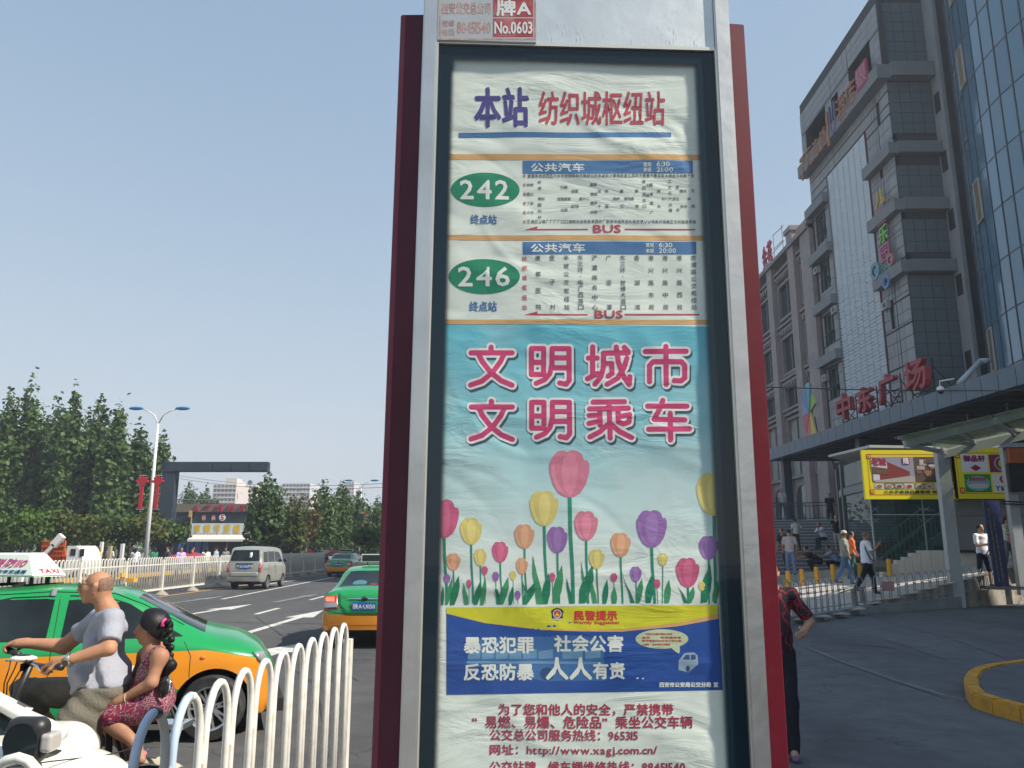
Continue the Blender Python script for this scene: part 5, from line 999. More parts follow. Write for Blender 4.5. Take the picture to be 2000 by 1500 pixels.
blob('shoe', [('c', an_n + Vector((.03, 0, -.04)), an_n + Vector((-.16, 0, -.06)), .048, .035)], shoe_b, man, .01, world=True)
wd = (wr_n - el_n).normalized(); wc0 = el_n.lerp(wr_n, .90); m = MB(); u_ = wd.cross(Vector((0, 0, 1))).normalized(); v_ = wd.cross(u_); m.tube([wc0 + u_ * (.033 * math.cos(t)) + v_ * (.033 * math.sin(t)) for t in [2 * PI * i / 20 for i in range(21)]], .0085, 8); wt_ = m.build('wristwatch', pm('watch_steel', (.5, .5, .48), .3, metal=1), man, True, world=True)
m = MB(); q = wc0 + Vector((-.003, -.036, .010)); m.ball(q, (.017, .007, .017), 12, 6); m.build('watch_face', pm('watch_dial', (.25, .26, .25), .2, coat=1), wt_, True, world=True)
girl = thing('person', 'girl with black braid and red patterned dress sitting side on behind the cyclist', 'person', (-1.92, 4.85, 0))
gc = J(293, 1229, .16); gfd = Vector((-1, -.05, -.06)); gs = .78
gsh_n = J(312, 1283, .04); gsh_f = J(285, 1280, .30); gel_n = J(296, 1333, .0); gwr_n = J(242, 1364, .0); ghip = J(295, 1362, .16); gkn_n = J(205, 1394, .02); gan_n = J(266, 1455, .03); gkn_f = J(200, 1400, .26); gan_f = J(250, 1470, .26)
GP, gat = face(None, gc, gfd, skin_girl, gs, neck=[('c', gc + Vector((.012, 0, -.05)), J(302, 1268, .16), .045, .05, .03)])
GP += [('c', gsh_n, gel_n, .038, .033, .02), ('c', gel_n, gwr_n, .034, .022, .02), ('c', gsh_f, J(262, 1330, .34), .038, .032, .02), ('c', J(262, 1330, .34), J(238, 1352, .2), .032, .022, .02), ('c', gsh_n, gsh_f, .045, .045, .04), ('c', J(300, 1280, .16), ghip, .06, .075, .04), ('c', ghip + Vector((0, -.06, 0)), gkn_n, .075, .055, .03), ('c', ghip + Vector((0, .08, 0)), gkn_f, .075, .055, .03), ('c', gkn_n, gan_n, .052, .030, .02), ('c', gkn_f, gan_f, .052, .030, .02), ('c', gan_n, J(276, 1484, .0), .030, .024, .02), ('c', gan_f, J(258, 1490, .26), .03, .024, .02), ('c', gkn_n.lerp(gan_n, .25), gkn_n.lerp(gan_n, .5), .058, .05, .03)]
GP += hand_prims(gwr_n, (-1, .0, -.35), (0, .3, -1), .55, .82, 1) + hand_prims(J(238, 1352, .2), (-1, -.3, -.3), (0, -.3, -1), .6, .8, -1)
blob('body', GP, skin_girl, girl, .0072, .02, world=True); eyes(girl, gat, gs)
hp = [('e', gat(-.016, .045), (.094, .092, .088), .02), ('e', gat(-.040, .010), (.085, .088, .092), .02), ('c', gat(-.09, .045), gat(-.135, .02), .055, .03, .02)]
def hair_fn(P):
 D = eval_prims(P, hp, .02); D = np.maximum(D, -d_ell(P, gat(.078, -.060), (.082, .12, .070))); f = gat(.040, 0); cut = smax(d_cut(P, f, gfd), -(P[..., 2] - gat(0, .008).z) - .9 * (P[..., 0] - gat(0, 0).x), .012); D = smax(D, cut, .01); D = smax(D, -(P[..., 2] - gat(0, -.080).z), .01); D = smax(D, -d_ell(P, gat(.015, -.045, -.07), (.045, .05, .05)), .01)
 return D
lo, hi = prim_bounds(hp, .03); hr = obj('hair', sdf_mesh(hair_fn, lo, hi, .0055, 'hair', hair_m), girl, True)
br = [J(322, 1218, .12), J(326, 1235, .11), J(330, 1252, .10), J(329, 1268, .09), J(328, 1284, .08)]; bp_ = []
for i, p in enumerate(br):
 for s in (-1, 1): bp_.append(('e', p + Vector((s * .013, 0, s * .010)), (.021, .020, .020), .008))
bp_ += [('c', J(327, 1284, .08), J(333, 1300, .07), .022, .034, .01), ('c', J(333, 1300, .07), J(323, 1322, .06), .034, .012, .01)]
blob('hair_braid', bp_, hair_m, hr, .006, .008, world=True, wr=.0018, wf=220)
for p, nm in ((J(320, 1216, .10), 'hair_band'), (J(328, 1283, .08), 'hair_band')):
 m = MB(); rr_ = .018 if p.z > 1.3 else .012; m.tube([p + Vector((rr_ * .7 * math.sin(t) * .5, rr_ * math.cos(t), rr_ * math.sin(t))) for t in [2 * PI * i / 14 for i in range(15)]], .008 if rr_ > .015 else .005, 8); m.build(nm, pm('pink_band', (.75, .06, .28), .6), hr, True, world=True)
dm = bpy.data.materials.new('patterned_dress'); dm.use_nodes = True; N, L = nodes_of(dm); b = N['Principled BSDF']; b.inputs['Roughness'].default_value = .85; b.inputs['Specular IOR Level'].default_value = .2
tc = N.new('ShaderNodeTexCoord'); v = N.new('ShaderNodeTexVoronoi'); v.inputs['Scale'].default_value = 26; nz = N.new('ShaderNodeTexNoise'); nz.inputs['Scale'].default_value = 9; nz.inputs['Distortion'].default_value = 2.5; nz.inputs['Detail'].default_value = 3; L.new(tc.outputs['Object'], nz.inputs[0])
vm = N.new('ShaderNodeVectorMath'); vm.operation = 'MULTIPLY_ADD'; vm.inputs[1].default_value = (.09, .09, .09); L.new(nz.outputs['Color'], vm.inputs[0]); L.new(tc.outputs['Object'], vm.inputs[2]); L.new(vm.outputs[0], v.inputs[0])
cr = N.new('ShaderNodeValToRGB'); cr.color_ramp.interpolation = 'CONSTANT'; e = cr.color_ramp.elements; e[0].color = (.36, .27, .22, 1); e[0].position = 0; e[1].position = .18; e[1].color = (.10, .03, .07, 1)
for p, c in ((.30, (.26, .012, .03, 1)), (.46, (.10, .025, .07, 1)), (.60, (.34, .20, .19, 1)), (.70, (.14, .02, .05, 1))): x = e.new(p); x.color = c
L.new(v.outputs['Distance'], cr.inputs[0]); n2 = N.new('ShaderNodeTexNoise'); n2.inputs['Scale'].default_value = 5; L.new(tc.outputs['Object'], n2.inputs[0]); mrr = N.new('ShaderNodeMapRange'); mrr.inputs[1].default_value = .45; mrr.inputs[2].default_value = .6; L.new(n2.outputs[0], mrr.inputs[0])
cr2 = N.new('ShaderNodeValToRGB'); cr2.color_ramp.interpolation = 'CONSTANT'; e = cr2.color_ramp.elements; e[0].color = (.28, .01, .03, 1); e[1].position = .25; e[1].color = (.11, .04, .10, 1); x = e.new(.5); x.color = (.4, .32, .27, 1); x = e.new(.6); x.color = (.2, .012, .04, 1)
v2 = N.new('ShaderNodeTexVoronoi'); v2.inputs['Scale'].default_value = 48; L.new(vm.outputs[0], v2.inputs[0]); L.new(v2.outputs['Distance'], cr2.inputs[0]); mx = N.new('ShaderNodeMix'); mx.data_type = 'RGBA'; L.new(mrr.outputs[0], mx.inputs[0]); L.new(cr.outputs[0], mx.inputs[6]); L.new(cr2.outputs[0], mx.inputs[7]); L.new(mx.outputs[2], b.inputs['Base Color'])
DP = [('c', J(298, 1294, .10), J(292, 1345, .11), .076, .088, .03), ('c', J(296, 1294, .22), J(292, 1345, .20), .076, .088, .03), ('c', J(300, 1362, .16), J(282, 1374, .16), .12, .115, .04), ('c', ghip + Vector((0, -.06, -.02)), gkn_n + Vector((.05, 0, .0)), .092, .078, .04), ('c', ghip + Vector((0, .08, -.02)), gkn_f + Vector((.05, 0, .0)), .092, .078, .04), ('c', J(300, 1380, .08), J(268, 1400, .10), .09, .08, .04),
  ('c', J(310, 1272, .08), J(308, 1290, .06), .035, .05, .03), ('c', J(288, 1272, .26), J(290, 1290, .26), .035, .05, .03)]
def dr_fn(P):
 D = eval_prims(P, DP, .05); x, y, z = P[..., 0], P[..., 1], P[..., 2]; D = D + .005 * np.sin(40 * (x + .6 * z) + 2 * np.sin(11 * z)) * np.clip((1.1 - z) * 5, .2, 1); D = smax(D, -d_cap(P, J(300, 1262, .16), J(293, 1276, .16), .075, .07), .008)
 D = smax(D, -(d_cap(P, gsh_n + Vector((0, -.03, 0)), gsh_n + Vector((0, -.03, -.06)), .045, .04)), .008); D = smax(D, d_cut(P, gkn_n + Vector((.012, 0, 0)), (-1, 0, .55)), .01); D = smax(D, d_cut(P, J(300, 1414, 0), (.15, 0, -1)), .01); return D
lo, hi = prim_bounds(DP, .03); obj('dress', sdf_mesh(dr_fn, lo, hi, .009, 'dress', dm), girl, True)
blob('sandal', [('c', gan_n + Vector((.03, 0, -.035)), J(278, 1488, .0) + Vector((-.05, 0, -.02)), .036, .032)], pm('pink_sandal', (.62, .16, .20), .6), girl, .008, cuts=[(gan_n + Vector((0, 0, -.03)), (.1, 0, 1))], world=True)
blob('sandal', [('c', gan_f + Vector((.03, 0, -.035)), J(262, 1492, .26) + Vector((-.05, 0, -.02)), .036, .032)], pm('pink_sandal', (.62, .16, .20), .6), girl, .010, cuts=[(gan_f + Vector((0, 0, -.03)), (.1, 0, 1))], world=True)
m = MB(); q = gwr_n + Vector((.02, 0, .006)); m.tube([q + Vector((.006 * math.cos(t), .026 * math.cos(t), .026 * math.sin(t))) for t in [2 * PI * i / 14 for i in range(15)]], .003, 6); m.build('bracelet', pm('bead', (.55, .5, .4), .4), girl, True, world=True)
bike = thing('electric_bicycle', 'dark electric bicycle under the man and the girl, white round display on its handlebar', 'bicycle', (-2.3, 4.86, 0))
bk = pm('bike_black', (0.018, 0.018, 0.02), 0.4); yb = Yc + .16
m = MB(); hb = [J(22, 1271, .42), J(34, 1280, .34), J(50, 1292, .2), J(62, 1296, .1), J(80, 1300, .0), J(112, 1303, -.16)]; m.tube(hb, .013, 8); m.build('handlebar', bk, bike, True, world=True)
for a, b_ in ((J(15, 1267, .46), J(36, 1279, .34)), (J(92, 1301, -.09), J(120, 1303, -.22))): m = MB(); m.tube([a, b_], .019, 10); m.build('grip', bk, bike, True, world=True)
st0 = J(58, 1300, .16); st1 = J(20, 1385, .16); m = MB(); m.tube([st0, st1, Vector((st1.x - .10, yb, .36))], .022, 10); m.build('steering_column', bk, bike, True, world=True)
m = MB(); m.ball(J(46, 1286, .12), (.078, .055, .020), 20, 10); dsp = m.build('display', pm('display_white', (.72, .68, .62), .25, coat=.6), bike, True, world=True); m = MB(); m.ball(J(46, 1286, .12) + Vector((0, 0, .008)), (.05, .036, .018), 16, 8); m.build('display_window', glass_dark, dsp, True, world=True)
m = MB(); m.box(tuple(J(38, 1312, .1)), tuple(J(64, 1291, .22))); m.build('control_box', bk, bike, world=True)
for a in ((J(62, 1297, .0), J(72, 1301, -.02), J(81, 1311, -.03)), (J(30, 1282, .35), J(20, 1290, .36), J(12, 1290, .38))): m = MB(); m.tube(a, .007, 6); m.build('brake_lever', chrome_m, bike, True, world=True)
for i, (x0, x1) in enumerate(((22, 8), (36, 14), (52, 24))):
 m = MB(); m.tube([J(x0, 1283 + i * 3, .25 - .1 * i), J(x0 - 4 - i * 3, 1305, .2), J(x1, 1335, .2), J(x1 - 2, 1372, .2)], .004, 5); m.build('brake_cable', bk, bike, True, world=True)
def bwheel(x, r, nm):
 m = MB(); m.lathe([(r - .045, -.022), (r - .012, -.026), (r, -.01), (r, .01), (r - .012, .026), (r - .045, .022), (r - .045, -.022)], (0, 0, 0), 'y', 40, cap=False); w = m.build('wheel', tyre_m, bike, True); w.location = (x + 2.3, yb - 4.86, r)
 m = MB(); m.lathe([(r - .065, -.012), (r - .045, -.016), (r - .045, .016), (r - .065, .012), (r - .065, -.012)], (0, 0, 0), 'y', 40, cap=False); m.lathe([(.03, -.04), (.03, .04)], (0, 0, 0), 'y', 14); m.build('rim', rim_m, w)
 m = MB()
 for i in range(24): a = 2 * PI * i / 24; m.tube([(0.02 * math.cos(a + 1), .02 * (-1) ** i, .02 * math.sin(a + 1)), ((r - .06) * math.cos(a), 0, (r - .06) * math.sin(a))], .0016, 4)
 m.build('spoke', chrome_m, w)
rx = J(283, 1500, .16).x; fx_ = st1.x - .16
bwheel(rx + .02, .30, 'rear'); bwheel(fx_, .30, 'front')
fen = pm('fender_cream', (.48, .44, .34), .35, coat=.4)
def fender(x, a0, a1):
 m = MB(); n = 16; V = []
 for i in range(n + 1):
  a = a0 + (a1 - a0) * i / n
  for j, (dy, rr_) in enumerate(((-.045, .325), (-.03, .345), (0, .352), (.03, .345), (.045, .325))): V.append((x + rr_ * math.cos(a), yb + dy, .30 + rr_ * math.sin(a)))
 m.add(V, [(i * 5 + j, i * 5 + j + 1, (i + 1) * 5 + j + 1, (i + 1) * 5 + j) for i in range(n) for j in range(4)]); return m
fender(rx + .02, R(-10), R(150)).build('fender', fen, bike, True, world=True); fender(fx_, R(20), R(170)).build('fender', fen, bike, True, world=True)
m = MB(); bb = Vector((-2.30, yb, .32)); sp_ = J(215, 1375, .16); m.tube([st0.lerp(st1, .8), bb], .03, 8); m.tube([bb, sp_], .02, 8); m.tube([bb, (rx + .02, yb, .30)], .018, 8); m.tube([sp_ + Vector((.02, 0, -.1)), (rx + .02, yb, .30)], .014, 8); m.build('frame', bk, bike, True, world=True)
blob('saddle', [('e', J(215, 1372, .16), (.13, .10, .045)), ('c', J(195, 1374, .16), J(170, 1374, .16), .05, .03)], bk, bike, .012, world=True)
m = MB(); ca = J(288, 1402, .16); m.box((ca.x - .20, yb - .075, ca.z - .05), (ca.x + .24, yb + .075, ca.z - .02)); m.tube([(ca.x + .18, yb - .07, ca.z - .05), (rx + .03, yb - .07, .30)], .007, 6); m.tube([(ca.x + .18, yb + .07, ca.z - .05), (rx + .03, yb + .07, .30)], .007, 6); m.tube([J(292, 1462, .05), J(270, 1488, .0)], .006, 6); m.build('carrier', chrome_m, bike, world=True)
blob('back_rest', [('c', J(325, 1330, .04), J(325, 1330, .28), .026, .026), ('c', J(322, 1348, .04), J(322, 1348, .28), .026, .026)], bk, bike, .010, .06, world=True)
m = MB(); m.tube([J(331, 1322, .0), J(333, 1340, -.01), J(329, 1358, .0)], .008, 8); m.build('back_rest_trim', chrome_m, bike, True, world=True)
m = MB(); m.tube([J(322, 1355, .10), ca + Vector((.2, -.05, -.03))], .009, 6); m.tube([J(322, 1355, .22), ca + Vector((.2, .05, -.03))], .009, 6); m.build('back_rest_stay', bk, bike, world=True)
# ================================================================ right side: mall, tower, canopy, plaza
XF = 30.0
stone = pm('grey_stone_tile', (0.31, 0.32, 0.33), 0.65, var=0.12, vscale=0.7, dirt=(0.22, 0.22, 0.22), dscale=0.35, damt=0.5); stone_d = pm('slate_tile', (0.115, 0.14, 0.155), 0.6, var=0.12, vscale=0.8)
joint = pm('tile_joint', (0.06, 0.06, 0.063), 0.9); pink = pm('pink_stone', (0.33, 0.275, 0.265), 0.7, var=0.12, vscale=0.6, dirt=(0.17, 0.14, 0.14), dscale=.5, damt=.5); pink_d = pm('pink_stone_trim', (0.26, 0.225, 0.22), 0.7, var=0.12, vscale=0.8)
win_m = pm('window_glass', (0.03, 0.05, 0.06), 0.06, spec=0.8); win_dark = pm('dark_opening', (0.02, 0.022, 0.026), 0.6); wframe = pm('window_frame_metal', (0.22, 0.23, 0.23), 0.5)
slab_m = pm('balcony_stone', (0.21, 0.215, 0.22), 0.7, var=0.1, vscale=1)
def wx(px, py): return WX(px, py, XF)
mall = thing('shopping_mall', 'tall grey stone mall block with white louvred screen and hotel lettering along its top', 'building', (XF + 8, 64, 0), 0)
YC, YL, YP = 56.6, 73.3, 78.6          # corner, left end, end of the pink wing at the corner pier
ZR0 = 46.0; ZCAN = 9.4
open_ = []     # (y0, y1, z0, z1) openings in the facade plane
for z in (15.3, 20.5, 25.8, 30.6): open_.append((70.2, 72.6, z, z + 3.0))
def pyz(px, py): p = wx(px, py); return p.y, p.z
louvY0, louvY1 = 60.9, 68.9; louvZ1 = 36.2
for (a, b) in (((1711, 205), (1722, 240)), ((1716, 300), (1727, 345)), ((1722, 410), (1733, 470)), ((1738, 590), (1751, 640))):
 p, q = pyz(*a), pyz(*b); open_.append((min(p[0], q[0]), max(p[0], q[0]), min(p[1], q[1]), max(p[1], q[1])))
for (a, b) in (((1589, 288), (1632, 190)), ((1651, 188), (1664, 150)), ((1675, 135), (1714, 62))):   # roof terrace slots
 pass
open_ += [(67.2, 72.2, 40.2, 42.6), (64.3, 65.8, 40.0, 42.3), (57.8, 62.0, 40.0, 42.9)]
def hits(y0, y1, z0, z1, ops): return any(y0 < b - .02 and y1 > a + .02 and z0 < d - .02 and z1 > c + .02 for a, b, c, d in ops)
def split_cells(us, vs_, ops):
 us = sorted(set(round(u, 3) for u in us)); vs_ = sorted(set(round(v, 3) for v in vs_))
 for a, b in zip(us[:-1], us[1:]):
  for c, d in zip(vs_[:-1], vs_[1:]):
   if b - a > .12 and d - c > .12 and not hits(a, b, c, d, ops): yield a, b, c, d
def facade_x(parent, name, x, ys, zs, ops, mat, t=.06, gap=.05, lim=300, sgn=-1, jit=.012):
 ys = list(ys) + [v for o in ops for v in (o[0], o[1]) if ys[0] < v < ys[-1]]; zs = list(zs) + [v for o in ops for v in (o[2], o[3]) if zs[0] < v < zs[-1]]
 cells = list(split_cells(ys, zs, ops)); cells.sort(key=lambda c: (c[0] + c[1]) ** 2 / max(.1, (c[1] - c[0]) * (c[3] - c[2])) ** .5); rr_ = random.Random(3); stuff = MB(); cache = {}
 for i, (a, b, c, d) in enumerate(cells):
  a += gap / 2; b -= gap / 2; c += gap / 2; d -= gap / 2; off = rr_.uniform(0, jit)
  if i < lim:
   k = (round(b - a, 2), round(d - c, 2))
   if k not in cache: m = MB(); m.box((-t, 0, 0), (0, k[0], k[1])); cache[k] = m.mesh(mat)
   o = bpy.data.objects.new('stone_tile', cache[k]); COL.objects.link(o); o.parent = parent; o.location = Vector((x - off, a, c)) - parent.location
  else: stuff.box((x - t - off, a, c), (x, b, d))
 if stuff.v: o = stuff.build('stone_tile', mat, parent, world=True); o['kind'] = 'stuff'
def back_x(mb, x, y0, y1, z0, z1, ops, th=.3):
 ys = sorted({y0, y1, *[v for o in ops for v in o[:2] if y0 < v < y1]}); zs = sorted({z0, z1, *[v for o in ops for v in o[2:] if z0 < v < z1]})
 for a, b in zip(ys[:-1], ys[1:]):
  for c, d in zip(zs[:-1], zs[1:]):
   if not hits(a, b, c, d, ops): mb.box((x, a, c), (x + th, b, d))
m = MB(); back_x(m, XF, YC, YL, 0, ZR0, open_); m.box((XF + .3, YL - .3, 0), (XF + 14, YL, ZR0)); m.box((XF + .3, YC, ZR0 - .3), (XF + 14, YL, ZR0)); m.build('wall', joint, mall, world=True)
ys_ = [YC + i * 1.19 for i in range(15)]; zs_ = [ZCAN + 1.0 * i for i in range(0, 31)]; zs_hi = [39.6 + .78 * i for i in range(8)]
mask = open_ + [(louvY0 - .1, louvY1 + .1, 8.0, louvZ1 + .1)]
facade_x(mall, 'stone_tile', XF - .001, ys_, zs_[:30], mask, stone, lim=170)
facade_x(mall, 'stone_tile', XF - .45, [YC - .4 + i * .95 for i in range(18)] + [YL], zs_hi, [(a, b, c, d) for a, b, c, d in open_ if c > 39], stone, lim=110)
m = MB(); back_x(m, XF - .44, YC - .4, YL, 39.55, ZR0 + .2, [o for o in open_ if o[2] > 39], .43); m.build('parapet_wall', joint, mall, world=True)
m = MB(); m.box((XF - 1.0, YC - .5, 38.3), (XF - .01, YL + .4, 39.5)); m.build('cornice', slab_m, mall, world=True)
m = MB(); m.box((XF + 4, 57.2, 37), (XF + 4.2, 73, 44.8)); m.build('terrace_wall', pm('terrace_wall', (.20, .2, .2), .8), mall, world=True)
for y0, y1, z0, z1 in ((58.6, 60.4, 40.2, 41.0), (64.5, 65.6, 40.2, 42.0)): m = MB(); m.box((XF + .8, y0, z0), (XF + 1.2, y1, z1)); m.build('sunlit_plaster', pm('sunlit_plaster', (.62, .50, .32), .8), mall, world=True)  # sunlight on the terrace plaster put into its warm bright colour
for i, (a, b, c, d) in enumerate(open_):
 if c > 39: continue
 m = MB(); m.box((XF + .28, a, c), (XF + .32, b, d)); w_ = m.build('window', win_m if i < 4 else win_dark, mall, world=True)
 m = MB()
 for y in ((a, a + .07), ((a + b) / 2 - .035, (a + b) / 2 + .035), (b - .07, b)): m.box((XF + .18, y[0], c), (XF + .27, y[1], d))
 m.box((XF + .18, a + .07, c), (XF + .26, b - .07, c + .07)); m.box((XF + .18, a + .07, d - .07), (XF + .26, b - .07, d)); m.build('window_frame', wframe, w_, world=True)
 if i < 4: m = MB(); m.bar((XF + .2, (a + b) / 2 + .1, c + 1.3), (XF - .45, (a + b) / 2 + .1, c + .75), .9, .04, up=(0, 0, 1)); m.build('open_sash', win_m, w_, world=True)
for z in (19.0, 24.2, 29.3, 34.2):
 m = MB(); m.box((XF - .75, 68.98, z - .45), (XF - .01, 73.5, z + .45)); m.build('balcony_band', slab_m, mall, world=True)
for z in (32.3, 27.6, 22.6):
 m = MB(); m.box((XF - .7, YC - .5, z - .5), (XF - .01, 60.85, z + .45)); m.box((XF - .01, YC - .7, z - .5), (XF + 3.4, YC - .01, z + .45)); m.build('balcony_band', slab_m, mall, world=True)
m = MB(); m.tube([(XF - .12, 69.0, ZCAN), (XF - .12, 69.0, 36.2)], .10, 8); m.build('drain_pipe', pm('pipe_grey', (.14, .14, .15), .6), mall, world=True)
m = MB(); m.tube([(XF - .1, 73.05, ZCAN), (XF - .1, 73.05, 33.5)], .09, 6); m.build('drain_pipe', pm('pipe_black', (.012, .012, .018), .6), mall, world=True)
m = MB(); m.tube([(XF - .16, 60.82, 10.5), (XF - .16, 60.82, 36.3)], .05, 6); m.build('red_cable', pm('cable_red', (.16, .03, .03), .6), mall, world=True)
lm = pm('louvre_white', (0.66, 0.74, 0.80), 0.5, var=0.08, vscale=2); ldk = pm('louvre_backing', (0.14, 0.16, 0.18), 0.8); nb_ = 7; bw_ = (louvY1 - louvY0) / nb_; rl = random.Random(9)
m = MB(); m.box((XF - .05, louvY0, ZCAN), (XF - .003, louvY1, louvZ1)); scr = m.build('louvre_screen', ldk, mall, world=True)
zc_ = 12.2; nblade = int((louvZ1 - zc_) / .30)
for bi in range(nb_):
 a = louvY0 + bi * bw_ + .03; b = a + bw_ - .06
 m = MB()
 for j in range(nblade):
  z = zc_ + j * .30; o1, o2 = rl.uniform(-.02, .02), rl.uniform(-.02, .02); m.add([(XF - .06, a, z + o1), (XF - .06, b, z + o2), (XF - .18, b, z + .20 + o2), (XF - .18, a, z + .20 + o1)], [(0, 1, 2, 3)]); m.add([(XF - .18, a, z + .20 + o1), (XF - .18, b, z + .20 + o2), (XF - .06, b, z + .27 + o2), (XF - .06, a, z + .27 + o1)], [(0, 1, 2, 3)])
 o = m.build('louvre_bay', lm, scr, world=True); o['kind'] = 'stuff'
sl_u = [XF + i * .86 for i in range(5)]; m = MB(); m.box((XF, YC, 0), (XF + 3.6, YC + .3, ZR0)); m.build('wall', joint, mall, world=True)
cache = {}; n_ = 0
for i in range(4):
 for j in range(40):
  z = ZCAN + .9 * j
  if z > ZR0 - 1 or any(abs(z + .45 - zz) < .98 for zz in (32.3, 27.6, 22.6, 38.9)): continue
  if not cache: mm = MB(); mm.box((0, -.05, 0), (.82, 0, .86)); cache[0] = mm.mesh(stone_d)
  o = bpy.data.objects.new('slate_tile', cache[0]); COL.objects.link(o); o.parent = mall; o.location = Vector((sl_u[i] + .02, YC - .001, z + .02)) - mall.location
m = MB(); m.box((XF - .01, YC - .9, 38.3), (XF + 3.4, YC - .01, 39.5)); m.build('cornice', slab_m, mall, world=True)
m = MB(); m.box((XF + 3.45, YC - 1.4, 0), (XF + 3.75, YC + .3, ZR0)); m.build('wall_return', stone, mall, world=True)
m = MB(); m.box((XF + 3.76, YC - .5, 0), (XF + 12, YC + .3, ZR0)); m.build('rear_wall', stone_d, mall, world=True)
for z in (14.3, 20.2, 25.4, 30.2, 35.2): m = MB(); m.box((XF + 3.40, YC - 1.0, z), (XF + 3.449, YC - .3, z + 1.6)); m.build('window', win_dark, mall, world=True)
acm = pm('ac_unit', (.42, .43, .42), .6, dirt=(.2, .2, .19), dscale=3, damt=.7)
for y, z in ((72.9, 17.2), (59.6, 13.2), (69.5, 22.9), (59.9, 20.3), (72.8, 27.9)): m = MB(); m.box((XF - .45, y - .45, z), (XF - .07, y + .45, z + .62)); q_ = m.build('air_conditioner', acm, mall, world=True); m = MB(); m.lathe([(.22, 0), (.22, .02), (.0, .02)], (XF - .475, y - .1, z + .31), 'x', 14); m.build('fan_grille', black_m, q_, world=True)
def letters(name, label, y1, y0, z, h, body, mat, x, gap=0.05, each=None, solid=.25, bold=.03):
 pass
ls = thing('hotel_sign', 'orange and purple hotel lettering on the cornice at the top of the grey mall', 'sign', (XF - .75, 66, 39.6)); txo = pm('sign_orange', (.34, .14, .05), .6); txp = pm('sign_purple', (.10, .09, .22), .5); txr = pm('sign_crimson', (.36, .03, .08), .5); txg = pm('sign_grey', (.30, .30, .32), .5)
LX = XF - 1.05
def facelet(ch, ya, yb, z0, z1, mat, nm='letter', x=None, parent=None, bold=.02):
 m = MB(); text3(m, ch, (x or LX, ya, z0), (0, -1, 0), (0, 0, 1), ya - yb, z1 - z0, depth=(.14, 0, 0), bold=bold); return m.build(nm, mat, parent or ls, world=True)
yy = 72.9
for ch, w, mt, z0, z1 in (('7', 1.2, txo, 37.6, 40.0), ('天', 1.5, txo, 38.0, 40.0), ('连', 1.5, txo, 38.1, 40.0), ('锁', 1.5, txo, 38.1, 40.1), ('I', .45, txo, 37.7, 41.0), ('U', 1.25, txp, 38.2, 41.2), ('酒', 1.8, txo, 38.6, 40.9), ('店', 1.8, txo, 38.7, 41.0)):
 facelet(ch, yy, yy - w, z0, z1, mt); yy -= w + .28
m = MB(); m.box((LX, yy - 2.0, 39.1), (LX + .2, yy, 41.1)); pnl = m.build('sign_panel', txr, ls, world=True); facelet('银', yy - .1, yy - 1.9, 39.3, 40.9, pm('sign_pale', (.5, .2, .25), .5), 'letter', LX - .03, pnl, .02)
facelet('IU HOTELS', 66.2, 59.8, 38.45, 38.95, txg, 'small_letter', LX + .02, ls, .01)
vsg = thing('vertical_sign', 'vertical sign of bright coloured characters beside the louvred screen on the mall', 'sign', (XF - .5, 60, 24))
zz = 29.9
for ch, c in (('儿', (.62, .42, .08)), ('童', (.45, .10, .18)), ('乐', (.22, .50, .10)), ('园', (.45, .10, .18)), ('游', (.03, .25, .20))):
 facelet(ch, 59.3, 57.9, zz - 1.35, zz, pm('sign_c%d' % int(c[0] * 100 + c[1] * 7 + c[2]), c, .5), 'letter', XF - .6, vsg, .03); zz -= 1.55
for (y, z, r_, c) in ((60.2, 23.6, .75, (.12, .30, .36)), (58.6, 22.2, .6, (.08, .22, .45)), (57.6, 23.6, .5, (.40, .16, .18))):
 m = MB(); m.lathe([(r_ * .55, -.15), (r_, -.15), (r_, .05), (r_ * .55, .05)], (XF - .6, y, z), 'x', 20, cap=False); m.lathe([(.0, -.1), (r_ * .35, -.1), (r_ * .35, .05)], (XF - .6, y, z), 'x', 14); m.build('round_emblem', pm('emblem%d' % int(r_ * 100), c, .5), vsg, world=True)
tower = thing('glass_tower', 'curved blue glass tower rising out of the top right corner', 'building', (50, 44, 0)); TC = Vector((50, 44, 0)); TR = 19.2
gmat = bpy.data.materials.new('curtain_glass'); gmat.use_nodes = True; N, L = nodes_of(gmat); b = N['Principled BSDF']; oi = N.new('ShaderNodeObjectInfo'); cr = N.new('ShaderNodeValToRGB'); cr.color_ramp.elements[0].color = (.065, .16, .24, 1); cr.color_ramp.elements[1].color = (.10, .22, .31, 1); L.new(oi.outputs['Random'], cr.inputs[0]); L.new(cr.outputs[0], b.inputs['Base Color']); b.inputs['Roughness'].default_value = .08; b.inputs['Specular IOR Level'].default_value = .85
n3 = N.new('ShaderNodeTexNoise'); n3.inputs['Scale'].default_value = .6; tcx = N.new('ShaderNodeTexCoord'); L.new(tcx.outputs['Object'], n3.inputs[0]); bp = N.new('ShaderNodeBump'); bp.inputs['Strength'].default_value = .15; bp.inputs['Distance'].default_value = .1; L.new(n3.outputs[0], bp.inputs['Height']); L.new(bp.outputs[0], b.inputs['Normal'])
A0, A1 = 138.0, 225.0; NSEG = 22; dA = (A1 - A0) / NSEG; PH = 3.35; NZ = 13; Z0T = 9.6
seg_w = 2 * TR * math.sin(R(dA) / 2); m = MB(); m.box((-.03, -seg_w / 2 + .045, .05), (.03, seg_w / 2 - .045, PH - .05)); pane = m.mesh(gmat)
louv_mat = pm('vent_louvre', (.30, .25, .19), .6, var=.1); lvp = MB(); lvp.box((-.0, -seg_w / 2 + .1, .25), (.02, seg_w / 2 - .1, PH - .3))
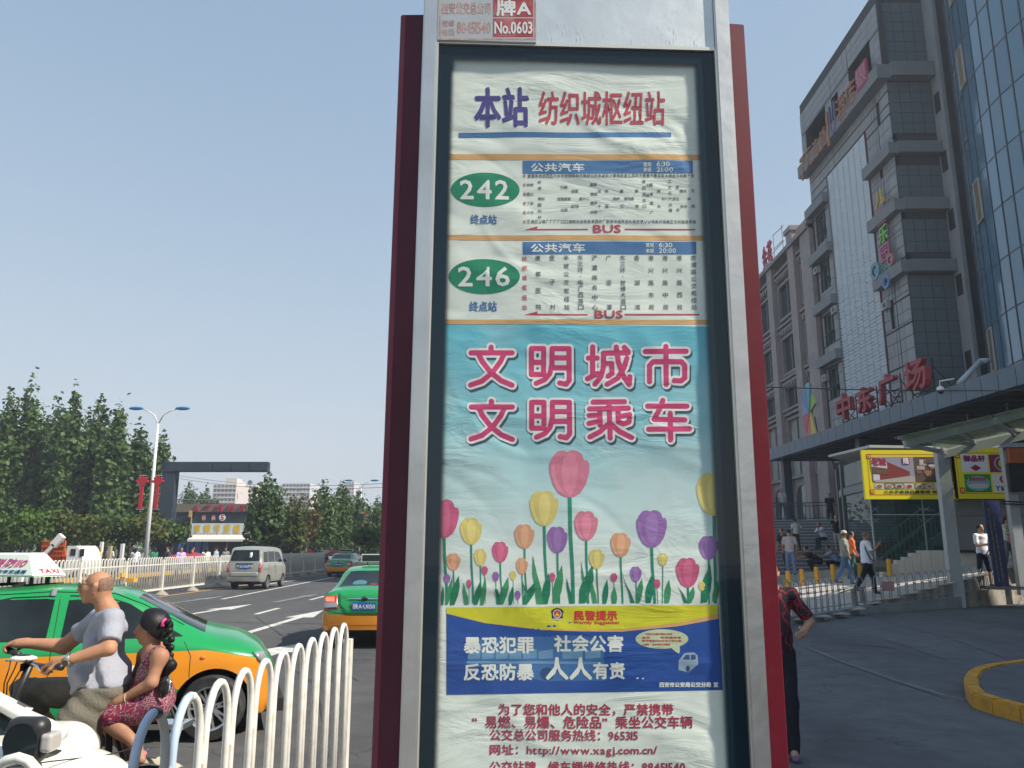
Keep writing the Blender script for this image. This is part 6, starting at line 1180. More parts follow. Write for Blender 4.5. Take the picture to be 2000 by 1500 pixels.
for q in range(22): lvp.add([(.02, -seg_w / 2 + .14, .3 + q * .125), (.02, seg_w / 2 - .14, .3 + q * .125), (.09, seg_w / 2 - .14, .37 + q * .125), (.09, -seg_w / 2 + .14, .37 + q * .125)], [(0, 1, 2, 3)])
lvm = lvp.mesh(louv_mat); lfp = MB(); hw_ = seg_w / 2
for y0, y1, z0, z1 in ((-hw_ + .05, -hw_ + .13, .2, PH - .2), (hw_ - .13, hw_ - .05, .2, PH - .2), (-hw_ + .13, hw_ - .13, .2, .28), (-hw_ + .13, hw_ - .13, PH - .28, PH - .2)): lfp.box((.02, y0, z0), (.12, y1, z1))
lfm = lfp.mesh(pm('vent_frame', (.45, .44, .38), .5))
vents = {(6, 11), (6, 9), (6, 7), (6, 4), (5, 1), (7, 12)}
m = MB()
for i in range(NSEG + 1):
 a = R(A0 + i * dA); p = TC + Vector((math.cos(a), math.sin(a), 0)) * (TR + .02); m.bar(p + Vector((0, 0, Z0T)), p + Vector((0, 0, Z0T + PH * NZ)), .10, .10, up=(math.cos(a), math.sin(a), 0))
for j in range(NZ + 1):
 for i in range(NSEG):
  a, b2 = R(A0 + i * dA), R(A0 + (i + 1) * dA); p = TC + Vector((math.cos(a), math.sin(a), 0)) * (TR + .005) + Vector((0, 0, Z0T + PH * j)); q = TC + Vector((math.cos(b2), math.sin(b2), 0)) * (TR + .005) + Vector((0, 0, Z0T + PH * j)); m.bar(p, q, .08, .09)
o = m.build('mullion', pm('mullion_dark', (.03, .035, .045), .5), tower, world=True)
inn = MB(); pts = [(TC.x + (TR - .4) * math.cos(R(A0 - 4 + i * 6)), TC.y + (TR - .4) * math.sin(R(A0 - 4 + i * 6)), 0) for i in range(60)]; inn.prism(pts, (0, 0, Z0T + PH * NZ)); me_ = inn.mesh(pm('tower_core', (.02, .025, .03), .8)); fixnormals(me_); obj('core', me_, tower, True)
for i in range(NSEG):
 am = R(A0 + (i + .5) * dA); rc = TR * math.cos(R(dA) / 2); p = TC + Vector((math.cos(am), math.sin(am), 0)) * rc
 for j in range(NZ):
  o = bpy.data.objects.new('glass_pane', pane); COL.objects.link(o); o.parent = tower; o.location = p + Vector((0, 0, Z0T + PH * j)) - tower.location; o.rotation_euler = (0, 0, am)
  if (i, j) in vents:
   for nm, mesh_ in (('vent', lvm), ('vent_frame', lfm)): v_ = bpy.data.objects.new(nm, mesh_); COL.objects.link(v_); v_.parent = tower; v_.location = o.location + Vector((math.cos(am), math.sin(am), 0)) * .05; v_.rotation_euler = (0, 0, am)
m = MB(); m.tube([(31.6, 36.6, Z0T), (31.5, 36.4, Z0T + 36)], .05, 6); m.build('downpipe', white_p, tower, world=True)
pinkb = thing('stone_building', 'pinkish stone building with tall framed windows and piers left of the grey mall', 'building', (XF + 6, 88, 0))
m = MB(); m.box((XF + .4, YL + .01, 0), (XF + 14, 118, 33.3)); m.build('wall', pink, pinkb, world=True)
piers = [(YL + .02, YL + 2.6, 33.4), (77.9, 79.6, 34.6), (85.0, 86.6, 33.2), (92, 93.6, 33.2), (99, 100.6, 33.2), (106, 107.6, 33.2)]
for a, b, zt in piers:
 m = MB(); m.box((XF - .55, a, 0), (XF + .39, b, zt)); m.box((XF - .75, a - .12, zt), (XF + .45, b + .12, zt + .5)); p_ = m.build('pier', pink, pinkb, world=True)
 m = MB()
 for z in [9 + 1.6 * i for i in range(16)]:
  if z < zt: m.box((XF - .556, a + .001, z), (XF - .551, b - .001, z + .05))
 m.build('pier_joint', pink_d, p_, world=True)
bays = [(75.95, 77.85), (79.65, 84.95), (86.65, 91.95), (93.65, 98.95), (100.65, 105.95)]
for bi, (a, b) in enumerate(bays):
 for z0, z1, big in ((26.6, 30.2, 0), (20.4, 24.2, 0), (16.3, 18.6, 0), (9.2, 15.2, 1)):
  ya, yb_ = a + .45, b - .45; m = MB(); m.box((XF + .32, ya, z0), (XF + .37, yb_, z1)); w_ = m.build('window', win_m if not big else pm('poster_window', (.30, .31, .28), .5, var=.2, vscale=.8), pinkb, world=True)
  m = MB()
  for y0, y1, c, d in ((ya - .30, ya, z0 - .3, z1 + .3), (yb_, yb_ + .30, z0 - .3, z1 + .3), (ya, yb_, z1, z1 + .3), (ya, yb_, z0 - .3, z0)): m.box((XF - .05, y0, c), (XF + .395, y1, d))
  m.box((XF + .15, (ya + yb_) / 2 - .05, z0), (XF + .31, (ya + yb_) / 2 + .05, z1)); m.build('window_frame', pink_d, w_, world=True)
 for z in (31.2, 25.0, 19.1, 15.7):
  m = MB(); m.box((XF - .25, a + .02, z), (XF + .39, b - .02, z + .22)); m.box((XF - .10, a + .02, z + .26), (XF + .39, b - .02, z + .42)); m.box((XF - .38, a + .02, z + .46), (XF + .39, b - .02, z + .70)); m.build('moulding', pink_d, pinkb, world=True)
  if z > 16:
   m = MB();
   for q in range(max(2, int((b - a) / .8))): m.box((XF - .30, a + .35 + q * .8, z - .42), (XF + .39, a + .62 + q * .8, z - .03))
   m.box((XF - .05, a + .3, z - .43), (XF + .38, b - .3, z - .39)); m.build('bracket_trim', pink_d, pinkb, world=True)
m = MB(); m.box((XF - .8, YL + .02, 32.9), (XF + .5, 117, 33.35)); m.build('cornice', pink_d, pinkb, world=True)
for y in (80.5, 87.5):
 m = MB(); arc = [(XF + .30, y, 3.2)] + [(XF + .30, y + 1.9 - 1.9 * math.cos(PI * i / 12), 6.6 + 1.6 * math.sin(PI * i / 12)) for i in range(13)] + [(XF + .30, y + 3.8, 3.2)]; m.poly(arc); m.build('arched_window', win_m, pinkb, world=True); m = MB(); m.tube(arc, .16, 6); m.build('arch_trim', pink_d, pinkb, world=True)
rs = thing('rooftop_sign', 'red rooftop characters on a frame above the pinkish stone building', 'sign', (XF, 84, 33.4)); rsm = pm('roof_sign_red', (.28, .02, .04), .6)
for ch, y in (('金', 88.6), ('花', 86.8)): facelet(ch, y, y - 1.5, 33.9, 36.6, rsm, 'letter', XF - .2, rs, .08)
m = MB(); [m.tube(p, .05, 5) for p in (([XF, 84.9, 33.3], [XF, 84.9, 37]), ([XF, 88.7, 33.3], [XF, 88.7, 36.6]), ([XF, 84.9, 36.9], [XF, 81.6, 36.6]), ([XF, 82.0, 33.3], [XF, 82.0, 36.9]), ([XF, 84.9, 35.2], [XF, 82, 35.1]), ([XF, 81.6, 34.9], [XF, 89, 34.9]))]; m.build('sign_frame', pm('frame_grey', (.3, .3, .3), .5), rs, world=True)
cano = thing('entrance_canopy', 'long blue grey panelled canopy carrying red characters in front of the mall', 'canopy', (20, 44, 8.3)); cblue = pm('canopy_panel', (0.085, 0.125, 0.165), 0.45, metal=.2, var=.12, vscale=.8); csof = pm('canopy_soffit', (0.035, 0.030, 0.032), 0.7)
YA, YB = 24.5, 62.0
def zc_at(y): return 8.05 + .35 * (y - 27) / 32
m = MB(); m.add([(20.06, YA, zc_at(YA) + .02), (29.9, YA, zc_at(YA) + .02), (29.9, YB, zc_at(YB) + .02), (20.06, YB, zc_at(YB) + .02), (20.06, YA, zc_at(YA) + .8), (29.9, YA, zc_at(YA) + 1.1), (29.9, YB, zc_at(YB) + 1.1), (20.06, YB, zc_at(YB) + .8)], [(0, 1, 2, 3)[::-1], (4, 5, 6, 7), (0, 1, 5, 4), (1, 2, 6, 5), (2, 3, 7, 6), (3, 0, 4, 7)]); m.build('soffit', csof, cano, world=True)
n_ = 32; dy = (YB - YA) / n_; cache = None
for i in range(n_):
 y = YA + i * dy
 if cache is None: mm = MB(); mm.box((-.06, .02, 0), (0, dy - .02, .84)); mm.prism([(-.06, .02, 0), (-.06, .02, -.02), (.55, .02, -.02), (.55, .02, 0)], (0, dy - .04, 0)); cache = mm.mesh(cblue)
 o = bpy.data.objects.new('fascia_panel', cache); COL.objects.link(o); o.parent = cano; o.location = Vector((20, y, zc_at(y))) - cano.location
for i in range(26):
 y = YA + 1 + i * 1.4; m = MB(); m.box((20.6, y, zc_at(y) - .012), (29.5, y + .05, zc_at(y) + .018)); m.build('soffit_batten', pm('batten', (.14, .14, .15), .6), cano, world=True)
for y in (60.5, 47.0): m = MB(); m.box((20.9, y, .3), (21.5, y + .6, zc_at(y))); m.build('column', pm('column_blue', (.05, .065, .085), .5), cano, world=True)
ps = thing('plaza_sign', 'four large red characters on a steel frame standing on the canopy edge', 'sign', (20.4, 44, 9.1)); pr = pm('plaza_red', (.34, .035, .045), .55, var=.15)
for ch, pxa, pxb, pya, pyb in (('中', 1634, 1658, 772, 818), ('东', 1674, 1698, 756, 804), ('广', 1716, 1743, 732, 786), ('场', 1767, 1804, 704, 762)):
 p = WX(pxa, pyb, 20.35); q = WX(pxb, pya, 20.35); z0 = (WX(pxa, pyb, 20.35).z + WX(pxb, pyb, 20.35).z) / 2; z1 = (WX(pxa, pya, 20.35).z + WX(pxb, pya, 20.35).z) / 2
 m = MB(); text3(m, ch, (20.35, p.y, z0), (0, -1, 0), (0, 0, 1), p.y - q.y, z1 - z0, depth=(.30, 0, 0), bold=.05); m.build('letter', pr, ps, world=True)
 m = MB()
 for y in (p.y, q.y): m.tube([(20.75, y, 9.0), (20.75, y, z1 - .1)], .04, 5); m.tube([(20.75, y, z0 + 1.0), (21.9, y, 9.2)], .03, 5)
 m.tube([(20.75, p.y, z0 + .6), (20.75, q.y, z0 + .6)], .04, 5); m.tube([(20.75, p.y, z0 - .1), (20.75, q.y, z0 - .1)], .04, 5); m.tube([(20.75, p.y, 9.1), (20.75, q.y, z0 + .5)], .03, 5); m.build('sign_frame', black_m, ps, world=True)
lg = thing('logo_sign', 'colourful feather shaped logo at the far end of the canopy lettering', 'sign', (20.4, 53, 9.1))
for i, (a0, a1, c, r0) in enumerate(((100, 150, (.10, .22, .42), 1.5), (70, 100, (.12, .38, .42), 1.6), (150, 185, (.20, .28, .50), 1.2), (185, 235, (.50, .06, .10), 1.3), (235, 265, (.62, .15, .10), 1.5), (265, 300, (.65, .50, .12), 1.6), (20, 70, (.35, .50, .12), 1.0))):
 m = MB(); cy, cz = 53.2, 10.9; n = 8; o_ = [(20.35 + .02 * i, cy, cz)] + [(20.35 + .02 * i, cy - (r0 * math.cos(R(a0 + (a1 - a0) * k / n))), cz + r0 * 1.25 * math.sin(R(a0 + (a1 - a0) * k / n))) for k in range(n + 1)]; m.prism(o_, (.15, 0, 0)); me_ = m.mesh(pm('logo_c%d' % i, c, .5)); fixnormals(me_); obj('logo_feather', me_, lg, True)
m = MB(); m.tube([(20.6, 53.2, 9), (20.6, 53.2, 11)], .06, 5); m.tube([(20.6, 52.4, 9), (20.6, 52.8, 10.5)], .05, 5); m.build('sign_frame', black_m, lg, world=True)
cc = WX(1837, 762, 19.6); cam_ = thing('security_camera', 'white dome security camera hanging on a bent arm at the canopy edge', 'security camera', tuple(cc))
m = MB(); m.tube([cc + Vector((.4, -.5, .42)), cc + Vector((.0, 0, .42)), cc + Vector((0, 0, .12))], .035, 8); m.build('arm', white_p, cam_, True, world=True); m = MB(); m.lathe([(.05, .18), (.13, .14), (.17, .04), (.17, -.02)], tuple(cc), 'z', 16); m.build('housing', white_p, cam_, True, world=True); m = MB(); m.lathe([(.16, -.02), (.13, -.12), (.06, -.18), (.0, -.19)], tuple(cc), 'z', 16); m.build('dome', glass_dark, cam_, True, world=True)
p0, p1 = WX(1874, 748, 20.6), WX(1914, 706, 24.0); vp = thing('exhaust_pipe', 'slanting pale pipe rising from the canopy to a tower vent', 'pipe', tuple(p0)); m = MB(); m.tube([p0, p1], .13, 10); m.tube([p1, p1 + Vector((.6, .3, .1))], .16, 10); m.build('pipe', pm('pipe_pale', (.42, .46, .48), .5), vp, True, world=True)
cbm = pm('cable_black', (.02, .02, .022), .6)
cb = MB(); P = [Vector((3.2, 14.5, 5.05)).lerp(Vector((21.8, 31.0, 8.9)), i / 20) - Vector((0, 0, .25 * math.sin(PI * i / 20))) for i in range(21)]; a0, b0 = W(1500, 756, 24.0), W(2060, 762, 24.0); P = [a0.lerp(b0, i / 20) - Vector((0, 0, .06 * math.sin(PI * i / 20))) for i in range(-2, 21)]; cb.tube(P, .018, 5); solo(cb, 'overhead_cable', cbm, 'thin black cable strung across in front of the mall and canopy letters', 'cable')
# ================================================================ plaza and street edge on the right
def zp(x): return max(.12, .39 + .14 * (x - 11))
PL = [(2.0, 15.6), (5.0, 18.0), (7.73, 20.57), (9.63, 22.56), (13.82, 24.98), (17.5, 27.2), (24, 30.5), (34, 34)]
def line_y(x):
 for (x0, y0), (x1, y1) in zip(PL[:-1], PL[1:]):
  if x <= x1: return y0 + (y1 - y0) * (x - x0) / (x1 - x0)
 return PL[-1][1]
slab = MB(); xs2 = np.arange(2.0, 33.9, .8); V = [];
for x in xs2:
 for t in np.linspace(0, 1, 12): y0 = line_y(x) + .16; V.append((x, y0 + (60 - y0) * t, zp(x)))
n1 = 12; slab.add(V, [(i * n1 + j, (i + 1) * n1 + j, (i + 1) * n1 + j + 1, i * n1 + j + 1) for i in range(len(xs2) - 1) for j in range(n1 - 1)]); slab.add([(x, line_y(x) + .16, zp(x)) for x in xs2] + [(x, line_y(x) + .16, -.05) for x in xs2], [(i, i + 1, i + 1 + len(xs2), i + len(xs2)) for i in range(len(xs2) - 1)]); plaza = struct(slab, 'plaza_paving', paving)
cnt = 0; pvm = pm('plaza_slab', (0.42, 0.38, 0.33), 0.85, var=0.12, vscale=4); cnt = 0
for i in range(8, 22):
 for j in range(11):
  x0 = .8 * i; x1 = x0 + .8
  y0 = line_y(x0) + .35 + j * .8
  if cnt >= 150: break
  m = MB(); g_ = .012; m.add([(x0 + g_, y0 + g_, zp(x0 + g_) + .012), (x1 - g_, y0 + g_, zp(x1 - g_) + .012), (x1 - g_, y0 + .8 - g_, zp(x1 - g_) + .012), (x0 + g_, y0 + .8 - g_, zp(x0 + g_) + .012), (x0 + g_, y0 + g_, zp(x0) - .02), (x1 - g_, y0 + g_, zp(x1) - .02), (x1 - g_, y0 + .8 - g_, zp(x1) - .02), (x0 + g_, y0 + .8 - g_, zp(x0) - .02)], [(0, 1, 2, 3), (0, 4, 5, 1), (1, 5, 6, 2), (2, 6, 7, 3), (3, 7, 4, 0)]); m.build('paving_slab', pvm, plaza, world=True); cnt += 1
plm = pm('plinth_concrete', (0.25, 0.27, 0.285), 0.85, var=.15, vscale=2, dirt=(.14, .15, .16), dscale=1.5, damt=.6)
pz = lambda x: .19 + (.33 - .19) * max(0, min(1.4, (x - 9.2) / 4.6))
m = MB()
P = [p for p in PL if p[0] < 14.2]; Q = [P[0]]
for a, b in zip(P[:-1], P[1:]):
 for t in np.linspace(0, 1, 6)[1:]: Q.append((a[0] + (b[0] - a[0]) * t, a[1] + (b[1] - a[1]) * t))
V = []
for x, y in Q: z = pz(x); V += [(x, y, 0), (x, y, z), (x - .14, y + .22, z), (x - .14, y + .22, 0)]
m.add(V, [(i * 4 + j, (i + 1) * 4 + j, (i + 1) * 4 + j + 1, i * 4 + j + 1) for i in range(len(Q) - 1) for j in range(3)]); plinth = struct(m, 'plinth', plm)
gr_m = pm('railing_grey_paint', (0.30, 0.31, 0.34), 0.5, var=.15, vscale=8, dirt=(.12, .12, .14), dscale=12, damt=.6)
gr = thing('arch_railing', 'low grey arched tube railing between the shaded road and the sunny plaza', 'railing', (10.5, 22.9, .2))
def along(s):
 k = 0
 for (x0, y0), (x1, y1) in zip(PL[:-1], PL[1:]):
  L_ = math.hypot(x1 - x0, y1 - y0)
  if s <= L_: return Vector((x0 + (x1 - x0) * s / L_, y0 + (y1 - y0) * s / L_, 0)), Vector((x1 - x0, y1 - y0, 0)).normalized()
  s -= L_
s = 5.6; k = 0
while s < 18.2:
 p, d = along(s); p = p + Vector((-.07, .11, pz(p.x))); w_, h_ = .145, .80
 if not (8.95 < p.x < 9.55):
  m = MB(); A = [p - d * w_] + [p - d * (w_ * math.cos(PI * i / 8)) + Vector((0, 0, h_ - w_ + w_ * math.sin(PI * i / 8))) for i in range(9)] + [p + d * w_]; m.tube(A, .013, 6); m.build('railing_arch', gr_m, gr, True, world=True)
  m = MB(); a = p + d * (w_ + .0) + Vector((0, 0, .50)); m.bar(a, a + d * .10, .02, .05); m.build('link_plate', gr_m, gr, world=True)
 s += .385
for zz_ in (.10,):
 m = MB(); pts = []
 s = 5.4
 while s < 18.4: p, d = along(s); pts.append(p + Vector((-.07, .11, pz(p.x) + zz_))); s += .4
 m.tube(pts, .014, 6); m.build('bottom_rail', gr_m, gr, world=True)
p = W(1734, 1145, 23.3); m = MB(); m.box((p.x - .18, p.y - .02, p.z - .13), (p.x + .18, p.y, p.z + .13)); solo(m, 'notice_board', pm('faded_pink_board', (.42, .22, .22), .6, var=.2, vscale=6), 'small faded pink board fixed on the grey arch railing', 'board')
rust = pm('rusty_post', (0.20, 0.195, 0.18), 0.8, var=.3, vscale=9, dirt=(.08, .05, .04), dscale=6, damt=.9)
for nm, pa, pb, lab in (('stub_post', (1666, 1150), (1672, 1197), 'left one of two leaning rusty stub posts in the gap of the grey railing'), ('stub_post', (1682, 1147), (1688, 1195), 'right one of two leaning rusty stub posts in the gap of the grey railing')):
 b_ = G(pb[0], pb[1], .02); a_ = W(pa[0], pa[1], b_.y + .1); m = MB(); m.tube([b_, a_], .075, 10); m.box((b_.x - .16, b_.y - .16, 0), (b_.x + .16, b_.y + .16, .06)); solo(m, nm, rust, lab, 'post', 'rusty stub posts by the railing', smooth='auto')
m = MB(); m.bar(W(1640, 1158, 22.3), W(1680, 1146, 22.4), .03, .03); solo(m, 'loose_bar', rust, 'thin loose metal bar sticking out beside the rusty stub posts', 'bar')
m = MB(); V = []
Q = [(14.2, 25.25), (15.6, 26.1), (17.5, 27.2), (20, 28.4), (24, 30.5)]
for i, (x, y) in enumerate(Q): z = .42 + .10 * (x - 14.2) * .9; V += [(x, y, 0), (x, y, z), (x - .2, y + .35, z), (x - .2, y + .35, 0)]
m.add(V, [(i * 4 + j, (i + 1) * 4 + j, (i + 1) * 4 + j + 1, i * 4 + j + 1) for i in range(len(Q) - 1) for j in range(3)] + [(0, 1, 2, 3)]); o = struct(m, 'retaining_wall', pm('dirty_wall', (.32, .29, .24), .9, var=.25, vscale=3, dirt=(.10, .085, .06), dscale=2.2, damt=.95, bump=.6, bscale=12))
yk = pm('kerb_yellow', (0.55, 0.27, 0.02), 0.7, var=.15, vscale=6, dirt=(.25, .16, .07), dscale=5, damt=.85, bump=.3, bscale=25)
kp = [G(2100, 1440), G(1995, 1412), G(1940, 1396), G(1900, 1382), G(1886, 1364), G(1885, 1348), G(1893, 1334), G(1912, 1324), G(1945, 1317), G(2000, 1310), G(2120, 1300)]
kp = [Vector((q.x, q.y, 0)) for q in kp]; isl = MB(); inner = []
for i in range(len(kp)):
 d = (kp[min(i + 1, len(kp) - 1)] - kp[max(i - 1, 0)]).normalized(); n = Vector((d.y, -d.x, 0)); inner.append(kp[i] + n * .17)
isl.poly([(q.x, q.y, .155) for q in inner]); island2 = struct(isl, 'traffic_island', concrete_rd)
for i in range(len(kp) - 1):
 a, b, c, d = kp[i], kp[i + 1], inner[i + 1], inner[i]; g_ = (b - a) * .012; a, b, c, d = a + g_, b - g_, c - g_, d + g_
 bm = bmesh.new(); lo_ = [bm.verts.new((q.x, q.y, 0)) for q in (a, b, c, d)]; hi_ = [bm.verts.new((q.x, q.y, .17)) for q in (a, b, c, d)]
 bm.faces.new(lo_); bm.faces.new(hi_); [bm.faces.new([lo_[k], lo_[(k + 1) % 4], hi_[(k + 1) % 4], hi_[k]]) for k in range(4)]; bmesh.ops.recalc_face_normals(bm, faces=bm.faces); bmesh.ops.bevel(bm, geom=[e for e in bm.edges if e.verts[0].co.z > .1 and e.verts[1].co.z > .1], offset=.02, segments=2, affect='EDGES')
 me = bpy.data.meshes.new('kerb_block'); bm.to_mesh(me); bm.free(); me.materials.append(yk); obj('kerb_block', me, island2)
kw = [(6.0, 33.5), (11.0, 33.2), (15.2, 31.0), (16.5, 30.4)]; m = MB()
for a, b in zip(kw[:-1], kw[1:]): m.bar((a[0], a[1], zp(a[0]) + .12), (b[0], b[1], zp(b[0]) + .12), .30, .36)
struct(m, 'stair_kerb', pm('kerb_light', (.34, .32, .28), .85, var=.15))
by = pm('bollard_yellow', (.70, .36, .015), .45, var=.1, dirt=(.4, .25, .06), dscale=8, damt=.5); bp_ = None
blab = ['orange bollard leftmost, just beside the red sign fin', 'orange bollard second from the left in front of the dark steps', 'orange bollard third from the left in front of the dark steps', 'orange bollard left of the man in cap and jeans', 'orange bollard behind the man in cap, near the glass kiosk corner', 'orange bollard at the right end, right of the man in white shirt']
for i, (px, py) in enumerate(((1540, 1139), (1567, 1137), (1596, 1136), (1628, 1133), (1679, 1126), (1738, 1120))):
 Y = 30.4 if i < 4 else 29.2; b_ = W(px, py, Y)
 if bp_ is None:
  t = thing('bollard', blab[0], 'bollard', (b_.x, b_.y, zp(b_.x)), 0, 'orange bollards before the steps'); m = MB(); m.lathe([(.085, 0), (.085, .60), (.08, .63), (.0, .64)], (0, 0, 0), 'z', 14); m.build('tube', by, t, 'auto'); m = MB(); m.lathe([(.12, .0), (.12, .015), (.0, .016)], (0, 0, 0), 'z', 14); m.build('base_plate', rust, t); bp_ = t
 else: t = copy_tree(bp_, None, blab[i]); t.location = (b_.x, b_.y, zp(b_.x))
stp = thing('stairs', 'wide dark stone stairs rising behind the orange bollards to the mall entrance', 'stairs', (15, 36, .4)); st_m = pm('step_stone', (.115, .12, .13), .7, var=.15, vscale=2); ed_m = pm('step_edge', (.32, .33, .34), .6)
M_ = Matrix.Translation((14.5, 34.6, .42)) @ Matrix.Rotation(R(-22), 4, 'Z')
for i in range(17):
 m = MB(); m.box((-7, i * .62, -.2), (9, 12.5, .165 + i * .17), M_) if False else m.box((-7, i * .62, i * .17 - .05), (9, i * .62 + .70, (i + 1) * .17), M_); sp = m.build('step', st_m, stp, world=True)
 m = MB(); m.box((-7, i * .62 - .004, (i + 1) * .17 - .03), (9, i * .62 + .04, (i + 1) * .17 + .003), M_); m.build('step_nosing', ed_m, sp, world=True)
m = MB(); m.box((-7, 17 * .62 + .08, -.3), (14, 26, 17 * .17), M_); m.build('terrace', st_m, stp, world=True)
gm_ = pm('dark_rail', (.045, .06, .065), .5)
tr = thing('terrace_railing', 'dark metal railing along the terrace at the top of the stairs', 'railing', tuple(M_ @ Vector((0, 10.9, 2.89))))
for i in range(46):
 x = -7 + i * .22; m = MB(); m.bar(M_ @ Vector((x, 10.9, 2.89)), M_ @ Vector((x, 10.9, 3.85)), .03, .03); m.build('baluster', gm_, tr, world=True)
for z in (3.0, 3.88, 3.70): m = MB(); m.bar(M_ @ Vector((-7.1, 10.9, z)), M_ @ Vector((3.1, 10.9, z)), .05, .05); m.build('handrail', gm_, tr, world=True)
kio = thing('glass_kiosk', 'dark green glass stair kiosk carrying the yellow food signs', 'kiosk', (15, 30, .8)); kf = pm('kiosk_frame', (.13, .15, .15), .45, metal=.3); kgl = thin_glass('kiosk_glass', tint=(.62, .74, .72), refl=.8, haze=.12, hcol=(.10, .18, .17))
KY = 30.0; kx0 = W(1702, 1000, KY).x; kx1 = W(1862, 1000, KY).x; kzt = W(1700, 884, KY).z; kz0 = .7
for nm, z0, z1 in (('a', kz0, 3.0), ('b', 3.04, kzt)):
 xm = W(1803, 1000, KY).x
 for a, b in ((kx0, xm - .02), (xm + .02, kx1)): m = MB(); m.box((a, KY, z0), (b, KY + .02, z1)); m.build('glass_panel', kgl, kio, world=True)
for x in (kx0, xm, kx1): m = MB(); m.box((x - .02, KY - .01, kz0), (x + .02, KY + .05, kzt)); m.build('mullion', pm('bright_edge', (.35, .42, .40), .4), kio, world=True)
m = MB(); m.box((kx0, KY - .01, 3.0), (kx1, KY + .04, 3.04)); m.build('transom', pm('bright_edge', (.35, .42, .40), .4), kio, world=True)
for x in (kx0 + .12, xm - .1, xm + .1):
 for z in (2.8, 3.22, 1.4): m = MB(); m.bar((x - .12, KY - .05, z - .08), (x + .12, KY - .05, z + .08), .02, .02); m.bar((x - .12, KY - .05, z + .08), (x + .12, KY - .05, z - .08), .02, .02); m.build('spider_fitting', chrome_m, kio, world=True)
sx0 = W(1650, 1000, 33.5).x; m = MB()
for (x, y) in ((sx0, 33.5), (W(1641, 1000, 35.5).x, 35.5)): m.box((x - .07, y - .07, .3), (x + .07, y + .07, kzt - .1))
m.build('post', kf, kio, world=True)
for a, b in (((kx0, KY + .1), (sx0, 33.4)), ((sx0, 33.6), (W(1641, 1000, 35.5).x, 35.4))):
 for z0, z1 in ((.7, 3.9), (4.3, kzt - .2)): m = MB(); m.add([(a[0], a[1], z0), (b[0], b[1], z0), (b[0], b[1], z1), (a[0], a[1], z1)], [(0, 1, 2, 3)]); m.build('glass_panel', kgl, kio, world=True)
 m = MB(); m.bar((a[0], a[1], 4.1), (b[0], b[1], 4.1), .08, .30); m.build('transom', kf, kio, world=True)
m = MB(); m.prism([W(1618, 893, 35.5), W(1692, 876, 30.0) + Vector((0, -.3, 0)), (kx1 + .3, KY - .3, kzt + .1), (kx1 + .3, 37, kzt + .1)], (0, 0, .10)); me_ = m.mesh(pm('kiosk_roof', (.42, .44, .42), .5)); fixnormals(me_); obj('roof', me_, kio, True)
m = MB(); m.box((18.3, 38.0, .3), (kx1 + 6, 38.2, kzt)); m.build('rear_wall', pm('kiosk_dark', (.05, .07, .07), .7), kio, world=True)
m = MB(); m.box((kx0 + .2, KY + 2.9, .3), (kx1 + 2, KY + 3.0, 2.0)); m.build('inner_wall', pm('kiosk_red', (.34, .10, .07), .7, var=.3, vscale=1), kio, world=True)
for i in range(12):
 x = kx0 + .3 + i * .36; m = MB(); m.box((x, KY + .5, .6), (x + .38, KY + 2.2, .85 + i * .17)); m.build('inner_step', pm('inner_step', (.16, .18, .18), .7), kio, world=True)
hr_m = pm('green_handrail', (.40, .55, .52), .4, metal=.4)
for yy_ in (KY + .35, KY + 2.3):
 m = MB(); a = Vector((kx0 + .5, yy_, 1.55)); b = Vector((kx1 - .1, yy_, 3.3)); m.tube([a + Vector((-.9, 0, 0)), a, b, b + Vector((.6, 0, 0))], .035, 6); m.tube([a + Vector((0, 0, -.75)), b + Vector((0, 0, -.75))], .025, 6); m.build('handrail', hr_m, kio, world=True)
 for i in range(14): q = a.lerp(b, (i + .5) / 14); m = MB(); m.bar(q, q + Vector((0, 0, -.75)), .018, .018); m.build('baluster', hr_m, kio, world=True)
cw = pm('pale_stone', (.62, .56, .47), .8, var=.1, vscale=2); gw = pm('grey_panel', (.20, .20, .195), .7, var=.12, vscale=1)
pw = thing('parapet_wall', 'low pale stone wall with a stepped top below the glass kiosk', 'wall', (15.5, 29.6, .8)); xs_ = [W(p, 1100, 29.6).x for p in (1718, 1733, 1748, 1763, 1778, 1795, 1815, 1840, 1868, 1900, 1930, 1965, 2010)]; zs_t = [W(1720, q, 29.6).z for q in (1106, 1101, 1094, 1088, 1080, 1075, 1075, 1075, 1077, 1077, 1077, 1077)]
for i in range(12): m = MB(); m.box((xs_[i] + .006, 29.45, zp(xs_[i]) - .3), (xs_[i + 1] - .006, 29.75, zs_t[i])); m.build('stone_block', cw, pw, world=True)
m = MB(); m.box((xs_[0], 29.42, .3), (xs_[-1], 29.44, .35)); wl = thing('panelled_wall', 'grey panelled wall behind the navy banner, right of the kiosk', 'wall', (19, 29.9, 1))
for i in range(5):
 for j in range(2):
  x0 = W(1868, 1000, 29.9).x + i * 1.0; z0 = W(1868, 1078, 29.9).z + j * 1.32; m = MB(); m.box((x0 + .01, 29.8, z0 + .01), (x0 + .99, 29.95, z0 + 1.31)); m.build('wall_panel', gw, wl, world=True)
x0 = W(1868, 1000, 29.9).x; m = MB(); m.box((x0, 29.96, 0), (x0 + 14, 30.1, 4.3)); m.build('wall_core', pm('wall_core', (.15, .15, .145), .8), wl, world=True)
m = MB(); m.tube([W(1868, 1077, 29.4), W(1903, 1077, 29.4), W(1913, 1083, 29.4), W(1923, 1078, 29.4), W(1940, 1076, 29.4)], .05, 6); m.build('dark_trim', black_m, wl, world=True)
ysm = pm('sign_yellow', (.80, .66, .005), .5); yred = pm('sign_red_line', (.55, .05, .03), .5)
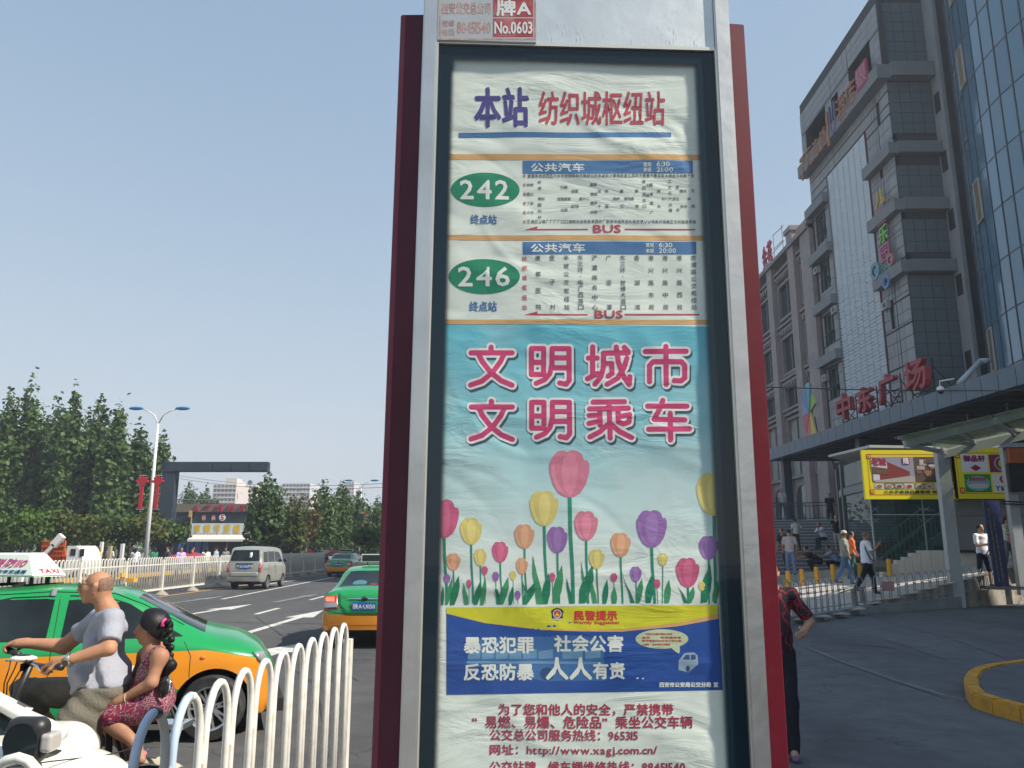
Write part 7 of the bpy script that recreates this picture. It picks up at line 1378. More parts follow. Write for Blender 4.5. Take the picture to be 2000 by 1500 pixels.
def board(label, px0, py0, px1, py1, Y=29.35):
 t = thing('food_sign', label, 'sign', tuple(W((px0 + px1) / 2, py1, Y)), 0, 'yellow food court signs'); a = W(px0, py1, Y); b = W(px1, py0, Y); m = MB(); m.box((a.x, Y, a.z), (b.x, Y + .12, b.z)); m.build('panel', ysm, t, world=True)
 def sub(nm, x0, y0, x1, y1, mat, lay=1, body=None, bold=0, shape=None):
  m = MB(); f = lambda u, v: (a.x + (b.x - a.x) * u, Y - .006 * lay, b.z + (a.z - b.z) * v)
  if body: text3(m, body, f(x0, y1), (1, 0, 0), (0, 0, 1), (b.x - a.x) * (x1 - x0), (b.z - a.z) * (y1 - y0), bold=bold)
  elif shape == 'o': m.poly([f((x0 + x1) / 2 + (x1 - x0) / 2 * math.cos(2 * PI * i / 20), (y0 + y1) / 2 - (y1 - y0) / 2 * math.sin(2 * PI * i / 20)) for i in range(20)])
  elif shape == 'd': m.poly([f((x0 + x1) / 2, y0), f(x0, (y0 + y1) / 2), f((x0 + x1) / 2, y1), f(x1, (y0 + y1) / 2)])
  elif isinstance(shape, list): m.poly([f(*q) for q in shape])
  else: m.add([f(x0, y1), f(x1, y1), f(x1, y0), f(x0, y0)], [(0, 1, 2, 3)])
  return m.build(nm, mat, t, world=True)
 return sub
g_ = lambda n, c: pm(n, c, .55)
s1 = board('large yellow sign with shop photograph and a row of food dishes on the kiosk', 1691, 879, 1862, 975)
for r_ in ((.05, .085, .97, .095), (.05, .905, .97, .915), (.055, .16, .06, .84)): s1('border_line', *r_, yred)
for x, y in ((.045, .085), (.05, .80)): s1('corner_pattern', x, y, x + .05, y + .10, yred, 1); s1('corner_pattern', x + .01, y + .02, x + .04, y + .08, ysm, 2); s1('corner_pattern', x + .018, y + .035, x + .032, y + .065, yred, 3)
s1('photo_print', .09, .14, .55, .66, g_('print_sky', (.30, .28, .36))); s1('photo_print', 0, 0, 0, 0, g_('print_shop_red', (.22, .03, .02)), 2, shape=[(.09, .16), (.18, .17), (.50, .44), (.50, .53), (.32, .58), (.10, .63)]); s1('photo_print', 0, 0, 0, 0, g_('print_shop_white', (.62, .6, .6)), 3, shape=[(.09, .17), (.26, .26), (.26, .38), (.09, .34)]); s1('photo_print', 0, 0, 0, 0, g_('print_brown', (.14, .07, .04)), 3, shape=[(.09, .35), (.26, .39), (.26, .50), (.10, .48)]); s1('photo_print', 0, 0, 0, 0, g_('print_shop_white', (.62, .6, .6)), 3, shape=[(.10, .50), (.17, .50), (.17, .61), (.10, .63)]); s1('photo_print', 0, 0, 0, 0, g_('print_pave', (.42, .38, .34)), 2.5, shape=[(.11, .63), (.50, .53), (.55, .54), (.55, .66), (.12, .66)])
s1('photo_lettering', .095, .17, .25, .32, txr, 4, '老城', .02); s1('photo_print', .43, .15, .51, .29, g_('seal_red', (.55, .02, .03)), 3); s1('photo_lettering', .44, .16, .50, .28, white_p, 4, '隆', .012)
s1('photo_print', .555, .14, .96, .66, g_('print_dark_brown', (.10, .055, .04)), 1); rb = random.Random(4)
for i in range(16): x = rb.uniform(.56, .88); y = rb.uniform(.15, .58); s1('photo_print', x, y, x + rb.uniform(.03, .09), y + rb.uniform(.03, .09), g_('print_b%d' % (i % 5), [(.30, .15, .08), (.42, .35, .28), (.20, .10, .07), (.5, .48, .46), (.06, .04, .04)][i % 5]), 2 + .1 * i)
for i in range(8):
 x = .105 + i * .108; s1('dish_print', x, .68, x + .104, .80, g_('dish_b%d' % (i % 3), [(.55, .5, .42), (.12, .16, .08), (.30, .2, .15)][i % 3]), 1); s1('dish_print', x + .008, .695, x + .096, .79, g_('dish_w', (.6, .56, .52)), 2, shape='o'); s1('dish_print', x + .022, .71, x + .082, .775, g_('dish_f%d' % (i % 4), [(.35, .12, .04), (.5, .16, .10), (.16, .10, .04), (.42, .03, .02)][i % 4]), 3, shape='o')
s1('sign_lettering', .20, .825, .88, .885, g_('ink_green_black', (.02, .08, .03)), 2, '二大子老清真美食城 欢迎您', .012)
s2 = board('smaller yellow sign with four square shop logos, right of the shelter post', 1866, 875, 1968, 974)
for r_ in ((.08, .095, .99, .105), (.10, .895, .99, .905), (.085, .2, .092, .78)): s2('border_line', *r_, yred)
for x, y in ((.07, .095), (.09, .78)): s2('corner_pattern', x, y, x + .09, y + .11, yred, 1); s2('corner_pattern', x + .02, y + .025, x + .07, y + .085, ysm, 2); s2('corner_pattern', x + .033, y + .045, x + .057, y + .07, yred, 3)
for (x0, y0, x1, y1, c) in ((.17, .13, .62, .48, (.66, .66, .66)), (.65, .13, .985, .48, (.20, .01, .10)), (.19, .52, .64, .875, (.01, .25, .02)), (.67, .52, .985, .875, (.66, .66, .66))): s2('logo_field', x0, y0, x1, y1, g_('field%d' % int(x0 * 100 + y0 * 10), c))
s2('logo_lettering', .21, .15, .58, .27, g_('logo_plum', (.25, .01, .10)), 2, '御品轩', .015); s2('logo_mark', .31, .33, .50, .46, g_('logo_red', (.28, .02, .04)), 2, shape='d')
s2('logo_mark', .73, .17, .99, .45, g_('logo_gold', (.55, .42, .25)), 2, shape='o'); s2('logo_mark', .75, .19, .97, .43, g_('logo_cocoa', (.12, .05, .03)), 3, shape='o'); s2('logo_mark', .80, .24, .86, .38, g_('logo_gold', (.55, .42, .25)), 4, shape='o'); s2('logo_mark', .88, .26, .95, .41, g_('logo_gold', (.55, .42, .25)), 4, shape='o')
s2('logo_mark', .21, .55, .62, .85, g_('logo_sky', (.20, .38, .45)), 2, shape='o'); s2('logo_mark', .24, .70, .59, .80, g_('logo_pale', (.55, .52, .42)), 3, shape='o'); s2('logo_lettering', .27, .58, .56, .65, g_('logo_red2', (.5, .1, .06)), 3, '清真美食城', .01)
s2('logo_mark', .79, .54, .94, .70, g_('logo_scarlet', (.50, .01, .03)), 2, shape='o'); s2('logo_mark', .83, .59, .90, .65, white_p, 3, shape='o'); s2('logo_lettering', .71, .75, .97, .84, black_m, 2, '丫记京', .012)
sh_m = pm('shelter_steel', (.40, .42, .42), .5, var=.12, vscale=3, dirt=(.22, .23, .23), dscale=3, damt=.6); shl = thing('bus_shelter', 'pale steel bus shelter with slanting roof beams and translucent roof panels', 'bus shelter', (13.9, 25, 0))
m = MB(); b0 = G(1876, 1187); m.box((b0.x - .20, b0.y, 0), (b0.x + .18, b0.y + .22, 5.15)); m.build('post', sh_m, shl, world=True)
b1 = W(2004, 1160, 26.2); m = MB(); m.box((b1.x - .16, 26.2, .3), (b1.x + .16, 26.4, 5.6)); m.build('post', sh_m, shl, world=True)
m = MB(); m.box((W(1972, 930, 26.05).x, 26.05, W(1990, 960, 26).z), (b1.x + .9, 26.18, W(1990, 905, 26).z)); m.build('dark_board', led_dark, shl, world=True); m = MB(); m.box((W(1971, 890, 26.05).x, 26.03, W(1990, 904, 26).z), (b1.x + .9, 26.18, W(1990, 875, 26).z)); m.build('orange_board', pm('orange_board', (.42, .10, .03), .5), shl, world=True)
def beam(nm, a, b, ya, yb, w=.10, h=.18, mat=None): m = MB(); m.bar(W(a[0], a[1], ya), W(b[0], b[1], yb), w, h); return m.build(nm, mat or sh_m, shl, world=True)
beam('roof_beam', (1766, 868), (2060, 793), 22.0, 22.0, .14, .20); beam('roof_beam', (1842, 884), (2060, 834), 24.9, 24.9, .14, .34); beam('roof_beam', (1850, 872), (2060, 868), 26.0, 26.2, .12, .14)
beam('roof_purlin', (1768, 868), (1850, 885), 22.0, 25.0, .08, .12); beam('roof_purlin', (1870, 842), (1905, 866), 22.0, 25.0, .08, .10); beam('roof_purlin', (1945, 823), (1985, 850), 22.0, 25.0, .08, .10); beam('roof_purlin', (1800, 860), (1935, 870), 22.0, 26.0, .07, .10); beam('roof_purlin', (1905, 833), (2010, 842), 22, 25.5, .07, .10)
rp = thin_glass('shelter_roof_film', tint=(.80, .84, .70), refl=.5, haze=.22, hcol=(.62, .66, .50))
def rpan(pts): m = MB(); m.prism([W(*q) for q in pts], (0, 0, .02)); me_ = m.mesh(rp); fixnormals(me_); obj('roof_panel', me_, shl, True)
rpan([(1772, 862, 22.1), (1866, 838, 22.1), (1905, 860, 24.8), (1852, 876, 24.8)]); rpan([(1870, 837, 22.1), (1942, 819, 22.1), (1980, 843, 24.8), (1908, 859, 24.8)]); rpan([(1948, 818, 22.1), (2070, 786, 22.1), (2070, 820, 24.8), (1986, 842, 24.8)]); rpan([(1745, 856, 19.5), (1840, 834, 19.5), (1866, 838, 22.0), (1772, 862, 22.0)]); rpan([(1844, 833, 19.5), (1935, 812, 19.5), (1942, 819, 22.0), (1870, 837, 22.0)]); rpan([(1939, 811, 19.5), (2060, 783, 19.5), (2070, 786, 22.0), (1948, 818, 22.0)])
for a in ((1815, 858), (1885, 838), (1962, 818)): p = W(a[0], a[1] - 8, 22.0); m = MB(); m.bar(p, p + Vector((.25, 0, .1)), .03, .04); m.bar(p + Vector((.1, 0, -.05)), p + Vector((.1, 0, .28)), .03, .03); m.ball(p + Vector((.1, 0, .28)), .05, 6, 4); m.build('spider_clamp', black_m, shl, world=True)
m = MB();
for y in (979, 984): m.bar(W(1955, y, 26), W(2060, y + 4, 26.2), .04, .04)
m.build('lower_rail', black_m, shl, world=True)
nb = thing('banner_stand', 'tall narrow navy banner with gold characters standing behind the shelter', 'banner', tuple(W(1957, 1146, 24.9))); nvy = pm('navy_banner', (.012, .018, .10), .45, var=.2, vscale=2, dirt=(.10, .12, .20), dscale=2.5, damt=.5)
a = W(1920, 976, 24.9); b = W(1951, 978, 25.2); c = W(1972, 1146, 25.2); d = W(1946, 1146, 24.9); m = MB(); m.prism([d, c, b, a], (.02, .10, 0)); me_ = m.mesh(nvy); fixnormals(me_); obj('panel', me_, nb, True)
gold = pm('gold_print', (.42, .36, .22), .6)
for k, (st, n) in enumerate((('西安纺织城商业区欢迎您光临', 0), ('公共交通枢纽站美食购物广场', 1))):
 m = MB(); u = (b - a).normalized(); dn = (d - a).normalized(); V, F = layout(st, True); P = fit(V, 0, 0, .085, 1.0);
 org = a + u * (.12 + .19 * k) + dn * (.25 + .25 * k); L_ = 2.25; pts = [org + u * float(q[0]) + dn * float(q[1] * L_) + Vector((0, -.012, 0)) for q in P]; m.add(pts, F); m.build('banner_lettering', gold, nb, world=True)
m = MB(); m.box((d.x - .15, 24.7, d.z - .08), (c.x + .25, 25.5, d.z)); m.build('base', rust, nb, world=True)
ob = MB(); ob.box((25.5, -45, 0), (60, 18.6, 24.6)); o = solo(ob, 'shade_building', stone, 'plain grey building added outside the picture to shade the side road', 'building')  # unseen building, added and sized so its shadow covers the side road
for z in range(7):
 for y in range(12): m = MB(); m.box((25.42, -40 + y * 4.8, 1.6 + z * 3.3), (25.49, -37 + y * 4.8, 3.4 + z * 3.3)); m.build('window', win_m, o, world=True)
# ================================================================ standing, walking and sitting people
def person(label, loc, H, face_deg, top=(.6, .6, .6), bottom=(.03, .03, .05), skin=None, hair='short', legs=((8, 6), (-8, 4)), arms=((8, 10, 15), (8, 10, 15)), lean=0, sleeve='short', shorts=False, h=.024, seat=0.0, group=None, capc=None, mats=None, shoes=(.03, .03, .03), fat=1.0, hang=False, detail=False):
 t = thing('person', label, 'person', loc, R(face_deg), group); s = H / 1.72; sk = skin or skin_tan
 lr = R(lean); up = Vector((math.sin(lr), 0, math.cos(lr))); hip = Vector((0, 0, .90 - seat)); LT = lambda v: Vector((v[0], v[1], v[2])) * s
 chest = hip + up * .36; neck = hip + up * .56; head = hip + up * .70 + Vector((.02, 0, 0)); SH = [neck + Vector((0, .185 * fat ** .3, -.05)), neck + Vector((0, -.185 * fat ** .3, -.05))]; Lg = []
 for i, (a, k) in enumerate(legs):
  sg = 1 if i == 0 else -1; hp_ = hip + Vector((0, .095 * sg, -.02)); a_, k_ = R(a), R(k); kn = hp_ + Vector((math.sin(a_), .02 * sg, -math.cos(a_))) * .43; an = kn + Vector((math.sin(a_ - k_), 0, -math.cos(a_ - k_))) * .40; Lg.append((hp_, kn, an))
 dz = min(q[2].z for q in Lg) - .075; mv = Vector((0, 0, -dz)) if not hang else Vector((0, 0, 0)); A = []
 for i, (a, o, e) in enumerate(arms):
  sg = 1 if i == 0 else -1; a_, o_, e_ = R(a), R(o), R(e); el = SH[i] + Vector((math.sin(a_), math.sin(o_) * sg, -math.cos(a_) * math.cos(o_))) * .29; d = Vector((math.sin(a_ + e_), -sg * .25 * math.sin(e_) - sg * .6 * max(0, math.sin(o_) - .3), -math.cos(a_ + e_))).normalized(); wr = el + d * .25; A.append((SH[i], el, wr, d))
 S = lambda v: (v + mv) * s
 sc_ = lambda prims: [tuple([q[0]] + [((Vector(v) + mv) * s) if j in ((0, 1) if q[0] == 'c' else (0,)) else (v * s if not hasattr(v, '__len__') else tuple(w_ * s for w_ in v)) for j, v in enumerate(q[1:])]) for q in prims]
 hd = [('e', head + Vector((0, 0, .045)), (.092, .076, .098), .02), ('e', head + Vector((.018, 0, -.02)), (.070, .058, .078), .02), ('c', head + Vector((.085, 0, .01)), head + Vector((.10, 0, -.02)), .014, .016, .01), ('c', head + Vector((-.005, .078, .01)), head + Vector((0, .074, -.02)), .016, .012, .006), ('c', head + Vector((-.005, -.078, .01)), head + Vector((0, -.074, -.02)), .016, .012, .006)]
 B = hd + [('c', head + Vector((-.015, 0, -.06)), neck, .05, .06, .02), ('c', neck, chest, .08, .09, .03), ('c', chest, hip, .09, .10, .03)]
 for a0, a1, a2, d in A:
  B += [('c', a0, a1, .045, .040, .02), ('c', a1, a2, .040, .027, .015)]
  if detail: B += hand_prims(a2, d, Vector((0, -1 if a0.y > 0 else 1, -.2)), .6, 1, 1 if a0.y > 0 else -1)
  else: B += [('c', a2, a2 + d * .07, .034, .040, .01)] + [('c', a2 + d * .07 + Vector((0, 0, f)), a2 + d * .15 + Vector((0, 0, f * 1.2)), .013, .010, .004) for f in (-.03, -.01, .01, .03)]
 for a0, a1, a2 in Lg: B += [('c', a0, a1, .075, .055, .02), ('c', a1, a2, .052, .036, .02), ('c', a2, a2 + Vector((.10, 0, -.03)), .036, .03, .01)]
 blob('body', sc_(B), sk, t, h * .8 if detail else h, .02 * s)
 key = lambda c: 'cloth_%02d%02d%02d' % tuple(int(x * 99) for x in c); tm = mats or pm(key(top), top, .88, var=.10, vscale=5, bump=.2, bscale=50)
 T = [('f', S(neck + Vector((0, 0, -.10))), S(hip + up * .03), .125 * s * fat, .135 * s * fat, 1.32, (0, 1, 0), .03 * s), ('c', S(SH[0]), S(SH[1]), .062 * s, .062 * s, .04 * s)]
 cuts_ = []
 def tfn(P):
  D = eval_prims(P, T, .04)
  for a0, a1, a2, d in A:
   if sleeve == 'none': continue
   p_, q_ = S(a0), S(a1); D1 = smax(d_cap(P, p_, q_, .064 * s, .062 * s), d_cut(P, p_.lerp(q_, .85 if sleeve == 'short' else 1.3), q_ - p_), .005)
   D = smin(D, D1, .03 * s)
   if sleeve == 'long': D = smin(D, smax(d_cap(P, S(a1), S(a2), .056 * s, .044 * s), d_cut(P, S(a2), d), .005), .02 * s)
  D = smax(D, d_cut(P, S(hip + Vector((0, 0, -.06))), (0, 0, -1)), .01); D = smax(D, -d_cap(P, S(neck + Vector((.03, 0, .07))), S(neck + Vector((.04, 0, -.02))), .07 * s, .055 * s), .006)
  return D + .005 * np.sin(30 * (P[..., 2] + .8 * P[..., 0]) + 2 * np.sin(9 * (P[..., 0] - P[..., 1] + H * 10)))
 allp = T + [('c', S(x), S(y), .08 * s, .08 * s) for q in A for x, y in ((q[0], q[1]), (q[1], q[2]))]; lo, hi = prim_bounds(allp, .04); obj('shirt', sdf_mesh(tfn, lo, hi, h, 'shirt', tm), t)
 Bt = [('f', S(hip + Vector((0, 0, -.03))), S(hip + Vector((0, 0, .06))), .125 * s * fat ** .7, .12 * s * fat ** .7, 1.25, (0, 1, 0), .03)]
 for a0, a1, a2 in Lg: Bt += [('c', S(a0), S(a1), .095 * s, .075 * s, .03 * s)] + ([] if shorts else [('c', S(a1), S(a2), .072 * s, .058 * s, .03 * s)])
 ct = [(S(hip + Vector((0, 0, .07))), (0, 0, 1))]
 blob('trousers', Bt, pm(key(bottom), bottom, .88, var=.12, vscale=5), t, h, .03, cuts=ct, wr=.004, wf=26)
 for a0, a1, a2 in Lg: blob('shoe', [('c', S(a2 + Vector((-.02, 0, -.035))), S(a2 + Vector((.13, 0, -.045))), .042 * s, .034 * s)], pm(key(shoes) + 's', shoes, .5), t, h * .8)
 if hair == 'cap':
  m = MB(); hc_ = S(head + Vector((0, 0, .06))); m.lathe([(.098 * s, -.01), (.10 * s, .02), (.088 * s, .065 * s), (.05 * s, .095 * s), (0, .10 * s)], tuple(hc_), 'z', 18); m.add([(hc_.x + .085 * s * math.cos(a) + (.09 * s if abs(a) < 1.0 else 0), hc_.y + .085 * s * math.sin(a), hc_.z - .005) for a in np.linspace(-1.3, 1.3, 9)], [tuple(range(9))]); m.build('cap', pm(key(capc), capc, .8), t, True)
 if hair:
  hp_ = [('e', head + Vector((-.014, 0, .05)), (.094, .084, .098), .02)] + ([('e', head + Vector((-.05, 0, -.03)), (.055, .075, .09), .02), ('c', head + Vector((-.07, 0, 0)), head + Vector((-.09, 0, -.22)), .06, .05, .02)] if hair == 'long' else [])
  if hair == 'cap': hp_ = [('e', head + Vector((-.02, 0, .02)), (.085, .082, .07), .02)]
  hc_ = [(S(head + Vector((.055, 0, 0))), (1, 0, -.9))] if hair != 'long' else [(S(head + Vector((.05, 0, 0))), (1, 0, -.7))]
  if hair in ('short', 'cap', 'grey'): hc_.append((S(head + Vector((0, 0, -.02))), (-.5, 0, -1)))
  blob('hair', sc_(hp_), hair_m if hair != 'grey' else grey_hair, t, h * .7, .02, cuts=hc_)
 return t
rbm = bpy.data.materials.new('red_black_shirt'); rbm.use_nodes = True; N, L = nodes_of(rbm); b = N['Principled BSDF']; b.inputs['Roughness'].default_value = .85; tc = N.new('ShaderNodeTexCoord'); w = N.new('ShaderNodeTexWave'); w.inputs['Scale'].default_value = 9; w.inputs['Distortion'].default_value = 7; w.inputs['Detail'].default_value = 3; w.inputs['Detail Scale'].default_value = 1.4; L.new(tc.outputs['Object'], w.inputs[0]); cr = N.new('ShaderNodeValToRGB'); e = cr.color_ramp.elements; e[0].color = (.012, .01, .018, 1); e[1].color = (.26, .012, .03, 1); e[0].position = .55; e[1].position = .95; L.new(w.outputs[0], cr.inputs[0]); L.new(cr.outputs[0], b.inputs['Base Color'])
q = G(1526, 1480); person('man in red and black patterned shirt half hidden behind the stop sign fin', (q.x, q.y, 0), 1.68, -100, hair='short', mats=rbm, bottom=(.012, .012, .022), skin=skin_light, legs=((5, 4), (-5, 4)), arms=((-2, 32, 78), (-8, 30, 82)), h=.014, shoes=(.16, .10, .18), fat=.95, detail=True)
def at_(px, py, Y): v = W(px, py, Y); return (v.x, v.y, v.z)
person('man in white polo shirt with shoulder bag walking right across the plaza', at_(1699, 1160, 24.4), 1.80, -20, top=(.78, .78, .84), bottom=(.012, .014, .03), hair='grey', legs=((16, 10), (-20, 14)), arms=((10, 12, 30), (30, 14, 110)), fat=1.22, h=.02)
bg = thing('shoulder_bag', 'grey brown shoulder bag carried by the man in the white shirt', 'bag', at_(1716, 1115, 24.2)); c_ = W(1716, 1106, 24.15); m = MB(); m.box((c_.x - .17, 24.02, c_.z - .16), (c_.x + .17, 24.14, c_.z + .16)); m.build('bag_body', pm('bag_brown', (.13, .11, .10), .7), bg, world=True); m = MB(); m.box((c_.x - .175, 24.0, c_.z - .02), (c_.x + .175, 24.018, c_.z + .165)); m.build('bag_flap', pm('bag_flap', (.20, .185, .17), .7), bg, world=True)
m = MB(); m.tube([c_ + Vector((-.10, -.05, .14)), W(1700, 1092, 24.12), W(1690, 1072, 24.12), W(1689, 1060, 24.3), W(1696, 1055, 24.5)], .018, 6); m.build('strap', pm('strap_navy', (.02, .02, .06), .7), bg, world=True)
person('man in pale cap, grey green jacket and jeans walking beside the white shirted man', at_(1655, 1141, 27.3), 1.74, -25, top=(.25, .27, .22), bottom=(.08, .15, .28), hair='cap', capc=(.55, .50, .40), legs=((14, 8), (-16, 12)), arms=((-10, 10, 10), (5, 12, 20)), sleeve='long', fat=1.1)
person('person in bright orange T-shirt behind the man in the cap', at_(1669, 1132, 29.0), 1.66, -15, top=(.75, .16, .05), bottom=(.03, .10, .08), legs=((8, 5), (-10, 8)))
person('child in white T-shirt standing on the stairs with hand on hip', at_(1557, 1075, 37.5), 1.42, 100, top=(.48, .50, .47), bottom=(.015, .015, .02), arms=((0, 10, 10), (-5, 45, 70)))
person('seated person in white top resting head in hand on the stairs', at_(1612, 1072, 37.5), 1.55, -160, top=(.55, .58, .68), bottom=(.02, .025, .05), legs=((82, 85), (80, 80)), arms=((60, 5, 110), (40, 5, 60)), lean=25)
person('man in light grey T-shirt and jeans shorts seen from behind near the bollards', at_(1546, 1124, 31.5), 1.72, 80, top=(.40, .36, .38), bottom=(.12, .18, .30), legs=((6, 5), (-12, 8)), arms=((10, 14, 20), (-6, 14, 15)))
person('person in black T-shirt looking down behind the grey shirted man', at_(1536, 1112, 33.5), 1.65, -150, top=(.015, .015, .02), bottom=(.03, .03, .04), lean=12)
person('man in black crouching over goods at the foot of the stairs', at_(1603, 1118, 33.0), 1.7, 175, top=(.012, .014, .016), bottom=(.012, .012, .015), legs=((95, 120), (90, 115)), arms=((60, 5, 20), (50, 8, 25)), lean=48)
person('crouching person in pale blue beside the man in black', at_(1637, 1117, 33.2), 1.55, 170, top=(.20, .30, .42), bottom=(.015, .015, .02), legs=((95, 120), (92, 118)), arms=((60, 5, 30), (50, 8, 30)), lean=30)
person('woman in black T-shirt and shorts leaning against the kiosk side', at_(1638, 1078, 36.5), 1.62, -120, top=(.012, .012, .015), bottom=(.36, .34, .32), hair='long', shorts=True, arms=((10, 8, 90), (15, 8, 95)), skin=skin_light)
person('dark clothed person standing at the terrace railing by the column', at_(1624, 1024, 45.0), 1.72, -100, top=(.012, .012, .014), bottom=(.012, .012, .015))
person('small person in white top on the terrace beyond the railing', at_(1530, 1010, 49.0), 1.7, -90, top=(.4, .42, .45), bottom=(.03, .06, .12))
person('man in white T-shirt and dark shorts looking at a phone behind the navy banner', at_(1927, 1146, 25.9), 1.92, -75, top=(.80, .80, .84), bottom=(.015, .018, .05), shorts=True, arms=((15, 14, 75), (15, 14, 80)), skin=skin_light, shoes=(.02, .02, .03))
person('woman in pale blouse and striped trousers with arms folded right of the banner', at_(1976, 1110, 27.0), 1.66, -60, top=(.55, .58, .50), bottom=(.14, .17, .16), hair='long', arms=((25, 12, 85), (22, 12, 90)), skin=skin_light, shoes=(.6, .45, .3))
m = MB(); c_ = W(1984, 1055, 26.7); m.box((c_.x - .22, 26.6, c_.z - .10), (c_.x + .20, 26.72, c_.z + .10)); m.box((c_.x - .22, 26.58, c_.z + .0), (c_.x + .20, 26.598, c_.z + .105)); solo(m, 'handbag', pm('red_bag', (.50, .02, .06), .4), 'small red handbag held by the woman in striped trousers', 'bag')
m = MB(); m.box((9.9, 33.5, .42), (14.0, 34.2, .62)); solo(m, 'ground_cloth', pm('red_cloth', (.22, .03, .03), .8, var=.4, vscale=4), 'red patterned cloth spread with goods behind the bollards', 'cloth')
m = MB(); p = W(1533, 1155, 21.5); m.tube([p + Vector((0, 0, -.4)), p + Vector((0, 0, .25)), p + Vector((.08, 0, .32)), p + Vector((.25, 0, -.38))], .025, 6); solo(m, 'orange_hoop', by, 'small orange tube hoop beside the man in the patterned shirt', 'barrier')
# ================================================================ left background
def leaf_mat(name, c0, c1, tr=.35):
 m = bpy.data.materials.new(name); m.use_nodes = True; N, L = nodes_of(m); b = N['Principled BSDF']; b.inputs['Roughness'].default_value = .55; b.inputs['Specular IOR Level'].default_value = .3
 g = N.new('ShaderNodeTexCoord'); n = N.new('ShaderNodeTexNoise'); n.inputs['Scale'].default_value = .9; n.inputs['Detail'].default_value = 4; L.new(g.outputs['Object'], n.inputs[0]); n2 = N.new('ShaderNodeTexWhiteNoise'); L.new(g.outputs['Object'], n2.inputs[0])
 cr = N.new('ShaderNodeValToRGB'); cr.color_ramp.elements[0].position = .35; cr.color_ramp.elements[1].position = .68; cr.color_ramp.elements[0].color = (*c0, 1); cr.color_ramp.elements[1].color = (*c1, 1); L.new(n.outputs[0], cr.inputs[0]); L.new(cr.outputs[0], b.inputs['Base Color'])
 t = N.new('ShaderNodeBsdfTranslucent'); L.new(cr.outputs[0], t.inputs[0]); mx = N.new('ShaderNodeMixShader'); mx.inputs[0].default_value = tr; L.new(b.outputs[0], mx.inputs[1]); L.new(t.outputs[0], mx.inputs[2]); L.new(mx.outputs[0], N['Material Output'].inputs[0]); return m
lf_pop = leaf_mat('poplar_leaf', (.042, .088, .020), (.12, .20, .05)); lf_dk = leaf_mat('dark_leaf', (.032, .072, .020), (.09, .155, .042)); lf_ol = leaf_mat('olive_leaf', (.055, .080, .018), (.13, .15, .038)); lf_gr = leaf_mat('bright_leaf', (.045, .095, .015), (.105, .175, .035)); lf_br = leaf_mat('brown_leaf', (.10, .075, .02), (.16, .12, .035))
bark = pm('bark', (.16, .135, .11), .9, var=.25, vscale=3, bump=.6, bscale=14, stretch=(1, 1, .3)); bark_w = pm('white_trunk', (.42, .40, .36), .9, var=.25, vscale=3)
def leaves_mesh(name, blobs, dens, size, mat, rng, thin=.35, up=.3):
 P = []; Nn = []
 for c, r in blobs:
  r = np.array(r); n = int(dens * (r[0] * r[1] + r[0] * r[2] + r[1] * r[2]) * 4.2 / 1.0)
  d = rng.normal(size=(n, 3)); d /= np.linalg.norm(d, axis=1)[:, None]; k = 1 - thin * rng.random(n) ** 1.5 + .10 * rng.normal(size=n) ; lump = 1 + .16 * np.sin(d @ np.array([5.1, 3.3, 4.7]) + c[0]) + .10 * np.sin(d @ np.array([-9, 8, 7.5]) + c[2] * 3); P.append(np.array(c) + d * r * (k * lump)[:, None]); Nn.append(d + rng.normal(size=(n, 3)) * .75 + np.array([0, 0, up]))
 P = np.concatenate(P); Nn = np.concatenate(Nn); keep = P[:, 2] > .25; P = P[keep]; Nn = Nn[keep]; n = len(P); Nn /= np.linalg.norm(Nn, axis=1)[:, None]; a = np.cross(Nn, rng.normal(size=(n, 3))); a /= np.linalg.norm(a, axis=1)[:, None] + 1e-9; b = np.cross(Nn, a); s = (size * (.6 + .8 * rng.random(n)))[:, None]
 V = np.stack([P - a * s * .5, P - b * s * .36 + Nn * s * .06, P + a * s * .5, P + b * s * .36 + Nn * s * .06], 1).reshape(-1, 3).astype(np.float32); me = bpy.data.meshes.new(name); me.vertices.add(4 * n); me.vertices.foreach_set('co', V.ravel()); me.loops.add(4 * n); me.loops.foreach_set('vertex_index', np.arange(4 * n, dtype=np.int32)); me.polygons.add(n); me.polygons.foreach_set('loop_start', np.arange(0, 4 * n, 4, dtype=np.int32)); me.update(calc_edges=True); me.materials.append(mat); return me
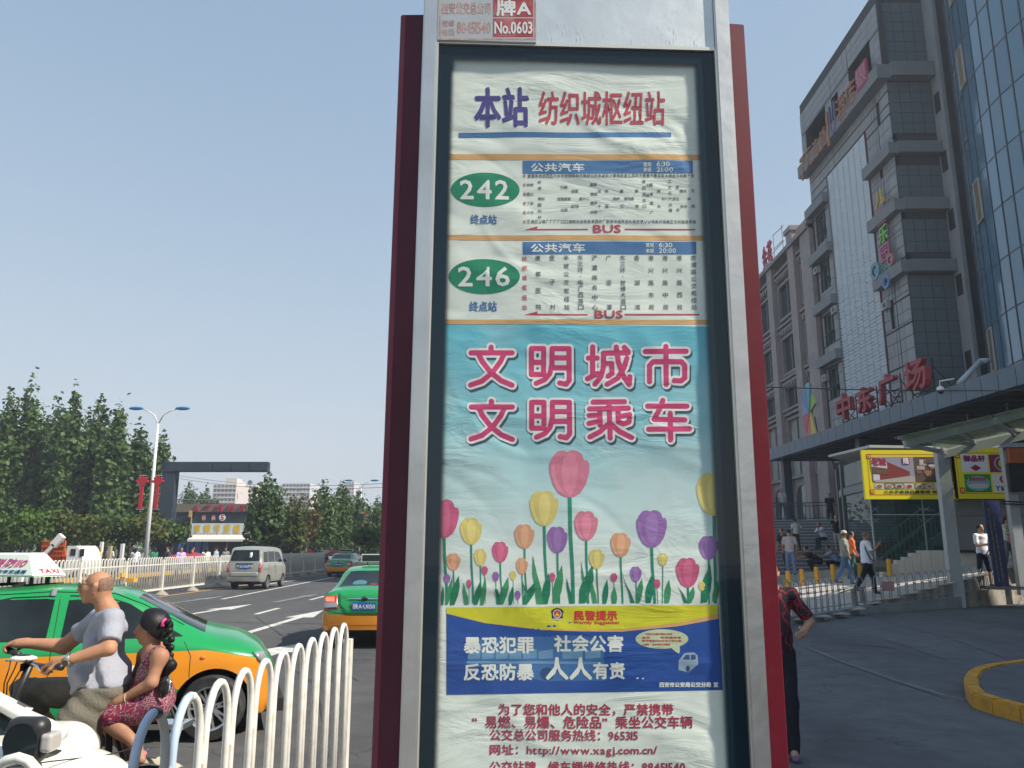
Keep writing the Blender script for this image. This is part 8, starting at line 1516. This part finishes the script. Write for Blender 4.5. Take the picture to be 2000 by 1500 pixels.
def tree(label, x, y, h, w, kind='poplar', mat=None, group=None, seed=1, base=2.2, trunk=.18, leaf=.30, dens=9.0, tm=None):
 rng = np.random.default_rng(seed); t = thing({'poplar': 'poplar_tree', 'round': 'round_tree', 'bush': 'shrub'}[kind], label, 'tree' if kind != 'bush' else 'shrub', (x, y, 0), 0, group); bl = []; m = MB()
 if kind == 'poplar':
  n = 15; tips = []
  for i in range(n):
   a = 2 * PI * i / n * 2.4 + rng.random(); rr = w * (.15 + .75 * rng.random()) * (1 if i else 0); ht = h * (1 - .42 * (rr / w) ** 1.2 * (0.7 + .5 * rng.random())) if i else h; pr = (.40 + .20 * rng.random()) * max(.8, w * .38); ln = h * (.14 + .10 * rng.random())
   cx, cy = rr * math.cos(a), rr * math.sin(a); bl.append(((cx, cy, ht - ln), (pr, pr, ln))); bl.append(((cx * .85, cy * .85, ht - ln * 2.1), (pr * 1.6, pr * 1.6, ln * 1.1))); tips.append((cx, cy, ht - ln * .6))
  for k in range(3): zz = base + (h - base) * (.2 + .2 * k); bl.append(((0, 0, zz), (w * .95, w * .95, (h - base) * .20)))
  for k, (cx, cy, z) in enumerate(tips):
   if k % 2 == 0: m.tube([(0, 0, base * .8 + k * .15), (cx * .5, cy * .5, z * .55), (cx, cy, z)], .05, 5, rs=[trunk * .5, trunk * .3, .02])
  m.tube([(0, 0, 0), (.05, 0, h * .4), (0, 0, h * .92)], trunk, 8, rs=[trunk, trunk * .7, .02])
 else:
  n = 12
  for i in range(n):
   a = rng.random() * 2 * PI; rr = w * .62 * rng.random() ** .5; z = base + (h - base) * (.25 + .52 * rng.random()) * (1 - .2 * (rr / w)); pr = w * (.30 + .18 * rng.random()); bl.append(((rr * math.cos(a), rr * math.sin(a), z), (pr, pr, pr * .78)))
  bl.append(((0, 0, base + (h - base) * .5), (w * .8, w * .8, (h - base) * .40)))
  m.tube([(0, 0, 0), (.04, .02, base), (0, 0, base + (h - base) * .5)], trunk, 8, rs=[trunk, trunk * .75, trunk * .3])
  for i in range(5): a = 2 * PI * i / 5; m.tube([(0, 0, base * .9), (w * .3 * math.cos(a), w * .3 * math.sin(a), base + (h - base) * .35), (w * .6 * math.cos(a), w * .6 * math.sin(a), base + (h - base) * .6)], .04, 5, rs=[trunk * .5, trunk * .3, .015])
 m.build('trunk', tm or bark, t, True); obj('crown', leaves_mesh('crown', bl, dens, leaf, mat or lf_pop, rng), t); return t
for i, (px, Y, ty, wpx, lab) in enumerate(((-20, 72, 770, 62, 'tall poplar cut by the left picture edge'), (22, 70, 752, 62, 'dense poplar second from the left edge'), (66, 71, 722, 58, 'highest poplar with a spiky top at the far left'), (112, 76, 772, 60, 'lower poplar filling the dip beside the highest one'), (150, 70, 746, 62, 'broad poplar with two peaks in the middle of the left row'), (197, 73, 764, 62, 'poplar to the right of the two peaked one'), (236, 70, 778, 58, 'poplar standing just left of the near street lamp'), (278, 72, 818, 56, 'poplar behind the near street lamp pole'), (322, 76, 842, 50, 'slim poplar at the right end of the tall row by the dark gantry'))):
 p = W(px, ty, Y); tree(lab, p.x, Y, p.z, wpx / 1534 * Y * .62, 'poplar', lf_dk if i in (3, 5, 7) else lf_pop, 'tall poplars on the left', 10 + i, 3.0, .28, .44, 8.6)
for i, (px, Y, ty, wpx, mt, lab) in enumerate(((-10, 49, 985, 100, lf_gr, 'bright green round tree cut by the left picture edge'), (62, 50, 978, 100, lf_gr, 'bright green round tree above the taxi roof sign'), (130, 52, 990, 90, lf_ol, 'olive round tree above the orange truck'), (188, 51, 1000, 80, lf_ol, 'olive round tree above the bald cyclist'), (240, 52, 992, 86, lf_dk, 'round tree left of the near lamp pole'), (292, 51, 996, 86, lf_ol, 'round tree in front of the near lamp pole'), (335, 54, 1004, 74, lf_dk, 'small dark round tree before the shop with the white sign'))):
 p = W(px, ty, Y); tree(lab, p.x, Y, p.z, wpx / 1534 * Y * .56, 'round', mt, 'round street trees on the left', 40 + i, 1.75, .10, .26, 13)
for i, (px, Y, ty, wpx, mt, kd, lab) in enumerate(((372, 112, 938, 44, lf_dk, 'poplar', 'dark distant poplar framed by the gantry post'), (404, 114, 944, 44, lf_dk, 'poplar', 'dark distant poplar framed by the gantry beam'), (525, 64, 916, 62, lf_dk, 'poplar', 'tree with upright bare topped branches right of the white shop sign'), (578, 72, 962, 46, lf_ol, 'poplar', 'olive tree behind the silver van roof'), (603, 80, 952, 46, lf_br, 'round', 'yellow brown leaved tree before the shop row'), (634, 84, 930, 48, lf_pop, 'poplar', 'pointed green tree left of the second street lamp'), (668, 88, 938, 48, lf_pop, 'poplar', 'full green tree beside the second street lamp'), (700, 96, 952, 44, lf_dk, 'poplar', 'green tree behind the second street lamp'), (738, 98, 966, 44, lf_pop, 'poplar', 'green tree next to the sign fin'), (775, 104, 972, 44, lf_dk, 'poplar', 'green tree mostly hidden behind the sign fin'), (722, 66, 1026, 60, lf_gr, 'round', 'low round tree under the second street lamp'))):
 p = W(px, ty, Y); tree(lab, p.x, Y, p.z, wpx / 1534 * Y * .62, kd, mt, 'trees along the far pavement', 70 + i, 2.6 if kd == 'poplar' else 1.6, .14, .36, 9, tm=bark_w if i in (2, 5, 6) else None)
rng = np.random.default_rng(5); bl = []
for x in np.arange(-170, 40, 7.0): bl.append(((x, 150 + rng.random() * 20, 3.0), (6.5, 5, 4.0 + 2.5 * rng.random())))
o = obj('distant_trees', leaves_mesh('distant_trees', bl, 1.0, 1.0, lf_dk, rng)); tag(o, 'dark mass of distant trees closing the end of the road', 'trees', kind='stuff')
fw = pm('fence_white', (.66, .65, .60), .5, var=.08, vscale=6, dirt=(.4, .38, .33), dscale=5, damt=.5); fbase = pm('fence_foot', (.26, .23, .20), .85, var=.2, vscale=5); yel = pm('reflector_yellow', (.66, .36, .05), .6)
FX = -13.55; arch_me = None; panels = []
def fence_panel(lab, y0):
 global arch_me
 t = thing('median_fence', lab, 'fence', (FX, y0, 0), 0, 'white fence panels along the median')
 if arch_me is None:
  m = MB(); w_ = .072; m.tube([(0, -w_, .26)] + [(0, -w_ * math.cos(PI * i / 6), 1.34 + w_ * 1.2 * math.sin(PI * i / 6)) for i in range(7)] + [(0, w_, .26)], .016, 5); arch_me = m.mesh(fw, True)
 for i in range(14): o = bpy.data.objects.new('fence_arch', arch_me); COL.objects.link(o); o.parent = t; o.location = (0, .17 + i * .205, 0)
 m = MB(); m.box((-.03, .05, .20), (.03, 2.95, .27)); m.build('bottom_rail', fw, t); m = MB(); m.box((-.015, .05, 1.14), (.015, 2.95, 1.18)); m.build('upper_rail', fw, t)
 m = MB(); m.box((-.055, -.055, .10), (.055, .055, 1.34)); m.build('post', fw, t); m = MB(); m.lathe([(.30, 0), (.28, .04), (.12, .16), (.09, .18), (0, .18)], (0, 0, 0), 'z', 12); m.build('foot', fbase, t, True); return t
flabs = ['nearest white median fence panel, at the taxi roof', 'white median fence panel left of the cyclist head', 'white median fence panel right behind the cyclist head', 'white median fence panel above the taxi windscreen', 'white median fence panel between two feet left of the van', 'white median fence panel just left of the van', 'white median fence panel hidden partly by the van rear', 'white median fence panel behind the van', 'white median fence panel seen past the van side', 'white median fence panel right of the van nose', 'far white median fence panel with yellow behind it', 'second last white median fence panel before the far taxi', 'last white median fence panel beside the far taxi']
for i, l in enumerate(flabs): fence_panel(l, 19.3 + 3 * i)
yb_ = thing('yellow_barrier', 'long yellow beam barrier seen through the white median fence', 'barrier', (-17.6, 40, 0)); m = MB(); m.box((-17.65, 31, .42), (-17.55, 50, .62)); m.build('beam', yel, yb_, world=True)
for i in range(7): m = MB(); m.box((-17.8, 31 + i * 2.8, 0), (-17.66, 31.15 + i * 2.8, .6)); m.build('post', fbase, yb_, world=True)
for i, (px, py, w) in enumerate(((233, 1123, 24), (256, 1133, 16), (210, 1128, 12))): p = W(px, py, 28.0); m = MB(); m.box((p.x - .14, 27.9, p.z - .07), (p.x + .14, 28.2, p.z + .07)); solo(m, 'yellow_block', yel, ['larger yellow plastic block behind the fence right of the cyclist head', 'lower yellow plastic block behind the fence', 'yellow plastic block closest to the cyclist head'][i], 'barrier block')
fp = MB(); fp.box((-60, 0, 0), (-27.3, 260, .14)); struct(fp, 'far_pavement', sidewalk_m)
lwm = pm('lamp_white', (.66, .67, .68), .4); lbl = pm('lamp_blue', (.03, .17, .42), .35); knot = pm('knot_red', (.42, .015, .03), .6, var=.15)
def lamp(lab, px, pyb, pyt, Y, wpx, group='double armed street lamps'):
 b_ = W(px, pyb, Y); zt = W(px + 17, pyt, Y).z; t = thing('street_lamp', lab, 'street lamp', (b_.x, Y, 0), 0, group); m = MB(); m.tube([(0, 0, 0), (0, 0, zt * .5), (0, 0, zt - 1.0)], .1, 10, rs=[.13, .11, .07]); m.build('pole', lwm, t, True); w = wpx / 1534 * Y
 for s in (-1, 1):
  m = MB(); m.tube([(0, 0, zt - 1.05), (s * w * .22, 0, zt - .45), (s * w * .55, 0, zt - .18), (s * w * .85, 0, zt - .06)], .04, 8); m.build('arm', lwm, t, True); m = MB(); m.ball((s * w * 1.15, 0, zt - .02), (w * .38, .14, .12), 12, 6); m.build('lamp_head', lbl, t, True)
 return t, b_.x, zt
def ornament(lab, x, Y, z0, s):
 t = thing('knot_ornament', lab, 'ornament', (x, Y - .08, z0), 0, 'red knot ornaments on the lamp posts'); m = MB(); c = 1.35 * s
 m.prism([(0, 0, c + .42 * s), (-.42 * s, 0, c), (0, 0, c - .42 * s), (.42 * s, 0, c)], (0, .08, 0)); m.build('knot', knot, t)
 for a, b_ in ((.42, 0), (-.42, 0), (0, .42), (.25, .25), (-.25, .25)): m = MB(); m.ball((a * s, .04, c + b_ * s), (.10 * s, .05, .10 * s), 8, 5); m.build('loop', knot, t, True)
 m = MB(); m.box((-.13 * s, 0, -.75 * s), (.13 * s, .08, c - .38 * s)); m.build('tassel', knot, t); m = MB(); m.box((-.28 * s, .01, -.78 * s), (.28 * s, .05, -.75 * s)); m.box((-.28 * s, .01, .36 * s), (.28 * s, .05, .39 * s)); m.box((-.28 * s, .01, 1.8 * s), (.28 * s, .05, 1.83 * s)); m.build('bracket', lwm, t)
_, lx, lz = lamp('near street lamp with two blue heads rising above the round trees', 285, 1085, 797, 49, 40); ornament('red knot ornament on the left of the near lamp pole', W(277, 960, 48.6).x, 48.6, W(277, 975, 48.6).z, .80); ornament('red knot ornament on the right of the near lamp pole', W(307, 960, 48.6).x, 48.6, W(307, 975, 48.6).z, .80)
_, lx, lz = lamp('distant street lamp with two blue heads near the sign fin', 702, 1060, 938, 96, 22); ornament('red knot ornament on the left of the distant lamp pole', W(696, 1018, 95.6).x, 95.6, W(696, 1024, 95.6).z, .80); ornament('red knot ornament on the right of the distant lamp pole', W(711, 1018, 95.6).x, 95.6, W(711, 1024, 95.6).z, .80)
ga = thing('gantry', 'dark overhead road gantry with a long blank beam reaching to the right', 'gantry', (W(333, 1080, 55).x, 55, 0)); gdk = pm('gantry_dark', (.030, .045, .065), .6, var=.15)
a = W(318, 905, 55); b_ = W(344, 905, 55); m = MB(); m.box((a.x, 55, 0), (b_.x, 55.7, W(330, 903, 55).z)); m.build('post', gdk, ga, world=True); q = W(524, 902, 55); q2 = W(524, 921, 55); m = MB(); m.box((a.x + .2, 54.95, q2.z), (q.x, 55.5, q.z)); m.build('beam', gdk, ga, world=True)
for i in range(5): x = b_.x + (q.x - b_.x) * i / 5; m = MB(); m.box((x + .03, 54.93, q2.z + .05), (x + (q.x - b_.x) / 5 - .03, 54.949, q.z - .05)); m.build('beam_panel', gdk, ga, world=True)
m = MB(); m.bar(W(344, 975, 55), W(430, 976, 55), .06, .06); m.build('thin_rail', pm('rail_grey', (.2, .24, .25), .5), ga, world=True)
SYb = 74.0; sb = thing('shop_building', 'low shop building with a white sign board, red rooftop characters and blue front', 'building', (W(415, 1080, SYb).x, SYb, 0))
def fb(nm, x0, y0, x1, y1, mat, dy=0, th=.3, par=None, kids=None): a = W(x0, y1, SYb - dy); b = W(x1, y0, SYb - dy); m = MB(); m.box((a.x, SYb - dy, a.z), (b.x, SYb - dy + th, b.z)); return m.build(nm, mat, par or sb, world=True)
def ft(nm, body, x0, y0, x1, y1, mat, dy, par=None, bold=.03, depth=None): a = W(x0, y1, SYb - dy); b = W(x1, y0, SYb - dy); m = MB(); text3(m, body, (a.x, SYb - dy, a.z), (1, 0, 0), (0, 0, 1), b.x - a.x, b.z - a.z, bold=bold, depth=depth); return m.build(nm, mat, par or sb, world=True)
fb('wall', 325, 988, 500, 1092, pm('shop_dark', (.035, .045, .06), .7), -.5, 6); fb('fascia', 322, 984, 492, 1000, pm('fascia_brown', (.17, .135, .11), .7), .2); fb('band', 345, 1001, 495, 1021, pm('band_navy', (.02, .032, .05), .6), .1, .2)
for i, ch in enumerate('人二酒楼店'): x = 378 + i * 22; ft('roof_letter', ch, x, 985, x + 13, 999, txr, .35, bold=.015, depth=(0, .1, 0))
ft('letter', '特', 394, 1006, 402, 1016, pm('letter_pink', (.60, .30, .28), .6), .2); ft('letter', '惠' if '惠' in GL else '美', 413, 1006, 421, 1016, pm('letter_pink', (.60, .30, .28), .6), .2)
c_ = W(434, 1011, SYb - .25); m = MB(); m.lathe([(.30, 0), (.30, .05), (0, .05)], tuple(c_), 'y', 20); e_ = m.build('round_logo', white_p, sb, world=True); ft('logo_letter', '5', 431, 1006, 437, 1016, txr, .32, e_)
bd = fb('sign_board', 373, 1022, 495, 1046, pm('board_white', (.52, .60, .62), .5), .3, .2); yk2 = pm('sign_ochre', (.62, .40, .02), .5)
for i, ch in enumerate('京城竹漯组业'): x = 379 + i * 19.4; ft('board_lettering', ch, x, 1025, x + 12, 1039, yk2, .34, bd, .05)
ft('board_small_lettering', '饭店美食 京城竹楼 冷饮小吃 欢迎光临', 378, 1041, 476, 1045, pm('tiny_red', (.5, .12, .08), .6), .34, bd, .0)
a = W(366, 1050, SYb - 1.6); b = W(501, 1048, SYb - 1.6); m = MB(); m.add([(a.x, SYb - 1.6, a.z - .15), (b.x, SYb - 1.6, a.z - .15), (b.x, SYb - .2, a.z + .3), (a.x, SYb - .2, a.z + .3), (a.x, SYb - 1.6, a.z - .35), (b.x, SYb - 1.6, a.z - .35)], [(0, 1, 2, 3), (4, 5, 1, 0)]); m.build('awning', pm('awning_cream', (.62, .58, .52), .7), sb, world=True)
for i, x in enumerate((346, 362, 378, 394)): fb('blue_panel', x, 1056, x + 15, 1090, pm('panel_blue', (.03, .11, .30), .5, var=.2), .15, .1)
fb('column', 366, 1000, 374, 1092, pm('column_brown', (.22, .18, .14), .7), .4, .4); fb('column_top', 368, 997, 375, 1010, pm('column_ochre', (.50, .30, .12), .6), .5, .1); fb('opening', 412, 1056, 440, 1090, win_dark, .12, .1); fb('shop_front', 442, 1056, 494, 1090, pm('front_purple', (.05, .04, .07), .6), .12, .1)
for i, (x0, x1) in enumerate(((440, 446), (470, 474))): fb('door_frame', x0, 1056, x1, 1090, pm('frame_pale', (.3, .3, .28), .6), .2, .05)
SYb = 100.0; sb = thing('shop_row', 'row of dim shops with yellow and orange signs beneath the far trees', 'building', (W(620, 1080, SYb).x, SYb, 0))
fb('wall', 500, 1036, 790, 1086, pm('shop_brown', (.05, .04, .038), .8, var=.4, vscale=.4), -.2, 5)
for i, (x0, y0, x1, y1, c) in enumerate(((618, 1032, 628, 1052, (.55, .42, .12)), (629, 1034, 640, 1052, (.16, .13, .10)), (641, 1034, 648, 1052, (.60, .42, .10)), (655, 1033, 664, 1048, (.16, .03, .04)), (664, 1034, 673, 1046, (.62, .30, .03)), (676, 1036, 686, 1052, (.22, .05, .04)), (560, 1042, 590, 1052, (.08, .07, .06)), (700, 1040, 730, 1052, (.06, .10, .16)))): fb('shop_sign', x0, y0, x1, y1, pm('shopsign%d' % i, c, .6), .3, .2)
for i, (x0, x1, c) in enumerate(((512, 530, (.13, .10, .05)), (535, 556, (.03, .04, .05)), (560, 590, (.16, .12, .07)), (596, 618, (.05, .05, .06)), (622, 646, (.04, .06, .06)), (659, 669, (.01, .04, .09)), (676, 686, (.30, .27, .22)), (690, 720, (.08, .08, .08)))): fb('shop_front', x0, 1056, x1, 1085, pm('shopfront%d' % i, c, .6), .2, .1)
for i in range(4): fb('parapet_block', 500 + i * 60, 1031, 556 + i * 60, 1036, pm('parapet_grey', (.12, .12, .12), .8), .1, .3)
def block(lab, px0, py0, px1, py1, Y, c, cols, rows, wc_=(.12, .14, .18), roof=None, extra=None, col2=None):
 a = W(px0, py1, Y); b = W(px1, py0, Y); t = thing('apartment_block', lab, 'building', ((a.x + b.x) / 2, Y, 0)); m = MB(); m.box((a.x, Y, 0), (b.x, Y + 14, b.z)); m.build('wall', pm('aptwall%d' % int(px0), c, .8, var=.08), t, world=True); m = MB(); ww = (b.x - a.x) / cols; hh = (b.z - a.z) / rows; wmt = pm('apt_window', wc_, .3)
 for j in range(rows):
  m2 = MB(); m2.box((a.x, Y - .25, a.z + hh * j), (b.x, Y - .01, a.z + hh * j + .25)); m2.build('floor_band', pm('apt_band', (.55, .50, .45), .8), t, world=True)
  for i in range(cols): m = MB(); m.box((a.x + ww * (i + .2), Y - .05, a.z + hh * (j + .35)), (a.x + ww * (i + .8), Y - .02, a.z + hh * (j + .85))); m.build('window', wmt, t, world=True)
 if roof:
  for (q0, r0, q1, r1) in roof: a2 = W(q0, r1, Y + 1); b2 = W(q1, r0, Y + 1); m = MB(); m.box((a2.x, Y + 1, a2.z - .3), (b2.x, Y + 6, b2.z)); m.build('roof_room', pm('aptroof', (.58, .54, .48), .8), t, world=True)
 return t
block('cream and pink distant apartment block with rooftop rooms left of the upright tree', 413, 946, 462, 1000, 250, (.50, .44, .42), 6, 6, roof=[(440, 934, 463, 946)])
block('pale distant apartment block directly behind the upright tree', 462, 948, 500, 1000, 262, (.58, .52, .46), 5, 6, roof=[(466, 941, 471, 948)])
block('grey and white distant apartment block between the two tree groups', 548, 944, 606, 1000, 270, (.46, .46, .48), 8, 6)
block('hazy tall distant apartment tower behind the second lamp', 668, 941, 692, 1010, 420, (.50, .46, .46), 4, 11)
c_ = W(488, 942, 250); m = MB(); m.lathe([(.72, 0), (.72, .4), (0, .4)], tuple(c_), 'y', 20); m.bar(c_ + Vector((0, .2, -.6)), c_ + Vector((0, .2, -1.6)), .2, .2); solo(m, 'round_roof_sign', pm('roof_disc', (.10, .12, .15), .6), 'round dark roof sign on a distant pale block', 'sign')
m = MB(); a = W(330, 926, 150); b = W(800, 942, 100)
for dz_ in (0, .5): P = [a.lerp(b, i / 14) - Vector((0, 0, 1.2 * math.sin(PI * i / 14) + dz_)) for i in range(15)]; m.tube(P, .03, 4)
solo(m, 'power_line', cbm, 'thin power lines crossing above the distant trees left of the sign', 'cable')
tk = thing('crane_truck', 'orange railed truck with white cab and white crane boom behind the fence', 'truck', (W(130, 1100, 37).x, 37, 0)); tw = pm('truck_white', (.70, .69, .64), .45); tor = pm('truck_orange', (.55, .10, .02), .55, var=.2, vscale=2)
def tb_(nm, x0, y0, x1, y1, mat, ya=37, th=1.7): a = W(x0, y1, ya); b = W(x1, y0, ya); m = MB(); m.box((a.x, ya, a.z), (b.x, ya + th, b.z)); return m.build(nm, mat, tk, world=True)
a0 = W(127, 1110, 37); a1 = W(166, 1066, 37); m = MB(); zb_ = .55; m.prism([(a0.x, 37, zb_), (a1.x + .05, 37, zb_), (a1.x + .02, 37, zb_ + .55), (a1.x - .25, 37, a1.z - .12), (a1.x - .40, 37, a1.z), (a0.x, 37, a1.z)][::-1], (0, 1.7, 0)); me_ = m.mesh(tw); fixnormals(me_); obj('cab', me_, tk, True)
tb_('side_window', 137, 1072, 148, 1085, win_dark, 36.98, .02); tb_('side_window', 155, 1072, 165, 1087, win_dark, 36.98, .02); tb_('bed', 80, 1092, 127, 1099, tor)
for x in range(82, 128, 6): tb_('stake', x, 1056, x + 1.2, 1092, tor, 37, .08)
for y in (1056, 1066, 1076, 1085): tb_('rail', 80, y, 127, y + 2, tor, 36.95, .05)
tb_('load', 100, 1076, 122, 1092, tor, 37.4, .8); m = MB(); m.bar(W(84, 1086, 36.7), W(106, 1064, 36.7), .14, .16); m.bar(W(104, 1066, 36.75), W(122, 1046, 36.75), .24, .30); m.build('boom', tw, tk, world=True)
for x in (92, 150): p = W(x, 1100, 36.9); m = MB(); m.lathe([(.38, -.12), (.38, .12)], (p.x, 37.1, .38), 'y', 18); m.build('wheel', tyre_m, tk, world=True)
def recolor(t, top, bottom):
 for ch in t.children:
  for nm, c in (('shirt', top), ('trousers', bottom)):
   if ch.name.startswith(nm): ch.material_slots[0].link = 'OBJECT'; ch.material_slots[0].material = pm('cloth_%02d%02d%02d' % tuple(int(x * 99) for x in c), c, .88)
protoA = person('person in yellow and blue top near the orange truck cab', at_(176, 1110, 40), 1.68, -70, top=(.10, .30, .45), bottom=(.04, .05, .08), h=.04, legs=((14, 8), (-12, 6)), group='people on the far pavement')
protoB = person('person with long hair and white top between the fence and lamp', at_(262, 1110, 43), 1.62, 100, top=(.65, .65, .68), bottom=(.05, .06, .10), hair='long', h=.04, group='people on the far pavement')
ppl = [(191, 44, (.62, .45, .04), 'person in yellow top beside the white post behind the fence'), (213, 46, (.55, .55, .55), 'person in light grey top left of the lamp pole'), (300, 45, (.03, .18, .12), 'person in dark green top right of the lamp pole'), (326, 44, (.05, .06, .08), 'dark dressed person behind the fence before the blue shop front'), (352, 42, (.50, .36, .62), 'person in lilac shirt behind the fence'), (374, 47, (.45, .06, .06), 'person in red top under the red umbrellas'), (401, 45, (.72, .70, .60), 'person in cream top left of the van'), (421, 44, (.30, .38, .45), 'person in blue grey top next to the van'), (440, 50, (.60, .62, .62), 'person in pale top just left of the van roof'), (574, 60, (.04, .04, .05), 'dark person right of the van mirror'), (590, 62, (.60, .40, .25), 'person in tan top in the far crowd'), (604, 60, (.55, .06, .08), 'person in red top in the far crowd'), (620, 64, (.12, .14, .2), 'person in navy top in the far crowd'), (636, 66, (.5, .5, .5), 'person in grey top near the far taxi')]
for i, (px, Y, c, lab) in enumerate(ppl):
 src = protoA if i % 2 else protoB; t = copy_tree(src, None, lab); p = W(px, 1100, Y); t.location = (p.x, Y, .14); t.rotation_euler = (0, 0, R((i * 77) % 360)); recolor(t, c, [(.04, .05, .08), (.1, .1, .12), (.08, .12, .2)][i % 3])
for pr_ in (protoA, protoB): pr_.location.z = .14
for i, (px, w, lab) in enumerate(((358, 1.25, 'left red parasol over the stalls behind the fence'), (383, 1.15, 'right red parasol over the stalls behind the fence'), (655, .9, 'small red parasol in the far crowd'))):
 Y = 46 if i < 2 else 66; p = W(px, 1079 if i < 2 else 1074, Y); t = thing('parasol', lab, 'parasol', (p.x, Y, .14), 0, 'red parasols'); z = p.z; m = MB(); m.lathe([(w, z - .38 - .14), (w * .55, z - .16 - .14), (.03, z - .14), (.0, z - .14)], (0, 0, 0), 'z', 8, cap=False); m.build('canopy', pm('parasol_red', (.30, .03, .05), .7), t); m = MB(); m.tube([(0, 0, 0), (0, 0, z - .14)], .025, 6); m.build('pole', lwm, t)
for i, (px, py0, py1, c, lab) in enumerate(((237, 1062, 1090, (.60, .60, .62), 'white upright post behind the fence left of the lamp'), (196, 1058, 1092, (.62, .62, .60), 'white narrow board near the truck'), (213, 1066, 1092, (.38, .30, .20), 'tan wooden upright near the truck'))):
 a = W(px - 4, py1, 45); b = W(px + 4, py0, 45); m = MB(); m.box((a.x, 45, .14), (b.x, 45.2, b.z)); solo(m, 'upright_board', pm('board%d' % i, c, .7), lab, 'board')
hz = bpy.data.materials.new('haze'); hz.use_nodes = True; N, L = nodes_of(hz); N.remove(N['Principled BSDF']); pv = N.new('ShaderNodeVolumePrincipled'); pv.inputs['Color'].default_value = (.82, .89, 1.0, 1); pv.inputs['Density'].default_value = 0.0009; pv.inputs['Anisotropy'].default_value = .2; L.new(pv.outputs[0], N['Material Output'].inputs['Volume'])
if USE_HAZE:
 m = MB(); m.box((-602, -82, -1.2), (602, 902, 62)); o = m.build('haze', hz); o['kind'] = 'stuff'
